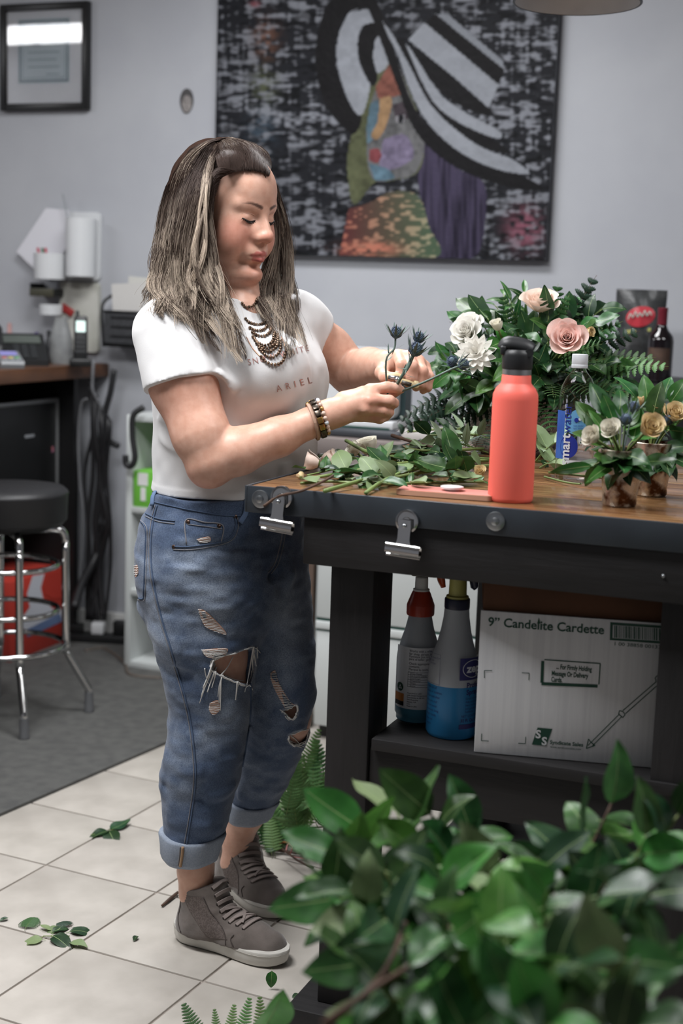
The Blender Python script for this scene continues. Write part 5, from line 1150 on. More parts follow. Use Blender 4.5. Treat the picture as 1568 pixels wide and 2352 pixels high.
mk('frayed_threads', cat(*[g for g in G if g]), m_fray, jn, True, kind='stuff')
for i, poly in enumerate(RIPS):
    P = []
    for p in crv(poly + [poly[0]], 5):
        c = np.mean(poly, 0); h = hit(c[0] + (p[0] - c[0]) * 1.06, c[1] + (p[1] - c[1]) * 1.06, T_jeans)
        if h: P.append(h[0] + h[1] * .0006 + rnd.uniform(0, 1) * Vector((rnd.uniform(-.003, .003), rnd.uniform(-.003, .003), rnd.uniform(-.003, .003))))
    dref = np.median([(q - Vector(CAM)).length for q in P]); P = [q for q in P if (q - Vector(CAM)).length < dref + .04]
    mk('frayed_rim', tube(P, [rnd.uniform(.0006, .0027) for _ in P], 5), m_fray, jn, True)
# turned-up cuffs
m_cuff = M('denim_inside', '#8f98a6', .85, col2='#808a99', scale=300, bump=.3, bscale=400, bdist=.001)
def cuff(rows, z0, z1, name, grow):
    r = sorted(rows); z = [q[0] for q in r]; V, F = [], []; n = 56; prof = [(z0 + .004, grow - .012), (z0, grow - .006), (z0 - .001, grow), (z0 + .008, grow + .003), ((z0 + z1) / 2, grow + .002), (z1 - .006, grow + .003), (z1, grow), (z1 - .001, grow - .008)]
    for zz, gr in prof:
        cx, cy, a, b = [np.interp(zz, z, [q[i] for q in r]) for i in (1, 2, 3, 4)]
        for k in range(n):
            t = 2 * PI * k / n; w = .002 * math.sin(3 * t + 1) + .0015 * math.sin(7 * t); p = np.array([cx, cy]) + RHip[:2, 0] * (a + gr + w) * math.cos(t) + RHip[:2, 1] * (b + gr + w) * math.sin(t); V.append((p[0], p[1], zz + .004 * math.sin(2 * t + .5)))
    for i in range(len(prof) - 1):
        for k in range(n): F.append((i * n + k, i * n + (k + 1) % n, (i + 1) * n + (k + 1) % n, (i + 1) * n + k))
    return mk(name, (V, F), m_cuff, jn, True, label='turned-up pale cuff')
cR = cuff(loft_px(rrows, TH_H), CUFR - .012, CUFR + .046, 'cuff', .005); cL = cuff(loft_px(lrows, TH_H), CUFL - .012, CUFL + .036, 'cuff', .005)
def bvho(o): me = o.data; return BVHTree.FromPolygons([v.co.copy() for v in me.vertices], [tuple(p.vertices) for p in me.polygons])
TcR = bvho(cR)
surf_line([(420, 1945), (418, 1965), (414, 1990)], .0032, M('tan_thread', '#9c7f63', .8), 'cuff_seam', (TcR,), .001)
surf_line([(414, 1944), (412, 1965), (409, 1988)], .0012, m_stitch, 'cuff_seam', (TcR,), .001)
# ------------------------------------------------------------------ high-top sneakers
m_suede = M('taupe_suede', '#6d645f', .9, col2='#5d5550', scale=25, bump=.25, bscale=300, bdist=.0015, sheen=.3)
m_mesh2 = M('perforated_suede', '#6a605c', .9, col2='#564d49', scale=420, detail=0, bump=.5, bscale=420, bdist=.001)
m_sole = M('white_rubber', '#cfccc5', .5, col2='#c2bfb8', scale=18)
m_lace = M('taupe_lace', '#857a75', .85, bump=.3, bscale=500, bdist=.001)
m_dk = M('dark_lining', '#2a2523', .9)
def ribbon(P, Nn, w, t=.0012):
    V, F = [], []; P = [Vector(p) for p in P]
    for i, p in enumerate(P):
        tg = (P[min(i + 1, len(P) - 1)] - P[max(i - 1, 0)]).normalized(); n = Vector(Nn[i]).normalized(); s = tg.cross(n).normalized() * w / 2
        V += [tuple(p - s), tuple(p - s * .8 + n * t), tuple(p + s * .8 + n * t), tuple(p + s)]
    for i in range(len(P) - 1):
        a = 4 * i; F += [(a, a + 1, a + 5, a + 4), (a + 1, a + 2, a + 6, a + 5), (a + 2, a + 3, a + 7, a + 6), (a + 3, a, a + 4, a + 7)]
    n = 4 * (len(P) - 1); F += [(3, 2, 1, 0), (n, n + 1, n + 2, n + 3)]; return V, F
def shoe(org, ang, L, lab, mir):
    root = empty('shoe', (0, 0, 0), 0); root.parent = person; root['label'] = lab
    Mx = Matrix.Translation((org[0], org[1], 0)) @ Matrix.Rotation(ang, 4, 'Z')
    hw = [(0, .004), (.006, .018), (.02, .029), (.04, .0335), (.08, .034), (.12, .036), (.155, .0425), (.185, .0455), (.21, .0430), (.235, .034), (.25, .021), (.258, .004)]
    k = L / .258; xs = np.linspace(0, 1, 27)
    xs = .5 - .5 * np.cos(xs * PI); W_ = np.interp(xs * .258, [h[0] for h in hw], [h[1] for h in hw]); ctr = .006 * mir * np.sin(xs * PI * 1.1)
    loop = [(x * L, c + w) for x, w, c in zip(xs, W_, ctr)] + [(x * L, c - w) for x, w, c in list(zip(xs, W_, ctr))[::-1]]
    n = len(loop); V, F = [], []
    for z, g in ((.0022, .90), (.006, .97), (.016, 1.03), (.026, 1.06), (.0325, 1.065), (.034, 1.05), (.034, .96)):
        for (x, y) in loop:
            xx = L / 2 + (x - L / 2) * (1 + (g - 1) * .35); spring = .006 * max(0, (x / L - .78) / .22) ** 2 + .002 * max(0, (.1 - x / L) / .1)
            rise = .006 * (1 if x / L < .5 else 0) * (z > .02) * max(0, 1 - x / L * 2)
            V.append((xx, y * g, z + spring * (1 if z < .01 else .6) + rise))
    for i in range(6):
        for j in range(n): F.append((i * n + j, i * n + (j + 1) % n, (i + 1) * n + (j + 1) % n, (i + 1) * n + j))
    F.append(tuple(range(n - 1, -1, -1))); F.append(tuple(6 * n + j for j in range(n)))
    mk('sole', xf((V, F), Mx), m_sole, root, .8, label='white rubber cupsole')
    mk('sole_groove', xf(tube([(L / 2 + (x - L / 2) * 1.021, y * 1.066, .0275 + .004 * max(0, (x / L - .78) / .22) ** 2 + .006 * max(0, 1 - x / L * 2)) for x, y in loop[2:-2]], .0009, 4), Mx), M('sole_line', '#a8a49c', .6) if 'sole_line' not in bpy.data.materials else bpy.data.materials['sole_line'], root, True)
    # upper
    def sy(fn, s):  # narrow across
        def g(p): q = p.copy(); q[..., 1] = q[..., 1] / s; return fn(q) * min(s, 1)
        return g
    c0 = float(np.interp(.5, xs, ctr))
    up_ = [S(sy(rc((.060, 0, .045), (.066, 0, .125), .048, .047), .96), .02), S(sy(rc((.05, 0, .035), (.10, 0, .05), .040, .045), .86), .025), S(rc((.10, c0 * .6, .055), (.165, c0, .036), .042, .034), .03), S(rc((.165, c0, .034), (.218 * k, c0, .030), .0400, .0335), .03), S(rc((.16, c0 * .7, .03), (.185, c0 * .7, .03), .042, .041), .02),
           S(sy(rc((.098, 0, .10), (.104, 0, .142), .026, .014), 1.5), .015)]
    def cut(p):
        top = 0.136 + .014 * np.clip((p[..., 0] - .07) / .04, -.6, 1); return np.maximum(.029 - p[..., 2], p[..., 2] - top)
    def disp(p): return .0018 * noise3(p, 40, 11) + .0012 * noise3(p * np.array([1, 1, 2.]), 70, 12)
    uq = [S(lambda p, u=up_: np.maximum(_un(u, p), cut(p)), .001), S(sy(rc((.060, 0, .155), (.068, 0, .19), .037, .042), .82), .004, '-')]
    uV, uF = sdf_mesh(uq, (-.01, -.07, .02), (.285, .07, .18), .0022, disp, smooth=1)
    ms = np_mesh('upper', uV, uF, m_suede); o = link('upper', ms, root); o.matrix_local = Mx
    tr = bvh_of(uV, uF)
    def sp(x, y, z, dirn):
        d = Vector(dirn).normalized(); l, nn, i, ds = tr.ray_cast(Vector((x, y, z)) - d * .12, d); return (l, nn) if l is not None else None
    # perforated side panels, seams
    for s in (1, -1):
        rows = []
        for a in np.linspace(0, 1, 9):
            rows.append([sp(.035 + .05 * b + .075 * a * (1 - .1 * b), 0, .118 - .078 * a + .006 * b, (0, -s, 0)) for b in np.linspace(0, 1, 6)])
        Vq = [tuple(h[0] + h[1] * .0009) if h else (0, 0, 0) for r in rows for h in r]; ok = all(h for r in rows for h in r)
        if ok: mk('side_panel', xf((Vq, [(i * 6 + j, i * 6 + j + 1, (i + 1) * 6 + j + 1, (i + 1) * 6 + j) for i in range(8) for j in range(5)]), Mx), m_mesh2, root, True, label='perforated side panel')
        for pts in ([(.022, .12), (.030, .09), (.026, .06), (.04, .035)], [(.09, .125), (.105, .10), (.125, .075), (.145, .055), (.15, .034)], [(.165, .058), (.16, .048), (.168, .035)]):
            P = [sp(x, 0, z, (0, -s, 0)) for x, z in [(q[0], q[1]) for q in spline([(a, b, 0) for a, b in pts], 5)]]; P = [h for h in P if h]
            if len(P) > 2: mk('seam', xf(tube([h[0] + h[1] * .0006 for h in P], .0011, 4), Mx), m_dk if False else M('suede_seam', '#463e3b', .9) if 'suede_seam' not in bpy.data.materials else bpy.data.materials['suede_seam'], root, True)
    # collar lining
    # laces: eight bars and the crossings between them
    Nv = Vector((.62, 0, .78))
    for i in range(8):
        t = i / 7; cx, cz = .098 + .078 * t, .128 - .068 * t; w = .027 + .004 * t
        for kind_ in (0, 1):
            P, Nn = [], []
            for u in np.linspace(-1, 1, 9):
                sl = .0035 * u if kind_ == 0 else (-.011 * u + .006) * (1 if i % 2 else -1)
                y = u * w * (1 if kind_ == 0 else .72); h = sp(cx + sl * .78, y + c0 * t, cz - sl * .62, -Nv)
                if h: P.append(h[0] + h[1] * (.0016 + (.0016 if kind_ else .0) + .0012 * (1 - u * u))); Nn.append(h[1])
            if len(P) > 3 and not (kind_ == 1 and i in (0, 1, 2, 3, 7)): mk('lace', xf(ribbon(P, Nn, .0082 if kind_ == 0 else .006, .0018), Mx), m_lace, root, .6)
            if kind_ == 0 and len(P) > 3:
                for e_, q in ((P[0], Nn[0]), (P[-1], Nn[-1])): mk('eyelet', xf(lathe([(.0028, 0), (.0022, .0008), (.001, .0008)], 10), Mx @ frame(e_ - q * .0008, q.orthogonal(), q)), m_dk, root, True)
    return root
def _un(prims, p):
    d = None
    for s in prims: di = s.fn(p); d = di if d is None else smin(d, di, s.k)
    return d
shoe((-1.345, 2.570), -.095, .272, 'taupe suede high-top sneaker planted on the tile seam', 1)
shoe((-1.388, 2.872), -.53, .262, 'taupe suede high-top sneaker set back by the bench', -1)

# ------------------------------------------------------------------ hair
m_hair = M('hair', '#ffffff', .58, attr='col', spec=.15); m_cap = M('hair_mass', '#ffffff', 1., attr='col', spec=0.)
cap = [S(hell((-.022, 0, .050), (.104, .080, .085)), .03), S(hell((-.035, 0, .100), (.060, .052, .028)), .03), S(rc(hp(-.058, 0, .02), hp(-.085, 0, -.16), .075, .060), .05),
       S(hell((.105, 0, -.045), (.098, .080, .116)), .008, '-'), S(hell((.06, 0, -.12), (.085, .085, .10)), .012, '-')]
cV, cF = sdf_mesh(cap, HO - .24, HO + .24, .0045, lambda p: .006 * noise3(p * np.array([1, 1, .35]), 60, 3), smooth=1)
cc = np.tile(np.array(lin('#2f231e')[:3]), (len(cV), 1)) * (1 + .5 * noise3(cV * np.array([1, 1, .3]), 120, 4))[:, None]
hair = link('hair', np_mesh('hair', cV, cF, m_cap, cc), person); hair['label'] = 'long brown hair with ash-blonde highlights'
T_cap = bvh_of(cV, cF)
SHEETS = [
 # (guides, strands, clumps, wave, blond, dark root length)
 ([[(436, 342, .05), (384, 430, .04), (364, 540, .03), (350, 620, .0), (344, 668, -.01), (350, 715, -.03)], [(458, 330, .0), (402, 425, -.05), (383, 540, -.08), (372, 630, -.10), (370, 690, -.12), (392, 745, -.14)], [(478, 328, -.04), (428, 420, -.11), (408, 540, -.14), (404, 630, -.15), (418, 700, -.17), (462, 770, -.20)], [(490, 335, -.07), (452, 420, -.14), (438, 540, -.16), (438, 630, -.17), (465, 705, -.19), (515, 800, -.22)], [(497, 362, -.10), (474, 430, -.15), (462, 530, -.165), (470, 630, -.18), (498, 710, -.20), (545, 838, -.225)], [(502, 392, -.12), (486, 445, -.15), (482, 530, -.165), (498, 612, -.175), (522, 690, -.19), (566, 806, -.22)]], 2500, 90, 15., .60, .5),
 ([[(608, 392, -.02), (624, 450, .02), (626, 540, .03), (592, 640, -.02), (598, 700, -.10), (634, 775, -.16)], [(610, 385, .0), (633, 450, .05), (641, 540, .06), (628, 640, .01), (630, 710, -.07), (656, 806, -.13)], [(608, 376, .03), (640, 450, .08), (654, 540, .08), (654, 640, .04), (660, 712, -.03), (678, 822, -.08)], [(602, 366, .06), (640, 440, .1), (660, 540, .1), (668, 625, .09), (678, 710, .05), (690, 806, .0)]], 1200, 40, 10., .58, .6),
 ([[(500, 322, .03), (440, 400, .10), (408, 520, .10), (400, 650, .07), (410, 720, .03)], [(470, 326, .02), (400, 400, .06), (376, 520, .05), (362, 640, .03), (352, 700, .01)]], 350, 24, 4., .5, .3),
 ([[(508, 318, .03), (462, 332, .07), (416, 385, .09), (388, 480, .08)], [(520, 316, .02), (470, 326, .03), (424, 370, .02), (394, 450, .0)], [(505, 322, .0), (476, 332, -.03), (444, 372, -.08), (420, 450, -.11)]], 700, 40, 2., .35, .5),
 ([[(506, 402, -.14), (497, 372, -.13), (492, 345, -.09), (478, 328, -.03)], [(530, 394, -.14), (522, 358, -.13), (512, 332, -.07), (498, 319, .0)], [(562, 388, -.12), (552, 348, -.10), (538, 325, -.05), (512, 315, .02)], [(592, 390, -.09), (586, 348, -.06), (564, 326, -.02), (524, 315, .04)], [(611, 397, -.04), (612, 362, -.01), (592, 336, .02), (540, 318, .06)], [(619, 402, .0), (622, 372, .03), (604, 343, .05), (555, 322, .08)]], 1800, 90, 1.5, .14, 1.),
 ([[(500, 330, -.03), (476, 372, -.14), (462, 470, -.17), (452, 560, -.18), (430, 640, -.18), (440, 700, -.2)], [(505, 345, -.06), (486, 395, -.15), (470, 470, -.175), (468, 560, -.185), (474, 650, -.19), (500, 730, -.21)]], 260, 12, 12., .95, .12),
 ([[(606, 400, -.03), (618, 430, .0), (636, 520, .05), (648, 600, .07)], [(600, 380, .03), (632, 420, .06), (656, 520, .09), (664, 600, .08)]], 160, 10, 6., .3, .6),
 ([[(545, 394, -.14), (508, 384, -.15), (482, 398, -.15), (464, 460, -.16), (456, 530, -.17)], [(508, 408, -.14), (490, 420, -.15), (474, 455, -.16), (464, 530, -.17)], [(496, 448, -.14), (484, 466, -.15), (474, 525, -.165), (472, 590, -.175)], [(488, 490, -.13), (482, 510, -.14), (480, 560, -.165), (486, 620, -.175)]], 420, 26, 4., .18, .8)]
TREES = (T_cap, T_shirt, T_body)
HV, HFc, HC = [], [], []
cdk, cmd, cbl = [np.array(lin(h)[:3]) for h in ('#2f231e', '#66503f', '#bcac9b')]
nv = 0
camv = Vector(CAM)
for gi, (guides, ns, nc, wave, blond, rootl) in enumerate(SHEETS):
    NP = 18; G = []
    for g in guides:
        sp_ = np.array(spline(g, 8)); tt = np.linspace(0, len(sp_) - 1, NP); G.append(np.stack([np.interp(tt, np.arange(len(sp_)), sp_[:, i]) for i in range(3)], -1))
    G = np.array(G); ng = len(G) - 1
    cl_s = nrs.rand(nc) * ng; cl_ph = nrs.rand(nc) * 6.28; cl_len = .74 + .30 * nrs.rand(nc); cl_bl = nrs.rand(nc); cl_amp = .5 + nrs.rand(nc)
    for k in range(ns):
        c = nrs.randint(nc); s = nrs.rand() * ng; fly = nrs.rand() < .035
        s = np.clip(s, 0, ng - 1e-6); cs = np.clip(cl_s[c], 0, ng - 1e-6)
        # nearest clump of a few tries
        for _ in range(5):
            c2 = nrs.randint(nc)
            if abs(cl_s[c2] - s) < abs(cl_s[c] - s): c = c2
        cs = np.clip(cl_s[c], 0, ng - 1e-6); t = np.linspace(0, 1, NP)
        w = (t ** 1.4) * (.88 if not fly else 0); sk = s * (1 - w) + cs * w
        i0 = np.floor(sk).astype(int); fr_ = sk - i0; idx = np.arange(NP); P = G[i0, idx] * (1 - fr_)[:, None] + G[np.minimum(i0 + 1, ng), idx] * fr_[:, None]
        P = P.copy(); am = wave * t * cl_amp[c]
        P[:, 2] += .010 * t * (gi in (0, 1, 5)) * np.sin(t * 10 + cl_ph[c] * 2.3); P[:, 0] += am * 1.5 * np.sin(t * 10 + cl_ph[c]) + (nrs.randn() * 2.2 + np.cumsum(nrs.randn(NP)) * .35) * (t + .1) * (1 if not fly else 3.5); P[:, 1] += am * .3 * np.cos(t * 6 + cl_ph[c])
        ln_ = cl_len[c] * (.9 + .12 * nrs.rand()); t00 = nrs.rand() * (.10 if gi in (4, 7) else .02) - (.06 if gi == 4 else 0); P = np.stack([np.interp(t00 + t * (ln_ - t00), t, P[:, i]) for i in range(3)], -1)
        if t00 < 0: P[0] += (P[0] - P[2]) * .5 * nrs.rand()
        lift = .003 + .012 * nrs.rand() * cl_amp[c] * (1 if gi != 4 else .6); pts = []
        for x, y, dd in P:
            q = Vector(J(x, y, dd)); dv_ = q - camv; D = dv_.length; h = hit(x, y, *(TREES if gi in (0, 3, 4, 5, 7) else (T_cap, T_shirt)))
            if h and h[2] < D + lift: q = camv + dv_ * ((h[2] - lift) / D)
            pts.append(q)
        pts = np.array(pts); pts[1:-1] = pts[1:-1] * .5 + .25 * (pts[:-2] + pts[2:])
        r0 = .00075 if not fly else .0004
        tan = np.gradient(pts, axis=0); tan /= np.linalg.norm(tan, axis=1)[:, None] + 1e-9; u = np.cross(tan, FW); u /= np.linalg.norm(u, axis=1)[:, None] + 1e-9; v_ = np.cross(tan, u)
        rr = (r0 * (1 - .55 * t) * np.minimum(1, .25 + t * 8))[:, None]
        for a in (0, 2.094, 4.189): HV.append(pts + rr * (u * math.cos(a) + v_ * math.sin(a)))
        b_ = np.clip(blond * (.05 + 1.6 * cl_bl[c]) + .22 * nrs.randn(), 0, 1); tb = np.clip((t - rootl * .5) / (.35 + rootl * .3), 0, 1) * b_
        colr = cdk * (1 - tb[:, None]) + (cmd * .45 + cbl * .55 if b_ < .45 else cbl) * tb[:, None]; colr = colr * (.82 + .36 * nrs.rand())
        for _ in range(3): HC.append(colr)
        ii = np.arange(NP - 1)
        for a in range(3):
            b2 = (a + 1) % 3; HFc.append(np.stack([nv + a * NP + ii, nv + b2 * NP + ii, nv + b2 * NP + ii + 1, nv + a * NP + ii + 1], -1))
        nv += 3 * NP
hs = link('hair_strands', np_mesh('hair_strands', np.concatenate(HV), np.concatenate(HFc), m_hair, np.concatenate(HC)), hair); hs['kind'] = 'stuff'
# ------------------------------------------------------------------ eyes and lashes
m_lash = M('lashes', '#1e1512', .6); m_eye = M('eye', '#2c2320', .15)
T_b2 = T_body
def face_hit(x, y, z):
    o = Vector(hp(x + .06, y, z)); d = Vector(-RH[:, 0]); l, n, i, ds = T_body.ray_cast(o, d); return (l, n)
for s in (1, -1):
    P, Nn = [], []
    for k in range(9):
        t = k / 8; l, n = face_hit(.09, s * (.0175 + .0275 * t), -.0035 - .0035 * math.sin(t * PI) + .0025 * t); P.append(l + n * .0008); Nn.append(n)
    mk('eyelashes', cat(tube(P, [.0006 + .0013 * math.sin((k + 1) / 10 * PI) ** .7 for k in range(9)], 6), *[tube([P[k], P[k] + Vector(RH[:, 0]) * .004 + Vector(RH[:, 2]) * -.0035 + Vector(RH[:, 1]) * s * .0015 * (k - 3)], [.0007, .0002], 4) for k in range(1, 9)]), m_lash, person, True)
    P2 = []
    for k in range(7):
        t = k / 6; l, n = face_hit(.09, s * (.021 + .019 * t), -.0062 - .0028 * math.sin(t * PI) + .002 * t); P2.append(l + n * .0002)
    mk('eye', tube(P2, [.0006 + .0016 * math.sin((k + .6) / 7.2 * PI) for k in range(7)], 6), m_eye, person, True)
    P3 = []
    for k in range(8):
        t = k / 7; l, n = face_hit(.09, s * (.018 + .028 * t), .0065 + .0025 * math.sin(t * PI)); P3.append(l + n * .0)
    mk('eyelid_crease', tube(P3, .0006, 5), M('lid_crease', '#d3a894', .5) if 'lid_crease' not in bpy.data.materials else bpy.data.materials['lid_crease'], person, True)
# ------------------------------------------------------------------ necklace, bracelets
m_bead = M('bronze_bead', '#8c7360', .28, .75, col2='#4a3d33', scale=300, detail=0)
nk = empty('necklace', (0, 0, 0)); nk.parent = person; nk['label'] = 'layered bronze bead necklace'
m_cord = M('copper_cord', '#b98a70', .35, .6)
def bead_strand(pts, r, name='bead_strand'):
    P = []
    for p in spline([(a, b, 0) for a, b in pts], 10):
        h = hit(p[0], p[1], T_shirt, T_body)
        if h: P.append(h[0] + h[1] * (r * .9))
    if len(P) < 2: return
    cum = [0]
    for a, b in zip(P[:-1], P[1:]): cum.append(cum[-1] + (b - a).length)
    nb = max(3, int(cum[-1] / (r * 1.75))); G = []
    for k in range(nb + 1):
        s = cum[-1] * k / nb; i = min(len(P) - 2, max(0, int(np.searchsorted(cum, s)) - 1)); f = (s - cum[i]) / max(1e-9, cum[i + 1] - cum[i]); q = P[i].lerp(P[i + 1], f)
        G.append(sphere(tuple(q), r * rnd.uniform(.85, 1.1), 6, 5))
    mk(name, cat(*G), m_bead, nk, True, kind='stuff')
for pts, r in (([(556, 697), (563, 705), (575, 705), (584, 699), (589, 688)], .0031), ([(563, 734), (572, 743), (590, 748), (604, 745), (610, 733)], .0031), ([(574, 756), (588, 762), (606, 760), (616, 745), (620, 735)], .0035), ([(580, 766), (592, 773), (608, 774), (620, 765), (622, 748)], .0035), ([(582, 776), (592, 788), (608, 795), (624, 788), (630, 768)], .0035), ([(586, 782), (598, 796), (614, 801), (630, 792), (637, 770)], .0035), ([(590, 790), (604, 804), (622, 808), (636, 795), (638, 775)], .0035), ([(596, 802), (612, 818), (630, 820), (642, 806), (644, 785)], .0033), ([(600, 820), (612, 832), (632, 838), (648, 830), (655, 808)], .0035)):
    bead_strand(pts, r)
for pts in ([(566, 775), (580, 800), (600, 822)], [(645, 775), (652, 790), (656, 810)]):
    P = [hit(p[0], p[1], T_shirt) for p in spline([(a, b, 0) for a, b in pts], 5)]; mk('cord', tube([h[0] + h[1] * .0015 for h in P if h], .0010, 5), m_cord, nk, True)
fax = unit(RF[4][0] - RF[3][0])
def ring_pts(px, py, dd, r, tilt=0., n=40, sc=1.08):
    c = J(px, py, dd); ax = Vector(fax); u = ax.cross(Vector((0, 0, 1))).normalized(); w = u.cross(ax)
    return [c + np.array(u * math.cos(a) * r + w * math.sin(a) * r * sc + ax * tilt * math.sin(a)) for a in np.linspace(0, 2 * PI, n + 1)]
def bracelet(name, lab): e = empty(name, (0, 0, 0)); e.parent = person; e['label'] = lab; return e
b1_ = bracelet('leather_bracelet', 'thin tan leather bracelet with brass clasp'); P = ring_pts(719, 968, -.184, .0325, .004)
mk('strap', tube(P, .0042, 8, False, flat=.4), M('tan_leather', '#b08f7c', .6), b1_, True)
for k in (28, 29, 12): mk('clasp', sphere(tuple(P[k]), .0048, 8, 6), M('brass', '#a9854f', .3, .9) if 'brass' not in bpy.data.materials else bpy.data.materials['brass'], b1_, True)
b2_ = bracelet('chunky_bracelet', 'chunky dark metal link bracelet'); P = ring_pts(730, 962, -.183, .0325, .003, 16)
m_gun = M('gunmetal', '#5b5148', .3, .8, col2='#3a332d', scale=200)
for k in range(16):
    mk('link', xf(box(-.0062, -.0055, -.0035, .0062, .0055, .0035, .0015), frame(P[k], P[k + 1] - P[k], Vector(P[k] - J(730, 962, -.183)))), m_gun if k % 5 else bpy.data.materials['brass'], b2_, .6)
b3_ = bracelet('bead_bracelet', 'pale pink bead bracelet with one white bead'); P = ring_pts(741, 957, -.182, .0315, .003, 22)
m_pb = M('pale_bead', '#d0b5a5', .3); m_wb = M('white_bead', '#d8dde6', .25); m_db = M('dark_bead', '#2d2a38', .3); m_gb = M('gold_bead', '#b9925a', .3, .8)
for k in range(22): mk('bead', sphere(tuple(P[k]), .0046, 8, 6), (m_pb, m_pb, m_gb, m_pb, m_pb, m_wb, m_db, m_pb)[k % 8], b3_, True)
# ------------------------------------------------------------------ leaves, ferns, flowers
m_leaf = M('glossy_leaf', '#365f2e', .36, col2='#264923', scale=30, rand=.42, transl=.18, bump=.15, bscale=60, bdist=.002)
m_leafb = M('bright_leaf', '#467833', .38, col2='#3a682c', scale=30, rand=.35, transl=.22, bump=.15, bscale=60, bdist=.002)
m_leafd = M('deep_leaf', '#21421f', .38, col2='#1c3a22', scale=30, rand=.35, transl=.1)
m_leafp = M('pale_leaf_back', '#71835b', .55, col2='#72855c', scale=30, rand=.2, transl=.15)
m_sage = M('sage_leaf', '#8a9b80', .6, rand=.2, transl=.1)
m_fern = M('fern_green', '#35572f', .5, rand=.35, transl=.15)
m_fernd = M('fern_dark', '#22392a', .5, rand=.3, transl=.1)
m_stem = M('green_stem', '#6f7f45', .5, col2='#5d6d3a', scale=20, rand=.25); m_twig = M('brown_twig', '#4f3728', .7, col2='#3c2a20', scale=30)
m_midrib = M('midrib', '#8aa06a', .5)
def leaf_geo(L, W, fold=.25, curl=.15, n=8, shape=.75, wav=0., ph=0.):
    V, F = [], []
    for i in range(n + 1):
        t = i / n; w = W / 2 * max(.02, math.sin(PI * t ** shape)) ** .8 * (1 if t < .97 else .5)
        if i == 0: w = W * .02
        if i == n: w = W * .005
        x = L * (t - curl * .25 * t * t); zc = L * (-curl * t * t + curl * .35 * t)
        for k in (-1, -.55, 0, .55, 1):
            y = w * k; V.append((x, y, zc + fold * abs(y) * (1.15 - abs(k) * .35) + wav * W * math.sin(t * 9 + ph + k) * abs(k)))
    for i in range(n):
        for k in range(4): a = i * 5 + k; F.append((a, a + 5, a + 6, a + 1))
    return V, F
def rib_geo(L, fold, curl, n=8):
    return tube([(L * (t - curl * .25 * t * t), 0, L * (-curl * t * t + curl * .35 * t) - .0003) for t in np.linspace(-.12, .92, n)], [.0011 * (1 - .6 * i / n) for i in range(n)], 4)
LEAF = {}
for key, mat, L, W, shp in (('big', m_leaf, .100, .058, .72), ('bigb', m_leafb, .100, .060, .70), ('bigp', m_leafp, .100, .058, .72), ('bigd', m_leafd, .100, .056, .72), ('thin', m_leaf, .100, .026, .8), ('thinb', m_leafb, .100, .028, .8), ('sage', m_sage, .100, .030, .85), ('rose', m_leaf, .100, .062, .62), ('rosep', m_leafp, .100, .060, .62)):
    LEAF[key] = []
    for v in range(4):
        g = cat(leaf_geo(L, W * (.92 + .06 * v), (.35, .15, .5, .25)[v], (.25, .5, .1, -.2)[v], shape=shp, wav=.05, ph=v), rib_geo(L, .2, (.25, .5, .1, -.2)[v]))
        me = mesh('leaf', g, mat, .9); me.materials.append(m_midrib)
        nl = len(leaf_geo(L, W)[1])
        for p in me.polygons[nl:]: p.material_index = 1
        LEAF[key].append(me)
def put(name, me, parent, M4):
    o = bpy.data.objects.new(name, me); COL.objects.link(o)
    if parent is not None: o.parent = parent; o.matrix_local = Matrix.Translation(-parent.location) @ M4
    else: o.matrix_world = M4
    return o
def leaf_at(parent, key, P, d, n, size, name='leaf'):
    me = rnd.choice(LEAF[key]); return put(name, me, parent, frame(P, d, n) @ Matrix.Diagonal((size / .1, size / .1, size / .1, 1)))
def rv(s=1.): return Vector((rnd.gauss(0, 1), rnd.gauss(0, 1), rnd.gauss(0, 1))) * s
CV = Vector(CAM)
def sprig(path, rads, keys, n, size, label, cat_, group=None, name='leafy_branch', t0=.25, spread=1., face=.5, droop=.15, smat=None, upn=.6, flat=False, sizes=None, pull=0.):
    """a stem along path with n leaves on it; every leaf its own object"""
    path = [np.array(q, float) for q in path]
    if pull:
        v = path[-1] - path[-2]; l = np.linalg.norm(v); w0 = path[-1] - path[0]; sh = min(.6, size * pull / max(1e-6, np.linalg.norm(w0))); path = [path[0] + (q - path[0]) * (1 - sh) for q in path]
    P = spline(path, 8); b = P[0]; e = empty(name, tuple(b)); tag(e, label, cat_, group)
    mk('stem', tube([Vector(p) - Vector(b) for p in P], np.linspace(rads[0], rads[1], len(P)).tolist(), 6), smat or m_stem, e, True)
    for k in range(n):
        t = t0 + (1 - t0) * (k + .5) / n if k < n - 1 else 1.; i = min(len(P) - 2, int(t * (len(P) - 1))); f = t * (len(P) - 1) - i; q = Vector(P[i]).lerp(Vector(P[i + 1]), min(1, f)); tg = (Vector(P[i + 1]) - Vector(P[i])).normalized()
        side = tg.cross(Vector((0, 0, 1))) if abs(tg.z) < .8 else tg.cross(Vector((1, 0, 0))); side = side.normalized(); up = side.cross(tg)
        a = k * 2.4 + rnd.uniform(-.5, .5) if not flat else (0 if k % 2 else PI) + rnd.uniform(-.3, .3)
        d = tg * (.65 if k < n - 1 else 1.6) + (side * math.cos(a) + up * math.sin(a)) * spread + Vector((0, 0, -droop)) + rv(.12)
        nn = Vector((0, 0, 1)) * upn + (CV - q).normalized() * face + rv(.25)
        leaf_at(e, rnd.choice(keys), q, d, nn, (size if sizes is None else sizes[k % len(sizes)]) * rnd.uniform(.8, 1.15))
    return e
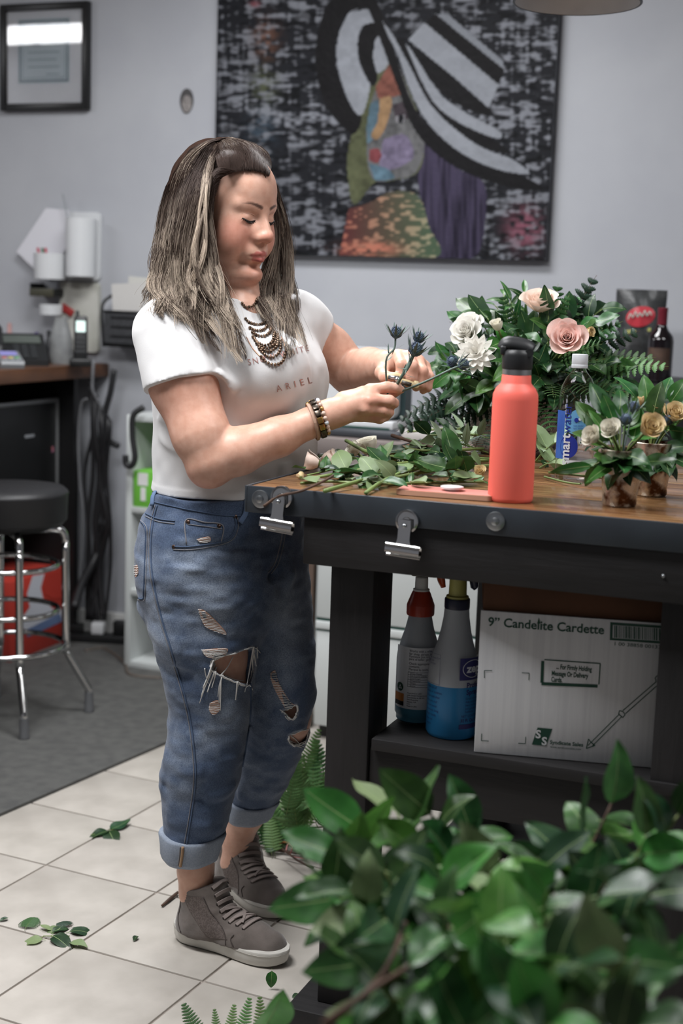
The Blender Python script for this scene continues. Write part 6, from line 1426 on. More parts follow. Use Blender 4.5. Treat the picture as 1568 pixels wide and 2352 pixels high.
# fern frond mesh: rachis along +x, toothed pinnae left and right
def frond_geo(L, W, n=14, droop=.3, lean=.25, teeth=5, tw=.0):
    G = []; R_ = tube([(L * t, 0, -droop * L * t * t) for t in np.linspace(-.12, 1, 9)], np.linspace(.0014, .0004, 9).tolist(), 4)
    V, F = [], []
    for i in range(n):
        t = .05 + .95 * i / n; ln = W * (1 - t) ** .7 * (.6 + .4 * min(1, t * 5)) + .004; x0, z0 = L * t, -droop * L * t * t; wd_ = L / n * .52
        for s in (1, -1):
            m = teeth; b = len(V)
            for k in range(m + 1):
                u = k / m; cx, cy = x0 + lean * ln * u, s * ln * u; w = wd_ * (1 - u ** 2) ** .6 * .62 + .0003; zz = z0 - .25 * ln * u * u
                V += [(cx, cy, zz + .0008), (cx - w, cy, zz), (cx + w, cy, zz)]
                if k < m:
                    u2 = (k + .75) / m; w2 = wd_ * (1 - u2 ** 2) ** .5 * 1.05; c2x, c2y, z2 = x0 + lean * ln * u2, s * ln * u2, z0 - .25 * ln * u2 * u2 - .0006; V += [(c2x - w2 * .9, c2y, z2), (c2x + w2 * 1.1, c2y, z2)]
            for k in range(m):
                o = b + 5 * k; q = o + 5; F += [(o, o + 1, q + 1, q), (o, q, q + 2, o + 2), (o + 1, o + 3, q + 1), (o + 2, q + 2, o + 4)]
    return R_, (V, F)
FROND = {}
for key, mat, L, W, n, dr in (('a', m_fern, .20, .055, 16, .25), ('b', m_fernd, .20, .050, 15, .6), ('c', m_fern, .20, .035, 18, .1), ('l', M('fern_light', '#5c7f4a', .5, rand=.3, transl=.2), .20, .042, 17, .2)):
    r_, l_ = frond_geo(L, W, n, dr); FROND[key] = (mesh('rachis', r_, m_twig if key == 'b' else m_stem, True), mesh('leaflets', l_, mat, None))
def frond(P, d, n, size, key, label, group=None, name='fern_frond', cat_='fern'):
    M4 = frame(P, d, n) @ Matrix.Diagonal((size / .2, size / .2, size / .2, 1)); e = empty(name, tuple(P)); tag(e, label, cat_, group)
    put('rachis', FROND[key][0], e, M4); o = put('leaflets', FROND[key][1], e, M4); o['kind'] = 'stuff'; return e
# blooms
def petal_geo(L, W, cup=.6, roll=.25, n=6, m=4, point=0.):
    V, F = [], []
    for i in range(n + 1):
        t = i / n; w = W / 2 * (math.sin(PI * min(1, .12 + t * (.80 - .22 * (1 - point)))) ** .7 if point == 0 else max(0., math.sin(PI * t ** .8)) ** .8 + .02 * (1 - t))
        for k in range(-m, m + 1):
            u = k / m; y = w * u; z = L * t * math.cos(cup * t * .4); x = L * cup * (t * (1 - .45 * t)) + cup * .5 * w * (1 - u * u) * 0 - (u * u) * w * cup * .9
            if t > .8: x += roll * L * (t - .8) * 2.2
            V.append((x, y, z))
    q = 2 * m + 1
    for i in range(n):
        for k in range(2 * m): a = i * q + k; F.append((a, a + 1, a + q + 1, a + q))
    return V, F
PET = {}
def petal_mesh(key, mat, **kw):
    if key not in PET: PET[key] = mesh('petal', petal_geo(**kw), mat, True)
    return PET[key]
m_pink = M('pink_petal', '#f8ded6', .55, col2='#f5d0c6', scale=20, rand=.10, transl=.25); m_pinkp = M('blush_petal', '#efdccf', .55, rand=.10, transl=.25); m_whitep = M('white_petal', '#e9e7e0', .55, rand=.08, transl=.25); m_cream = M('cream_petal', '#dccaa4', .55, col2='#c9ac78', scale=18, rand=.12, transl=.2)
m_ivory = M('ivory_petal', '#e6e2d4', .55, rand=.1, transl=.2)
def rose(P, axis, R, mat, key, label, group=None, openn=1., name='rose', stem=None, npet=24):
    e = empty(name, tuple(P)); tag(e, label, 'flower', group); A = Vector(axis).normalized(); Q = frame((0, 0, 0), A.orthogonal(), A)
    me = petal_mesh(key, mat, L=1., W=1.15, cup=.55, roll=.30)
    for k in range(npet):
        t = k / (npet - 1); a = k * 2.399; tilt = -.50 + (.30 + .72 * openn) * t ** 1.2; L = R * (.62 + .45 * t); rr = R * (.02 + .30 * t)
        M4 = Q @ Matrix.Rotation(a, 4, 'Z') @ Matrix.Translation((rr, 0, -R * .35 * t)) @ Matrix.Rotation(tilt, 4, 'Y') @ Matrix.Diagonal((L, L * (.55 + .45 * t), L, 1))
        o = bpy.data.objects.new('petal', me); COL.objects.link(o); o.parent = e; o.matrix_local = M4
    mk('calyx', xf(lathe([(R * .08, -R * .45), (R * .26, -R * .35), (R * .30, -R * .12), (R * .12, R * .05)], 10), Q), m_stem, e, True)
    if stem is not None: mk('stem', tube([A * (-R * .3), A * (-R * 1.2), Vector(stem) - Vector(P)], [.0028, .0026, .0024], 6), m_stem, e, True)
    return e
def dahlia(P, axis, R, label, name='dahlia'):
    e = empty(name, tuple(P)); tag(e, label, 'flower'); A = Vector(axis).normalized(); Q = frame((0, 0, 0), A.orthogonal(), A)
    me = petal_mesh('dahlia', m_whitep, L=1., W=.42, cup=.25, roll=-.1, point=1.)
    for ring_, (nn, tl, ln) in enumerate(((6, .25, .55), (9, .6, .75), (12, .95, .92), (13, 1.3, 1.0))):
        for k in range(nn):
            M4 = Q @ Matrix.Rotation(2 * PI * k / nn + ring_ * .4, 4, 'Z') @ Matrix.Translation((R * .06, 0, -R * .06 * ring_)) @ Matrix.Rotation(tl + rnd.uniform(-.08, .08), 4, 'Y') @ Matrix.Diagonal((R * ln, R * ln, R * ln, 1))
            o = bpy.data.objects.new('petal', me); COL.objects.link(o); o.parent = e; o.matrix_local = M4
    mk('calyx', xf(lathe([(R * .08, -R * .5), (R * .22, -R * .4), (R * .22, -R * .2)], 10), Q), m_stem, e, True); return e
m_thist = M('thistle_blue', '#454f68', .7, col2='#5a6f78', scale=60); m_thisg = M('thistle_green', '#5c6f66', .6)
def thistle(P, axis, L, base, label, group=None, lv=5, stemr=.0022, mid=None):
    e = empty('thistle', tuple(P)); tag(e, label, 'thistle', group); A = Vector(axis).normalized(); Q = frame((0, 0, 0), A.orthogonal(), A)
    G = [xf(lathe([(L * .12, 0), (L * .36, L * .18), (L * .40, L * .45), (L * .30, L * .78), (L * .10, L)], 14), Q)]
    for i in range(9):
        for k in range(12):
            z = L * (.1 + .85 * i / 9); r = L * np.interp(z / L, [0, .2, .45, .8, 1], [.15, .36, .40, .28, .08]); a = 2 * PI * (k + .5 * (i % 2)) / 12
            p0 = Q @ Vector((r * math.cos(a), r * math.sin(a), z)); p1 = Q @ Vector((r * 1.4 * math.cos(a), r * 1.4 * math.sin(a), z + L * .14)); G.append(tube([p0, p1], [L * .045, L * .008], 3))
    mk('flower_head', cat(*G), m_thist, e, True, kind='stuff')
    sp_ = mesh('bract', leaf_geo(1., .16, .2, -.3), m_thisg, True)
    for k in range(9):
        a = 2 * PI * k / 9; d = Q @ Vector((math.cos(a), math.sin(a), .65 + .3 * rnd.random())); o = bpy.data.objects.new('bract', sp_); COL.objects.link(o); o.parent = e; o.matrix_local = frame((0, 0, 0), d, A) @ Matrix.Diagonal((L * 1.5, L * 1.5, L * 1.5, 1))
    B = Vector(base) - Vector(P); pts = [(0, 0, 0), A * (-L * .8), (Vector(mid) - Vector(P)) if mid is not None else A * (-L * .6) + B * .45, B]; sp2 = spline(pts, 5)
    mk('stem', tube(sp2, stemr, 6), m_thisg, e, True)
    for k in range(lv):
        q = Vector(sp2[int((.25 + .5 * k / max(1, lv)) * (len(sp2) - 1))]); d = rv().normalized() + A * .5; o = bpy.data.objects.new('leaf', sp_); COL.objects.link(o); o.parent = e; o.matrix_local = frame(q, d, A) @ Matrix.Diagonal((L * .9, L * .9, L * .9, 1))
    return e

# ------------------------------------------------------------------ the bucket of cut greenery in the foreground
bk = ond(1190, 2300, 1.72); BX, BY = bk[0], bk[1]
bke = empty('flower_bucket', (BX, BY, 0), label='black plastic bucket holding the cut greenery before the bench', cat_='bucket')
mk('bucket_wall', lathe([(.002, .002), (.125, .002), (.128, .006), (.158, .36), (.166, .365), (.166, .38), (.156, .38), (.150, .36), (.120, .012), (.002, .012)], 40, False), m_blkp, bke, .7)
tips = [(770, 1890, 1.82), (735, 1985, 1.74), (820, 1830, 1.86), (905, 1790, 1.88), (985, 1800, 1.86), (1075, 1835, 1.86), (800, 2010, 1.66), (880, 1930, 1.68), (1000, 1935, 1.62), (1120, 1930, 1.66), (1230, 1900, 1.74), (1330, 1860, 1.78), (1400, 1775, 1.84), (1480, 1850, 1.72), (1555, 1800, 1.74), (1250, 2010, 1.52), (1390, 1990, 1.50), (1510, 1990, 1.50), (800, 2140, 1.58), (880, 2080, 1.52), (1010, 2060, 1.46), (1130, 2080, 1.42), (1000, 2200, 1.42), (860, 2240, 1.46), (820, 2300, 1.52), (1150, 2230, 1.36), (1290, 2180, 1.38), (1430, 2170, 1.36), (1540, 2160, 1.38), (1050, 2330, 1.36), (1260, 2320, 1.30), (1450, 2330, 1.30)]
for k, (x, y, D) in enumerate(tips):
    y += 70 if y < 1960 else 35; x += 4; tp = ond(x, y, D); root = np.array([BX + rnd.uniform(-.08, .08), BY + rnd.uniform(-.08, .08), .06]); rim = root + (np.array([tp[0], tp[1], 0]) - np.array([root[0], root[1], 0])) * .25; rim[2] = .40
    hd_ = np.hypot(rim[0] - BX, rim[1] - BY)
    if hd_ > .12: rim[:2] = np.array([BX, BY]) + (rim[:2] - np.array([BX, BY])) * .12 / hd_
    mid = rim * .45 + tp * .55 + np.array([0, 0, .04])
    keys = (['big', 'bigb', 'bigb', 'big', 'bigp'], ['bigb', 'big', 'big', 'bigd'], ['big', 'bigd', 'bigb'])[k % 3]
    sprig([root, rim, mid, tp], (.0034, .0016), keys, 13, .080, ('branch with pale-backed leaves' if k % 3 == 0 else 'branch of mid and deep green leaves' if k % 3 == 1 else 'branch with very dark glossy leaves') + (' on a brown stem' if k % 4 == 0 else ' on a green stem') + ' standing in the bucket', 'branch', 'cut greenery in the bucket', 'leafy_branch', .42, 1., .55, .1, m_twig if k % 4 == 0 else m_stem)
for pts in ([(740, 2352, 1.40), (860, 2270, 1.42), (940, 2220, 1.46), (1010, 2165, 1.5), (1060, 2090, 1.56)], [(700, 2400, 1.42), (850, 2270, 1.44), (900, 2200, 1.5), (930, 2120, 1.55)]):
    P = [ond(*p) for p in pts]; b = np.array([BX, BY, .36]); e = empty('bare_twig', tuple(P[0]), label='bare brown twig running through the cut greenery', cat_='twig', group='brown twigs'); mk('stem', tube([Vector(p) - Vector(P[0]) for p in spline(P, 6)], .0032, 7), m_twig, e, True)
# ------------------------------------------------------------------ steel flask
m_coral = M('coral_powder_coat', '#ec6a5c', .5, bump=.05, bscale=400, bdist=.0005); m_blkm = M('black_matte_plastic', '#1e1f21', .45); m_ss = M('brushed_steel', '#b5b5b5', .3, 1.)
fb = onz(1177, 1158, TZ); Rf = .0392; fc = fb + np.array([HF[0], HF[1], 0]) * Rf
fk = empty('steel_flask', (fc[0], fc[1], TZ), label='tall coral steel flask with black spout lid', cat_='flask')
mk('body', lathe([(.036, 0), (.0385, .003), (Rf, .008), (Rf, .176), (.0385, .186), (.034, .196), (.0275, .2025), (.0255, .206), (.0250, .218), (.0240, .2195)], 48), m_coral, fk, .7)
mk('neck_band', lathe([(.0248, .2195), (.0248, .2285), (.0235, .229)], 40), m_ss, fk, .6, label='bare steel neck band')
mk('lid', lathe([(.0255, .229), (.0262, .231), (.0262, .252), (.025, .258), (.021, .262)], 40), m_blkm, fk, .7)
az = math.atan2(-fc[1], -fc[0]); Rl_ = Matrix.Rotation(az + PI / 2, 4, 'Z')
mk('spout', xf(cat(tube(spline([(-.030, 0, .262), (-.020, 0, .272), (-.004, 0, .272), (.014, 0, .268), (.026, 0, .262)], 4), [.006, .0075, .008, .009, .0095, .0098, .01, .01, .01, .01, .01, .01, .01, .0098, .0095, .009, .008][:17], 10, flat=1.5), box(-.030, -.013, .252, -.020, .013, .268, .003)), Rl_), m_blkm, fk, True)
mk('hinge', xf(tube([(.02, -.02, .258), (.02, .02, .258)], .007, 10), Rl_), m_blkm, fk, .7)
# ------------------------------------------------------------------ water bottle
m_pet = M('clear_pet', '#ffffff', .03, trans=1., ior=1.18); m_cap_ = M('white_cap', '#b9bcc0', .45)
wb = onz(1322, 1110, TZ); Rw = .0365; wc = wb + np.array([HF[0], HF[1], 0]) * Rw
wt = empty('water_bottle', (wc[0], wc[1], TZ), label='clear plastic water bottle with blue label and white cap', cat_='bottle')
prof = [(.030, .0), (.0355, .004), (Rw, .012), (.0358, .03), (Rw, .05), (Rw, .155), (.0355, .17), (.0325, .185), (.0255, .200), (.0165, .211), (.0135, .2155), (.013, .222)]
mk('bottle_wall', lathe(prof + [(r - .0009, z + .0006) for r, z in reversed(prof)], 44, False), m_pet, wt, .8)
mk('cap', lathe([(.0155, .220), (.0158, .222), (.0158, .226), (.0152, .227), (.0155, .229), (.0155, .245), (.0145, .2465), (.001, .247)], 36), m_cap_, wt, .6)
aw = math.atan2(-wc[1], -wc[0]); m_lb = M('label_clearblue', '#5b94bd', .4); m_ln = M('label_navy', '#1d2f86', .4); m_lw = M('label_white', '#c6cad0', .45)
mk('label_panel', cyl_patch(Rw, aw - 1.35, aw - .62, .045, .138, 10, .0006), M('label_blue', '#3c62a8', .4, col2='#2c4a98', scale=20), wt, True)
dr = [(aw + .05 + .62 * math.cos(t) * (1 - .25 * math.sin(t)), .118 + .024 * math.sin(t)) for t in np.linspace(0, 2 * PI, 34)[:-1]]
def cyl_poly(name, pts, mat, eps, R, parent, cen):
    out = [((R + eps) * math.cos(a), (R + eps) * math.sin(a), z) for a, z in pts]; n = len(out); out.append(((R + eps) * math.cos(cen[0]), (R + eps) * math.sin(cen[0]), cen[1]))
    # keep curved: add a mid ring
    mid = [((R + eps) * math.cos((a + cen[0]) / 2), (R + eps) * math.sin((a + cen[0]) / 2), (z + cen[1]) / 2) for a, z in pts]; V = out[:n] + mid + [out[n]]
    F = [(i, (i + 1) % n, n + (i + 1) % n, n + i) for i in range(n)] + [(n + i, n + (i + 1) % n, 2 * n) for i in range(n)]
    mk(name, (V, F), mat, parent, True)
cyl_poly('label_drop', dr, m_lb, .0007, Rw, wt, (aw + .05, .118)); cyl_poly('label_drop', [(aw - .35 + .5 * math.cos(t), .070 + .022 * math.sin(t)) for t in np.linspace(0, 2 * PI, 30)[:-1]], m_ln, .0007, Rw, wt, (aw - .35, .070))
def vtext(s, a0, z0, size, mat, bold=0., eps=.0016):
    g = text_geo(s, size, bold=bold); mk('label_word', ([((Rw + eps) * math.cos(a0 - p[1] / Rw), (Rw + eps) * math.sin(a0 - p[1] / Rw), z0 + p[0]) for p in g[0]], g[1]), mat, wt, None)
vtext('smart', aw - .28, .034, .026, m_lw, .0006); vtext('water', aw - .28, .0955, .024, m_ln, 0); vtext('1 LITER', aw + .42, .060, .012, m_lw, .0002)
cyl_poly('label_emblem', [(aw + .0 + .11 * math.cos(t), .122 + .0045 * math.sin(t)) for t in np.linspace(0, 2 * PI, 14)[:-1]], m_ln, .0016, Rw, wt, (aw, .122)); cyl_poly('label_emblem', [(aw + .17 + .07 * math.cos(t), .124 + .003 * math.sin(t)) for t in np.linspace(0, 2 * PI, 14)[:-1]], m_lw, .0016, Rw, wt, (aw + .17, .124))
for k in range(2): mk('label_line', cyl_text('vapor distilled', Rw, aw - .15, .110 - k * .005, .0042, 0, .8, .0016), m_ln, wt, None)
mk('label_panel', cyl_patch(Rw, aw - .35, aw + .75, .0215, .044, 12, .0006), m_lw, wt, True)
# ------------------------------------------------------------------ phone with a grip
p0, p1 = onz(908, 1136, TZ), onz(1124, 1152, TZ); pya = math.atan2(p1[1] - p0[1], p1[0] - p0[0]); pl = .158
pe_ = empty('mobile_phone', ((p0[0] + p1[0]) / 2, (p0[1] + p1[1]) / 2 + .03, TZ), pya, label='mobile phone in a pink case lying beside the flask', cat_='phone')
mk('phone_case', mv(prism(roundrect(-.086, -.036, .086, .036, .010), .0012, .0098), 0, 0, 0), M('clear_pink_case', '#c99d85', .3), pe_, .6)
mk('case_back', prism(roundrect(-.083, -.033, .083, .033, .008), .0098, .0104), M('coral_back', '#d98078', .3, col2='#d6968c', scale=18), pe_, None)
mk('grip_disc', mv(lathe([(.013, .0104), (.013, .014), (.0205, .0145), (.0205, .0175), (.019, .0182), (.001, .0184)], 36), .008, .0, 0), M('white_grip', '#cfcaca', .4), pe_, .6)
# ------------------------------------------------------------------ big bouquet in the patterned pot
PY = 3.15; pc_ = ony(1182, 1000, PY); PXc, PYc = pc_[0], PY; Rp = .106; pt = ony(1182, 888, PY)[2]; ph_ = pt - TZ
m_pot = bpy.data.materials.new('patterned_ceramic'); m_pot.use_nodes = True; nt = m_pot.node_tree; bsd = nt.nodes['Principled BSDF']; bsd.inputs['Roughness'].default_value = .35
tcn = nt.nodes.new('ShaderNodeTexCoord'); nz = nt.nodes.new('ShaderNodeTexNoise'); nz.inputs['Scale'].default_value = 34; nz.inputs['Detail'].default_value = 1.5; nz.inputs['Distortion'].default_value = 2.2; rp = nt.nodes.new('ShaderNodeValToRGB'); cr = rp.color_ramp; cr.interpolation = 'CONSTANT'
cr.elements[0].position = 0; cr.elements[0].color = lin('#aaa39c'); cr.elements[1].position = .40; cr.elements[1].color = lin('#25252d')
for pos, c in ((.425, '#aaa39c'), (.50, '#25252d'), (.535, '#aaa39c'), (.60, '#25252d'), (.66, '#aaa39c')): el_ = cr.elements.new(pos); el_.color = lin(c)
nt.links.new(tcn.outputs['Object'], nz.inputs[0]); nt.links.new(nz.outputs[0], rp.inputs[0]); nt.links.new(rp.outputs[0], bsd.inputs['Base Color'])
pot = empty('flower_pot', (PXc, PYc, TZ), label='round ceramic pot with dark scroll pattern under the big bouquet', cat_='pot')
mk('pot_wall', lathe([(.075, 0), (.085, .003), (.098, .02), (Rp, .06), (Rp, ph_ * .7), (.100, ph_ - .004), (.097, ph_), (.091, ph_), (.094, ph_ * .7), (.09, .03), (.002, .02)], 48, False), m_pot, pot, .8)
mk('floral_foam', lathe([(.088, ph_ * .6), (.09, ph_ - .02), (.06, ph_ - .002), (.001, ph_)], 24), M('foam', '#2f4030', .9), pot, .8)
BC = np.array([PXc + .02, PYc, pt - .01])
def bq(x, y, Y): return ony(x, y, Y)
# greenery: each stem starts in the pot; tips given by their place in the photograph and a depth inside the dome
bt = [(1000, 790, 3.12, 'big'), (985, 830, 3.08, 'big'), (1060, 720, 3.14, 'big'), (1110, 705, 3.1, 'big'), (1075, 690, 3.2, 'big'), (1150, 655, 3.2, 'thin'), (1170, 668, 3.15, 'thin'), (1125, 680, 3.22, 'thin'), (1205, 650, 3.18, 'thin'), (1260, 700, 3.05, 'big'), (1330, 690, 3.2, 'big'), (1400, 690, 3.22, 'bigd'), (1385, 720, 3.15, 'big'), (1405, 770, 3.12, 'bigd'), (1350, 740, 3.1, 'big'), (1380, 830, 3.05, 'big'), (1330, 850, 3.0, 'bigd'), (1190, 740, 3.05, 'big'), (1150, 770, 3.0, 'bigb'), (1170, 830, 2.98, 'bigb'), (1120, 870, 2.97, 'bigb'), (1050, 905, 3.0, 'big'), (1040, 880, 3.03, 'big'), (1010, 850, 3.0, 'bigb'), (1090, 900, 3.0, 'big'), (1240, 860, 2.98, 'bigd'), (1260, 820, 3.02, 'big'), (1210, 790, 3.02, 'bigd'), (1225, 745, 3.1, 'bigd'), (1290, 900, 2.99, 'bigd'), (1160, 900, 2.99, 'bigb'), (1440, 830, 3.1, 'big'), (1470, 880, 3.08, 'bigd'), (1420, 880, 3.05, 'big')]
for k, (x, y, Y, key) in enumerate(bt):
    tp = bq(x, y, Y); r0_ = BC + np.array([rnd.uniform(-.05, .05), rnd.uniform(-.05, .05), -.03]); md = r0_ * .4 + tp * .6 + np.array([0, 0, .03])
    sprig([r0_, md, tp], (.0022, .0012), [key, key, {'big': 'bigd', 'bigb': 'big', 'bigd': 'bigd', 'thin': 'thin'}[key]], 6 if key != 'thin' else 6, .064 if key != 'thin' else .062, {'big': 'glossy broad-leaved sprig in the potted bouquet', 'bigb': 'bright broad-leaved sprig drooping over the pot rim', 'bigd': 'dark broad-leaved sprig in the potted bouquet', 'thin': 'upright sprig of narrow pointed leaves topping the bouquet'}[key], 'sprig', 'greenery in the potted bouquet', 'leaf_sprig', .45, .9, .7, .1, pull=.4)
ft = [(960, 960, 3.0, 'b', .24), (990, 980, 2.98, 'b', .22), (945, 900, 3.02, 'b', .2), (1000, 880, 3.0, 'a', .22), (1035, 925, 2.98, 'b', .2), (1320, 665, 3.15, 'b', .24), (1270, 690, 3.1, 'a', .2), (1390, 740, 3.1, 'a', .22), (1345, 720, 3.12, 'b', .2), (1490, 840, 3.05, 'l', .26), (1470, 810, 3.1, 'a', .24), (1440, 900, 3.02, 'a', .22), (1250, 950, 2.96, 'a', .24), (1215, 920, 2.96, 'a', .22), (1270, 880, 2.96, 'a', .22), (1120, 940, 2.97, 'b', .18), (1380, 900, 3.0, 'a', .24), (1310, 940, 2.97, 'b', .22), (1420, 780, 3.1, 'b', .22), (1180, 930, 2.97, 'a', .2), (1030, 830, 3.02, 'a', .2), (1330, 800, 3.0, 'a', .2), (1350, 880, 2.98, 'a', .22), (1400, 850, 3.02, 'b', .2), (1160, 700, 3.1, 'a', .16), (1300, 700, 3.1, 'c', .2), (1100, 760, 3.0, 'b', .14), (980, 940, 3.0, 'b', .2), (1300, 860, 2.97, 'b', .18)]
for k, (x, y, Y, key, sz) in enumerate(ft):
    tp = Vector(bq(x, y, Y)); b0 = Vector(BC) + Vector((rnd.uniform(-.04, .04), rnd.uniform(-.04, .04), .03)); d = tp - b0; start = tp - d.normalized() * sz * .92
    frond(start, d + Vector((0, 0, .12)) * d.length, Vector((0, 0, .6)) + (CV - tp).normalized() * .8 + rv(.2), sz, key, {'a': 'mid green', 'b': 'dark drooping', 'c': 'narrow straight', 'l': ''}[key] + ' fern frond spraying out of the potted bouquet' if key != 'l' else 'light green fern frond reaching towards the wine bottle', 'ferns in the potted bouquet')
toc = lambda P: (CV - Vector(P)).normalized()
P = bq(1302, 778, 2.97); rose(P, toc(P) + Vector((0, 0, .25)), .040, m_pink, 'pk', 'large open pink rose in the middle of the bouquet', 'bouquet roses', .9, stem=BC)
P = bq(1240, 700, 3.08); rose(P, Vector((0, 0, 1)) + toc(P) * .55, .040, m_pinkp, 'bl', 'pale blush rose at the crown of the bouquet', 'bouquet roses', 1., stem=BC)
P = bq(1092, 812, 2.96); dahlia(P, toc(P) + Vector((-.2, 0, .3)), .045, 'white dahlia with pointed petals on the bouquet side')
P = bq(1072, 765, 3.0); rose(P, toc(P) + Vector((-.5, 0, .5)), .032, m_whitep, 'wh', 'white ruffled bloom above the dahlia', 'bouquet roses', 1.1, name='white_bloom', stem=BC)
P = bq(1080, 745, 3.05); rose(P, toc(P) + Vector((-.2, 0, .9)), .026, m_whitep, 'wh', 'small white ruffled bloom tucked behind the larger one', 'bouquet roses', 1.1, name='white_bloom', stem=BC)
P = bq(1142, 750, 3.0); rose(P, toc(P) * .6 + Vector((-.4, 0, .9)), .020, m_ivory, 'iv', 'ivory dahlia bud half open in the bouquet', 'bouquet buds', .3, name='flower_bud', stem=BC, npet=16)
P = bq(1350, 765, 3.0); rose(P, toc(P) * .4 + Vector((.8, 0, .3)), .016, m_cream, 'cr', 'small cream bud beside the pink rose', 'bouquet buds', .3, name='flower_bud', stem=BC, npet=14)
P = bq(1042, 838, 2.98); thistle(P, toc(P) + Vector((-.3, 0, .6)), .026, BC, 'blue thistle head left in the bouquet beside the dahlia', None, 3)

# ------------------------------------------------------------------ two mercury glass votives with little posies
m_merc = M('mercury_glass', '#cfc6b6', .2, .8, col2='#5a3a22', scale=45, detail=6, lo=.44, hi=.60, bump=.35, bscale=90, rrange=(.12, .5), bdist=.002)
def votive(px, py, label):
    b = onz(px, py, TZ) + np.array([HF[0], HF[1], 0]) * .028; e = empty('votive_vase', (b[0], b[1], TZ), label=label, cat_='vase')
    mk('glass_cup', lathe([(.027, 0), (.0295, .003), (.030, .02), (.0345, .065), (.0365, .097), (.0355, .098), (.0335, .065), (.028, .008), (.001, .006)], 36, False), m_merc, e, .8); mk('water', lathe([(.025, .0075), (.029, .04), (.001, .04)], 20), M('vase_foam', '#2c3a2a', .8) if 'vase_foam' not in bpy.data.materials else bpy.data.materials['vase_foam'], e, .8); return b + np.array([0, 0, .085])
v1 = votive(1428, 1166, 'speckled mercury glass votive at the bench edge'); v2 = votive(1500, 1142, 'speckled mercury glass votive behind the other one')
def vt(x, y, dY, base): return ony(x, y, base[1] + dY)
for base, lst, gname in ((v1, [(1300, 1065, -.01, 'thinb'), (1345, 930, .03, 'bigb'), (1370, 945, .0, 'thinb'), (1420, 900, .05, 'big'), (1475, 1055, -.03, 'bigd'), (1460, 1035, -.03, 'big'), (1395, 1050, -.04, 'thinb'), (1515, 1040, -.02, 'big'), (1400, 920, .04, 'big'), (1440, 930, .04, 'bigb'), (1340, 1040, .0, 'thinb'), (1380, 905, .05, 'big'), (1420, 1040, -.05, 'big'), (1370, 1030, -.04, 'bigb'), (1450, 1020, -.05, 'big'), (1410, 1020, -.045, 'bigd'), (1390, 960, .02, 'big'), (1470, 960, .03, 'bigb'), (1350, 985, .02, 'bigb')], 'posy leaves in the nearer votive'), (v2, [(1480, 880, .04, 'bigb'), (1530, 870, .05, 'big'), (1505, 905, .02, 'big'), (1560, 900, .03, 'bigd'), (1565, 1000, -.02, 'bigd'), (1580, 940, .0, 'big'), (1540, 1060, -.03, 'bigd'), (1450, 870, .05, 'big'), (1520, 1040, -.04, 'big'), (1500, 1020, -.03, 'bigd'), (1560, 1030, -.03, 'big'), (1530, 930, .03, 'bigb'), (1500, 960, .03, 'big'), (1555, 880, .05, 'bigb')], 'posy leaves in the farther votive')):
    for x, y, dY, key in lst:
        tp = vt(x, y, dY, base); md = base * .5 + tp * .5 + np.array([0, 0, .012]); sprig([base + np.array([rnd.uniform(-.008, .008), rnd.uniform(-.008, .008), -.02]), md, tp], (.0018, .001), [key], 2, .062 if 'thin' not in key else .07, 'small leafy sprig in the posy of the ' + ('nearer' if base is v1 else 'farther') + ' votive', 'sprig', gname, 'leaf_sprig', .7, .6, .6, .1, pull=.65)
for base, x, y, dY, R, mt_, key, lab in ((v1, 1362, 1005, -.02, .022, m_ivory, 'iv', 'white rosebud at the edge of the nearer votive'), (v1, 1402, 990, -.03, .022, m_ivory, 'iv', 'ivory rose in the nearer votive'), (v1, 1488, 985, -.02, .028, m_cream, 'cr', 'tan cream rose between the two votives'), (v2, 1545, 955, -.01, .026, m_cream, 'cr', 'cream rose in the farther votive'), (v2, 1470, 925, .02, .014, m_cream, 'cr', 'tiny cream bud above the tan rose'), (v2, 1515, 940, .02, .014, m_cream, 'cr', 'tiny cream bud in the farther votive')):
    P = vt(x, y, dY, base); rose(P, Vector(P) - Vector(base) + toc(P) * .05, R, mt_, key, lab, 'posy roses', .55, stem=base, npet=18)
for x, y, dY, base, lab in ((1436, 975, -.03, v1, 'blue thistle head in the nearer votive'), (1452, 948, .0, v1, 'small blue thistle head behind the ivory rose'), (1528, 975, -.02, v2, 'blue thistle head in the farther votive')):
    P = vt(x, y, dY, base); thistle(P, Vector(P) - Vector(base), .020, base, lab, None, 1, .0014)

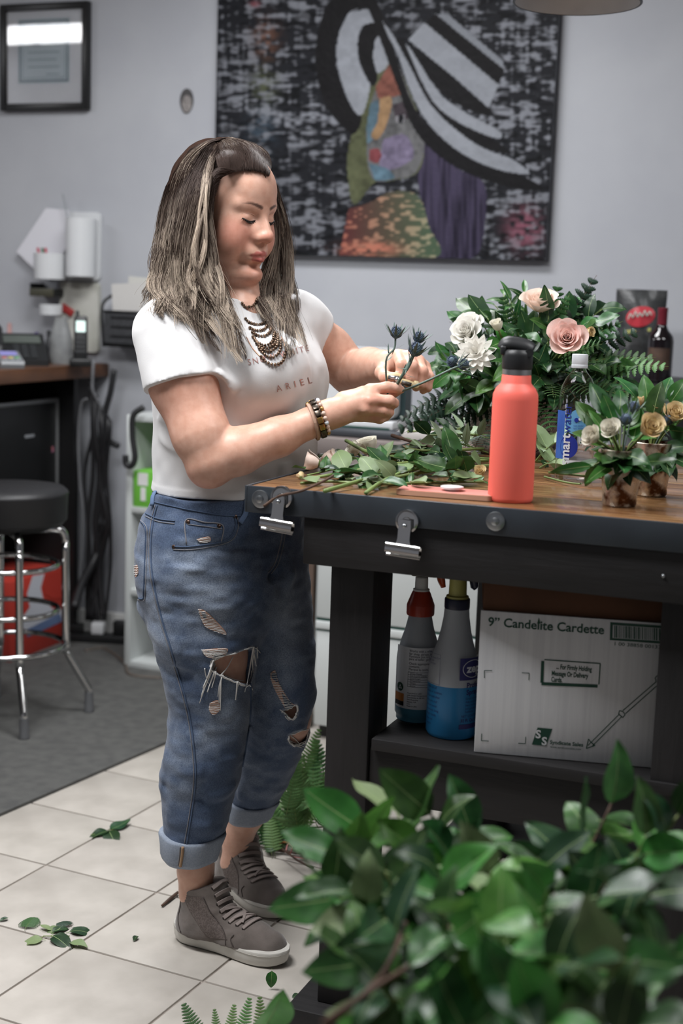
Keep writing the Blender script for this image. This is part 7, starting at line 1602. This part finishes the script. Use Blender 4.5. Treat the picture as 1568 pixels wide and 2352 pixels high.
# ------------------------------------------------------------------ cut stems and leaves strewn on the bench
def tb(x, y, h=.006): return onz(x, y, TZ + h)
def up_(x, y, h0, Y): p = ony(x, y, Y); return p
stems = [  # path (px,py,height), keys, n, leaf size, label
 ([(795, 1012, .05), (850, 1040, .045), (930, 1052, .035), (1060, 1052, .028), (1240, 1060, .012)], ['rose'], 3, .05, 'thick green rose stem lying across the pile', .0042),
 ([(745, 1128, .006), (800, 1112, .01), (850, 1096, .016), (900, 1072, .024), (990, 1062, .02)], ['rosep', 'rose'], 4, .06, 'green rose stem pointing to the bench corner', .0040),
 ([(840, 1132, .005), (880, 1105, .012), (940, 1080, .02), (1010, 1072, .02)], ['rosep'], 3, .055, 'pale green stem over the bench edge', .0040),
 ([(690, 1110, .004), (760, 1106, .006), (860, 1112, .006), (1000, 1108, .006), (1110, 1106, .006)], ['thin'], 3, .05, 'straight thin green stem along the front of the pile', .0028),
 ([(715, 1098, .006), (760, 1090, .012), (830, 1070, .02), (900, 1060, .02)], ['rosep', 'rose'], 5, .065, 'rose stem with broad grey-green leaves on the bench', .003),
 ([(935, 992, .02), (1010, 986, .03), (1080, 984, .03), (1200, 982, .02)], ['sage'], 4, .05, 'long green stem at the back of the pile', .0030),
 ([(900, 1000, .06), (960, 1018, .055), (1010, 1032, .05), (1080, 1042, .04)], ['rosep'], 3, .05, 'dark brown woody stem on the pile', .0040),
 ([(1260, 1085, .006), (1330, 1092, .008), (1420, 1102, .006)], ['thin'], 1, .02, 'thin pale green stem ending beside the votive', .0026),
 ([(1250, 1095, .006), (1300, 1108, .006), (1332, 1112, .008)], ['thin'], 1, .02, 'thin green stem before the water bottle', .0022),
 ([(1230, 1060, .02), (1255, 1030, .05), (1285, 1010, .06)], ['rosep', 'sage'], 5, .06, 'grey-green leafy stem between flask and water bottle', .0025),
 ([(1240, 1075, .01), (1262, 1062, .025), (1290, 1045, .03)], ['rosep'], 4, .055, 'pale leafy stem end beside the water bottle', .0025),
 ([(1100, 1080, .012), (1060, 1060, .03), (1010, 1040, .045)], ['rose', 'bigd'], 6, .062, 'leafy rose stem in the middle of the pile', .003),
 ([(1110, 1100, .008), (1070, 1085, .02), (1030, 1075, .03)], ['rose', 'bigd'], 6, .06, 'dark leafy stem end behind the phone', .003),
 ([(960, 1090, .01), (900, 1080, .02), (850, 1075, .02)], ['rose', 'rosep'], 6, .055, 'leafy rose cutting in front of the pile', .0028),
 ([(860, 1060, .02), (800, 1050, .03), (760, 1048, .03)], ['rose'], 5, .045, 'small leafy cutting beside the white roses', .0024),
 ([(1120, 1040, .03), (1060, 1020, .05), (1000, 1010, .055)], ['sage', 'sage', 'rosep'], 8, .055, 'silvery sage sprig at the back of the pile', .002),
 ([(1120, 1058, .02), (1000, 1060, .03), (900, 1066, .03), (820, 1080, .02)], ['rose', 'bigd'], 6, .055, 'long green stem with dark leaves running through the pile', .0034),
 ([(1125, 1070, .02), (1020, 1078, .024), (930, 1092, .016), (860, 1110, .008)], ['rosep', 'rose'], 5, .055, 'pale stem slanting to the front of the pile', .0036),
 ([(1110, 1030, .04), (1000, 1036, .045), (930, 1030, .05)], ['sage', 'bigd'], 6, .05, 'dark stem with mixed leaves at the back of the pile', .003),
 ([(780, 1088, .01), (830, 1080, .02), (880, 1062, .03), (950, 1040, .04)], ['rose', 'rosep'], 7, .055, 'leafy rose cutting crossing over the white roses', .003),
 ([(1130, 1000, .05), (1060, 998, .06), (985, 1000, .06)], ['bigd', 'sage'], 7, .05, 'leafy cutting heaped against the pot', .0026),
 ([(705, 1092, .006), (740, 1084, .012), (790, 1072, .02)], ['thin', 'rose'], 4, .035, 'small cutting with narrow leaves at the bench end', .002),
 ([(1150, 1010, .04), (1090, 1000, .055), (1050, 985, .06)], ['sage'], 9, .05, 'silvery narrow-leaved sprig near the pot', .002)]
for path, keys, n, sz, lab, r in stems:
    P = [tb(*p) for p in path]; woody = 'woody' in lab
    sprig(P, (r, r * .8), keys, n, sz, lab, 'stem', None, 'flower_cutting', .3, 1., .35, -.05, m_twig if woody else m_stem, 1.)
P = [ony(605, 1163, TY0 - .03), ony(640, 1140, TY0 - .022), tb(690, 1128, .006), tb(745, 1104, .012), tb(775, 1086, .02)]
sprig([p for p in P], (.0028, .0022), ['rose'], 2, .02, 'brown twig hanging over the bench edge by the clip', 'twig', None, 'flower_cutting', .85, .6, .3, 0, m_twig)
for x, y, h, R, lab, ax in ((722, 1062, .022, .026, 'white rose with bruised petals lying by the bench end', (-1, -.3, .2)), (762, 1058, .025, .022, 'small white rose lying beside the bruised one', (-.8, .2, .5)), (845, 1030, .04, .030, 'white rose lying at the back of the cuttings', (-.2, -.2, 1)), (815, 1036, .03, .022, 'white rose half hidden by leaves', (-.6, -.5, .6))):
    P = tb(x, y, h); rose(P, ax, R, m_ivory if 'bruised' not in lab else m_pinkp, 'iv' if 'bruised' not in lab else 'bl', lab, 'white roses on the bench', .5, stem=P - np.array(ax) * .09 + np.array([.03, 0, -h * .3]), npet=18)
for x, y, h, R, lab in ((905, 1052, .03, .016, 'cream bud lying among the cuttings'), (1100, 1086, .018, .016, 'green-cream bud behind the phone'), (690, 1095, .006, .010, 'fallen cream petals at the bench end')):
    P = tb(x, y, h); rose(P, rv() + Vector((0, -.5, .6)), R, m_cream, 'cr', lab, None, .4, npet=14, name='flower_bud')
for k, (x0, y0, x1, y1, h, key, sz) in enumerate(((1060, 1012, 880, 1030, .05, 'a', .2), (1075, 1000, 960, 992, .05, 'c', .15), (1040, 1030, 900, 1046, .03, 'b', .17), (1110, 1000, 1010, 985, .07, 'b', .16), (1090, 1040, 990, 1060, .03, 'a', .14), (1010, 1036, 870, 1038, .03, 'b', .16))):
    a, b = Vector(tb(x0, y0, h)), Vector(tb(x1, y1, h * .6)); frond(a, b - a, Vector((0, 0, 1)) + toc(a) * .4 + rv(.15), sz, key, 'fern frond lying among the cuttings on the bench', 'fern fronds on the bench')
for k in range(26):
    x, y = rnd.uniform(700, 1110), rnd.uniform(1072, 1112); P = tb(x, y, .006 + .02 * rnd.random()); o = leaf_at(None, rnd.choice(['rose', 'rosep', 'bigd', 'rose']), P, rv() * Vector((1, 1, .15)), Vector((0, 0, 1)) + toc(P) * .3 + rv(.2), .045 * rnd.uniform(.7, 1.2), 'loose_leaf'); tag(o, 'loose cut leaf lying in the pile on the bench', 'leaf', 'loose leaves on the bench')

# ------------------------------------------------------------------ thistles and snips in her hands
pin = J(905, 896, HS + .02)
thistle(J(908, 778, HS + .0), Vector((.1, 0, 1)), .024, pin + np.array([-.012, 0, -.02]), 'green thistle held highest in her hands', 'held thistles', 6, .0020, J(886, 830, HS + .0))
thistle(J(957, 788, HS + .01), Vector((.35, 0, 1)), .023, pin, 'second green thistle held behind the blue one', 'held thistles', 4, .0022, J(930, 850, HS))
thistle(J(948, 818, HS - .005), Vector((.4, 0, 1)), .028, pin, 'blue thistle held between her fingers', 'held thistles', 7, .0034, J(920, 868, HS))
thistle(J(1052, 842, HS - .02), Vector((1, .1, .45)), .022, pin + np.array([.01, 0, -.004]), 'long thistle stem slanting from her hand over the bouquet', 'held thistles', 2, .0022, J(980, 875, HS - .01))
m_hand = M('ivory_handle', '#cdbb94', .4, col2='#bda77d', scale=25); sn = empty('garden_snips', tuple(J(920, 872, LS - .03)), label='garden snips with ivory handles in her left hand', cat_='snips')
def sj(*pts): return [Vector(J(x, y, LS + d)) - sn.location for x, y, d in pts]
mk('handle', tube(spline(sj((886, 864, -.046), (905, 862, -.050), (925, 867, -.052)), 5), .0068, 10, flat=.7), m_hand, sn, True); mk('handle', tube(spline(sj((918, 874, -.056), (938, 880, -.056), (954, 886, -.050), (957, 878, -.044)), 5), .0068, 10, flat=.7), m_hand, sn, True)
mk('handle_insert', tube(sj((892, 866, -.053), (916, 869, -.058)), .0042, 8), m_zinc, sn, True); mk('handle_insert', tube(sj((922, 878, -.062), (944, 884, -.062)), .0042, 8), M('dark_insert', '#3f3a35', .4), sn, True)
mk('pivot', sphere(tuple(sj((912, 872, -.058))[0]), .006, 10, 7), m_ss, sn, True)
mk('blade', xf(cat(prism([(0, -.004), (.05, -.001), (.052, .001), (0, .006)], -.0008, .0008)), frame(sj((918, 878, -.058))[0], sj((905, 912, -.05))[0] - sj((918, 878, -.058))[0], (CV - Vector(J(910, 890, LS))))), m_ss, sn, None)

# ------------------------------------------------------------------ greenery on the floor
def fl(x, y, z=.003): return onz(x, y, z)
def floor_sprig(path, leaves, label):
    b = fl(*path[0]); e = empty('leaf_sprig', tuple(b)); tag(e, label, 'sprig'); mk('stem', tube([Vector(fl(*p)) - Vector(b) for p in path], .0012, 5), m_stem, e, True)
    for x0, y0, x1, y1, key in leaves:
        a, c = Vector(fl(x0, y0, .004)), Vector(fl(x1, y1, .006)); leaf_at(e, key, a, c - a, Vector((0, 0, 1)) + rv(.1), (c - a).length * 1.12)
floor_sprig([(208, 1918), (245, 1912), (262, 1905)], [(250, 1908, 206, 1920, 'bigd'), (254, 1905, 293, 1890, 'bigd'), (250, 1910, 264, 1932, 'bigd')], 'dark three-leaved sprig lying on the tiles near the mat')
floor_sprig([(82, 2165), (100, 2150), (130, 2150), (160, 2150)], [(120, 2135, 95, 2128, 'bigp'), (120, 2140, 158, 2128, 'bigd'), (160, 2140, 222, 2135, 'bigd'), (122, 2150, 160, 2172, 'bigd'), (98, 2158, 45, 2162, 'bigp'), (160, 2165, 198, 2172, 'bigp'), (135, 2128, 108, 2142, 'bigp')], 'fallen sprig of dark and pale leaves on the tiles')
for x0, y0, x1, y1, key, lab in ((60, 2130, 88, 2080, 'a', 'short fern tip lying by the fallen sprig'), (160, 2125, 110, 2090, 'b', 'curled dark fern tip lying over the fallen sprig')):
    a, c = Vector(fl(x0, y0, .006)), Vector(fl(x1, y1, .012)); frond(a, c - a, Vector((0, 0, 1)), (c - a).length, key, lab)
c = Vector(fl(622, 2276, .004)); a = Vector(ony(624, 2230, c.y + .012)); o = leaf_at(None, 'bigb', a, c - a, toc(a) + Vector((0, 0, .3)), (c - a).length * 1.02, 'fallen_leaf'); tag(o, 'single bright leaf lying before the toe of the sneaker', 'leaf')
for x, y, lab in ((685, 2282, 'tiny leaf scrap beside the bench foot'), (672, 2082, 'dark leaf scrap on the seam behind the sneakers'), (314, 2150, 'tiny green leaf scrap on the middle tile'), (18, 2108, 'tiny leaf scrap at the mat side of the fallen sprig')):
    a = Vector(fl(x, y, .004)); o = leaf_at(None, 'bigd', a, rv() * Vector((1, 1, 0)), (0, 0, 1), .022 if '2082' not in str(y) else .035, 'leaf_scrap'); tag(o, lab, 'leaf')
a, c = fl(372, 2080, .005), fl(408, 2050, .006); mk('bark_stick', tube([Vector(a), Vector((a + c) / 2), Vector(c)], [.003, .0045, .004], 6), m_twig, smooth=True, label='short dark stick lying behind the heel of the sneaker', cat_='stick')
for x0, y0, x1, y1, key, sz in ((470, 2420, 425, 2300, 'a', .15), (500, 2420, 500, 2318, 'l', .12), (520, 2420, 535, 2310, 'l', .11), (545, 2420, 570, 2296, 'l', .14), (600, 2420, 600, 2292, 'l', .14), (640, 2420, 628, 2320, 'b', .1)):
    a = Vector(onz(x0, y0, .01)); c = Vector(ony(x1, y1, a.y + .02)); c.z = max(c.z, .05); frond(a, c - a, toc(a) + Vector((0, 0, .3)) + rv(.15), (c - a).length, key, 'upright fern tip growing from the heap before the bench foot', 'fern tips before the bench')
a = Vector(ond(612, 2352, 2.05)); c = Vector(ond(648, 2290, 2.0)); o = leaf_at(None, 'bigb', a, c - a, toc(a) + rv(.2), (c - a).length * 1.15, 'fallen_leaf'); tag(o, 'green leaf rising beside the bench foot plank', 'leaf')
# heap of cut ferns behind the bench leg
for k in range(40):
    x, y = rnd.uniform(600, 770), rnd.uniform(1900, 1975); a = Vector(fl(x, y, .01)) + Vector((0, 0, .16 * rnd.random() * (x > 650))); tpx, tpy = x + rnd.uniform(-60, 70), y - rnd.uniform(60, 290) * (1 if x > 640 else .5); c = Vector(ony(tpx, tpy, a.y + rnd.uniform(-.05, .12)))
    if proj(c)[0] < 655 - (1990 - tpy) * 0 and tpy < 1800: c = Vector(ony(tpx + 70, tpy, a.y + .05))
    c.z = max(.03, c.z); L = (c - a).length; frond(a, c - a, toc(a) + Vector((0, 0, .6)) + rv(.4), min(L, rnd.uniform(.13, .24)), ('l', 'l', 'a', 'l', 'c')[k % 5], {'l': 'pale green', 'a': 'deeper green', 'c': 'narrow'}[('l', 'l', 'a', 'l', 'c')[k % 5]] + ' cut fern frond in the floor heap behind the bench leg', 'fern heap on the floor')
for k in range(22):
    x, y = rnd.uniform(610, 760), rnd.uniform(1915, 1965); a, c = Vector(fl(x, y, .006 + .02 * rnd.random())), None; ang = rnd.uniform(-.9, .5); c = a + Vector((math.cos(ang), math.sin(ang) + .3, rnd.uniform(0, .25))) * rnd.uniform(.1, .22)
    o = mk('cut_twig', tube([a, (a + c) / 2 + rv(.005), c], .0026, 5), (m_twig, m_twig, M('rust_twig', '#8a5a2c', .7) if 'rust_twig' not in bpy.data.materials else bpy.data.materials['rust_twig'])[k % 3], smooth=True); tag(o, 'brown cut twig end in the heap under the ferns' if k % 3 < 2 else 'rust coloured twig end in the heap under the ferns', 'twig', 'twig ends in the fern heap')
P = [fl(580, 1940, .004), fl(640, 1955, .006), fl(700, 1962, .006)]; sprig(P, (.002, .0015), ['bigd', 'thin'], 4, .04, 'dark twig with small leaves lying towards the sneaker', 'twig', None, 'flower_cutting', .2, 1., .3, 0, m_twig, 1.)
a = [fl(655, 1958, .02), fl(662, 1938, .035), fl(672, 1945, .03), fl(668, 1965, .01), fl(700, 1972, .006)]; mk('pink_ribbon', tube(spline(a, 5), .003, 6, flat=.4), M('pink_ribbon', '#c27f7c', .5), smooth=True, label='curled pink ribbon end in the fern heap', cat_='ribbon')
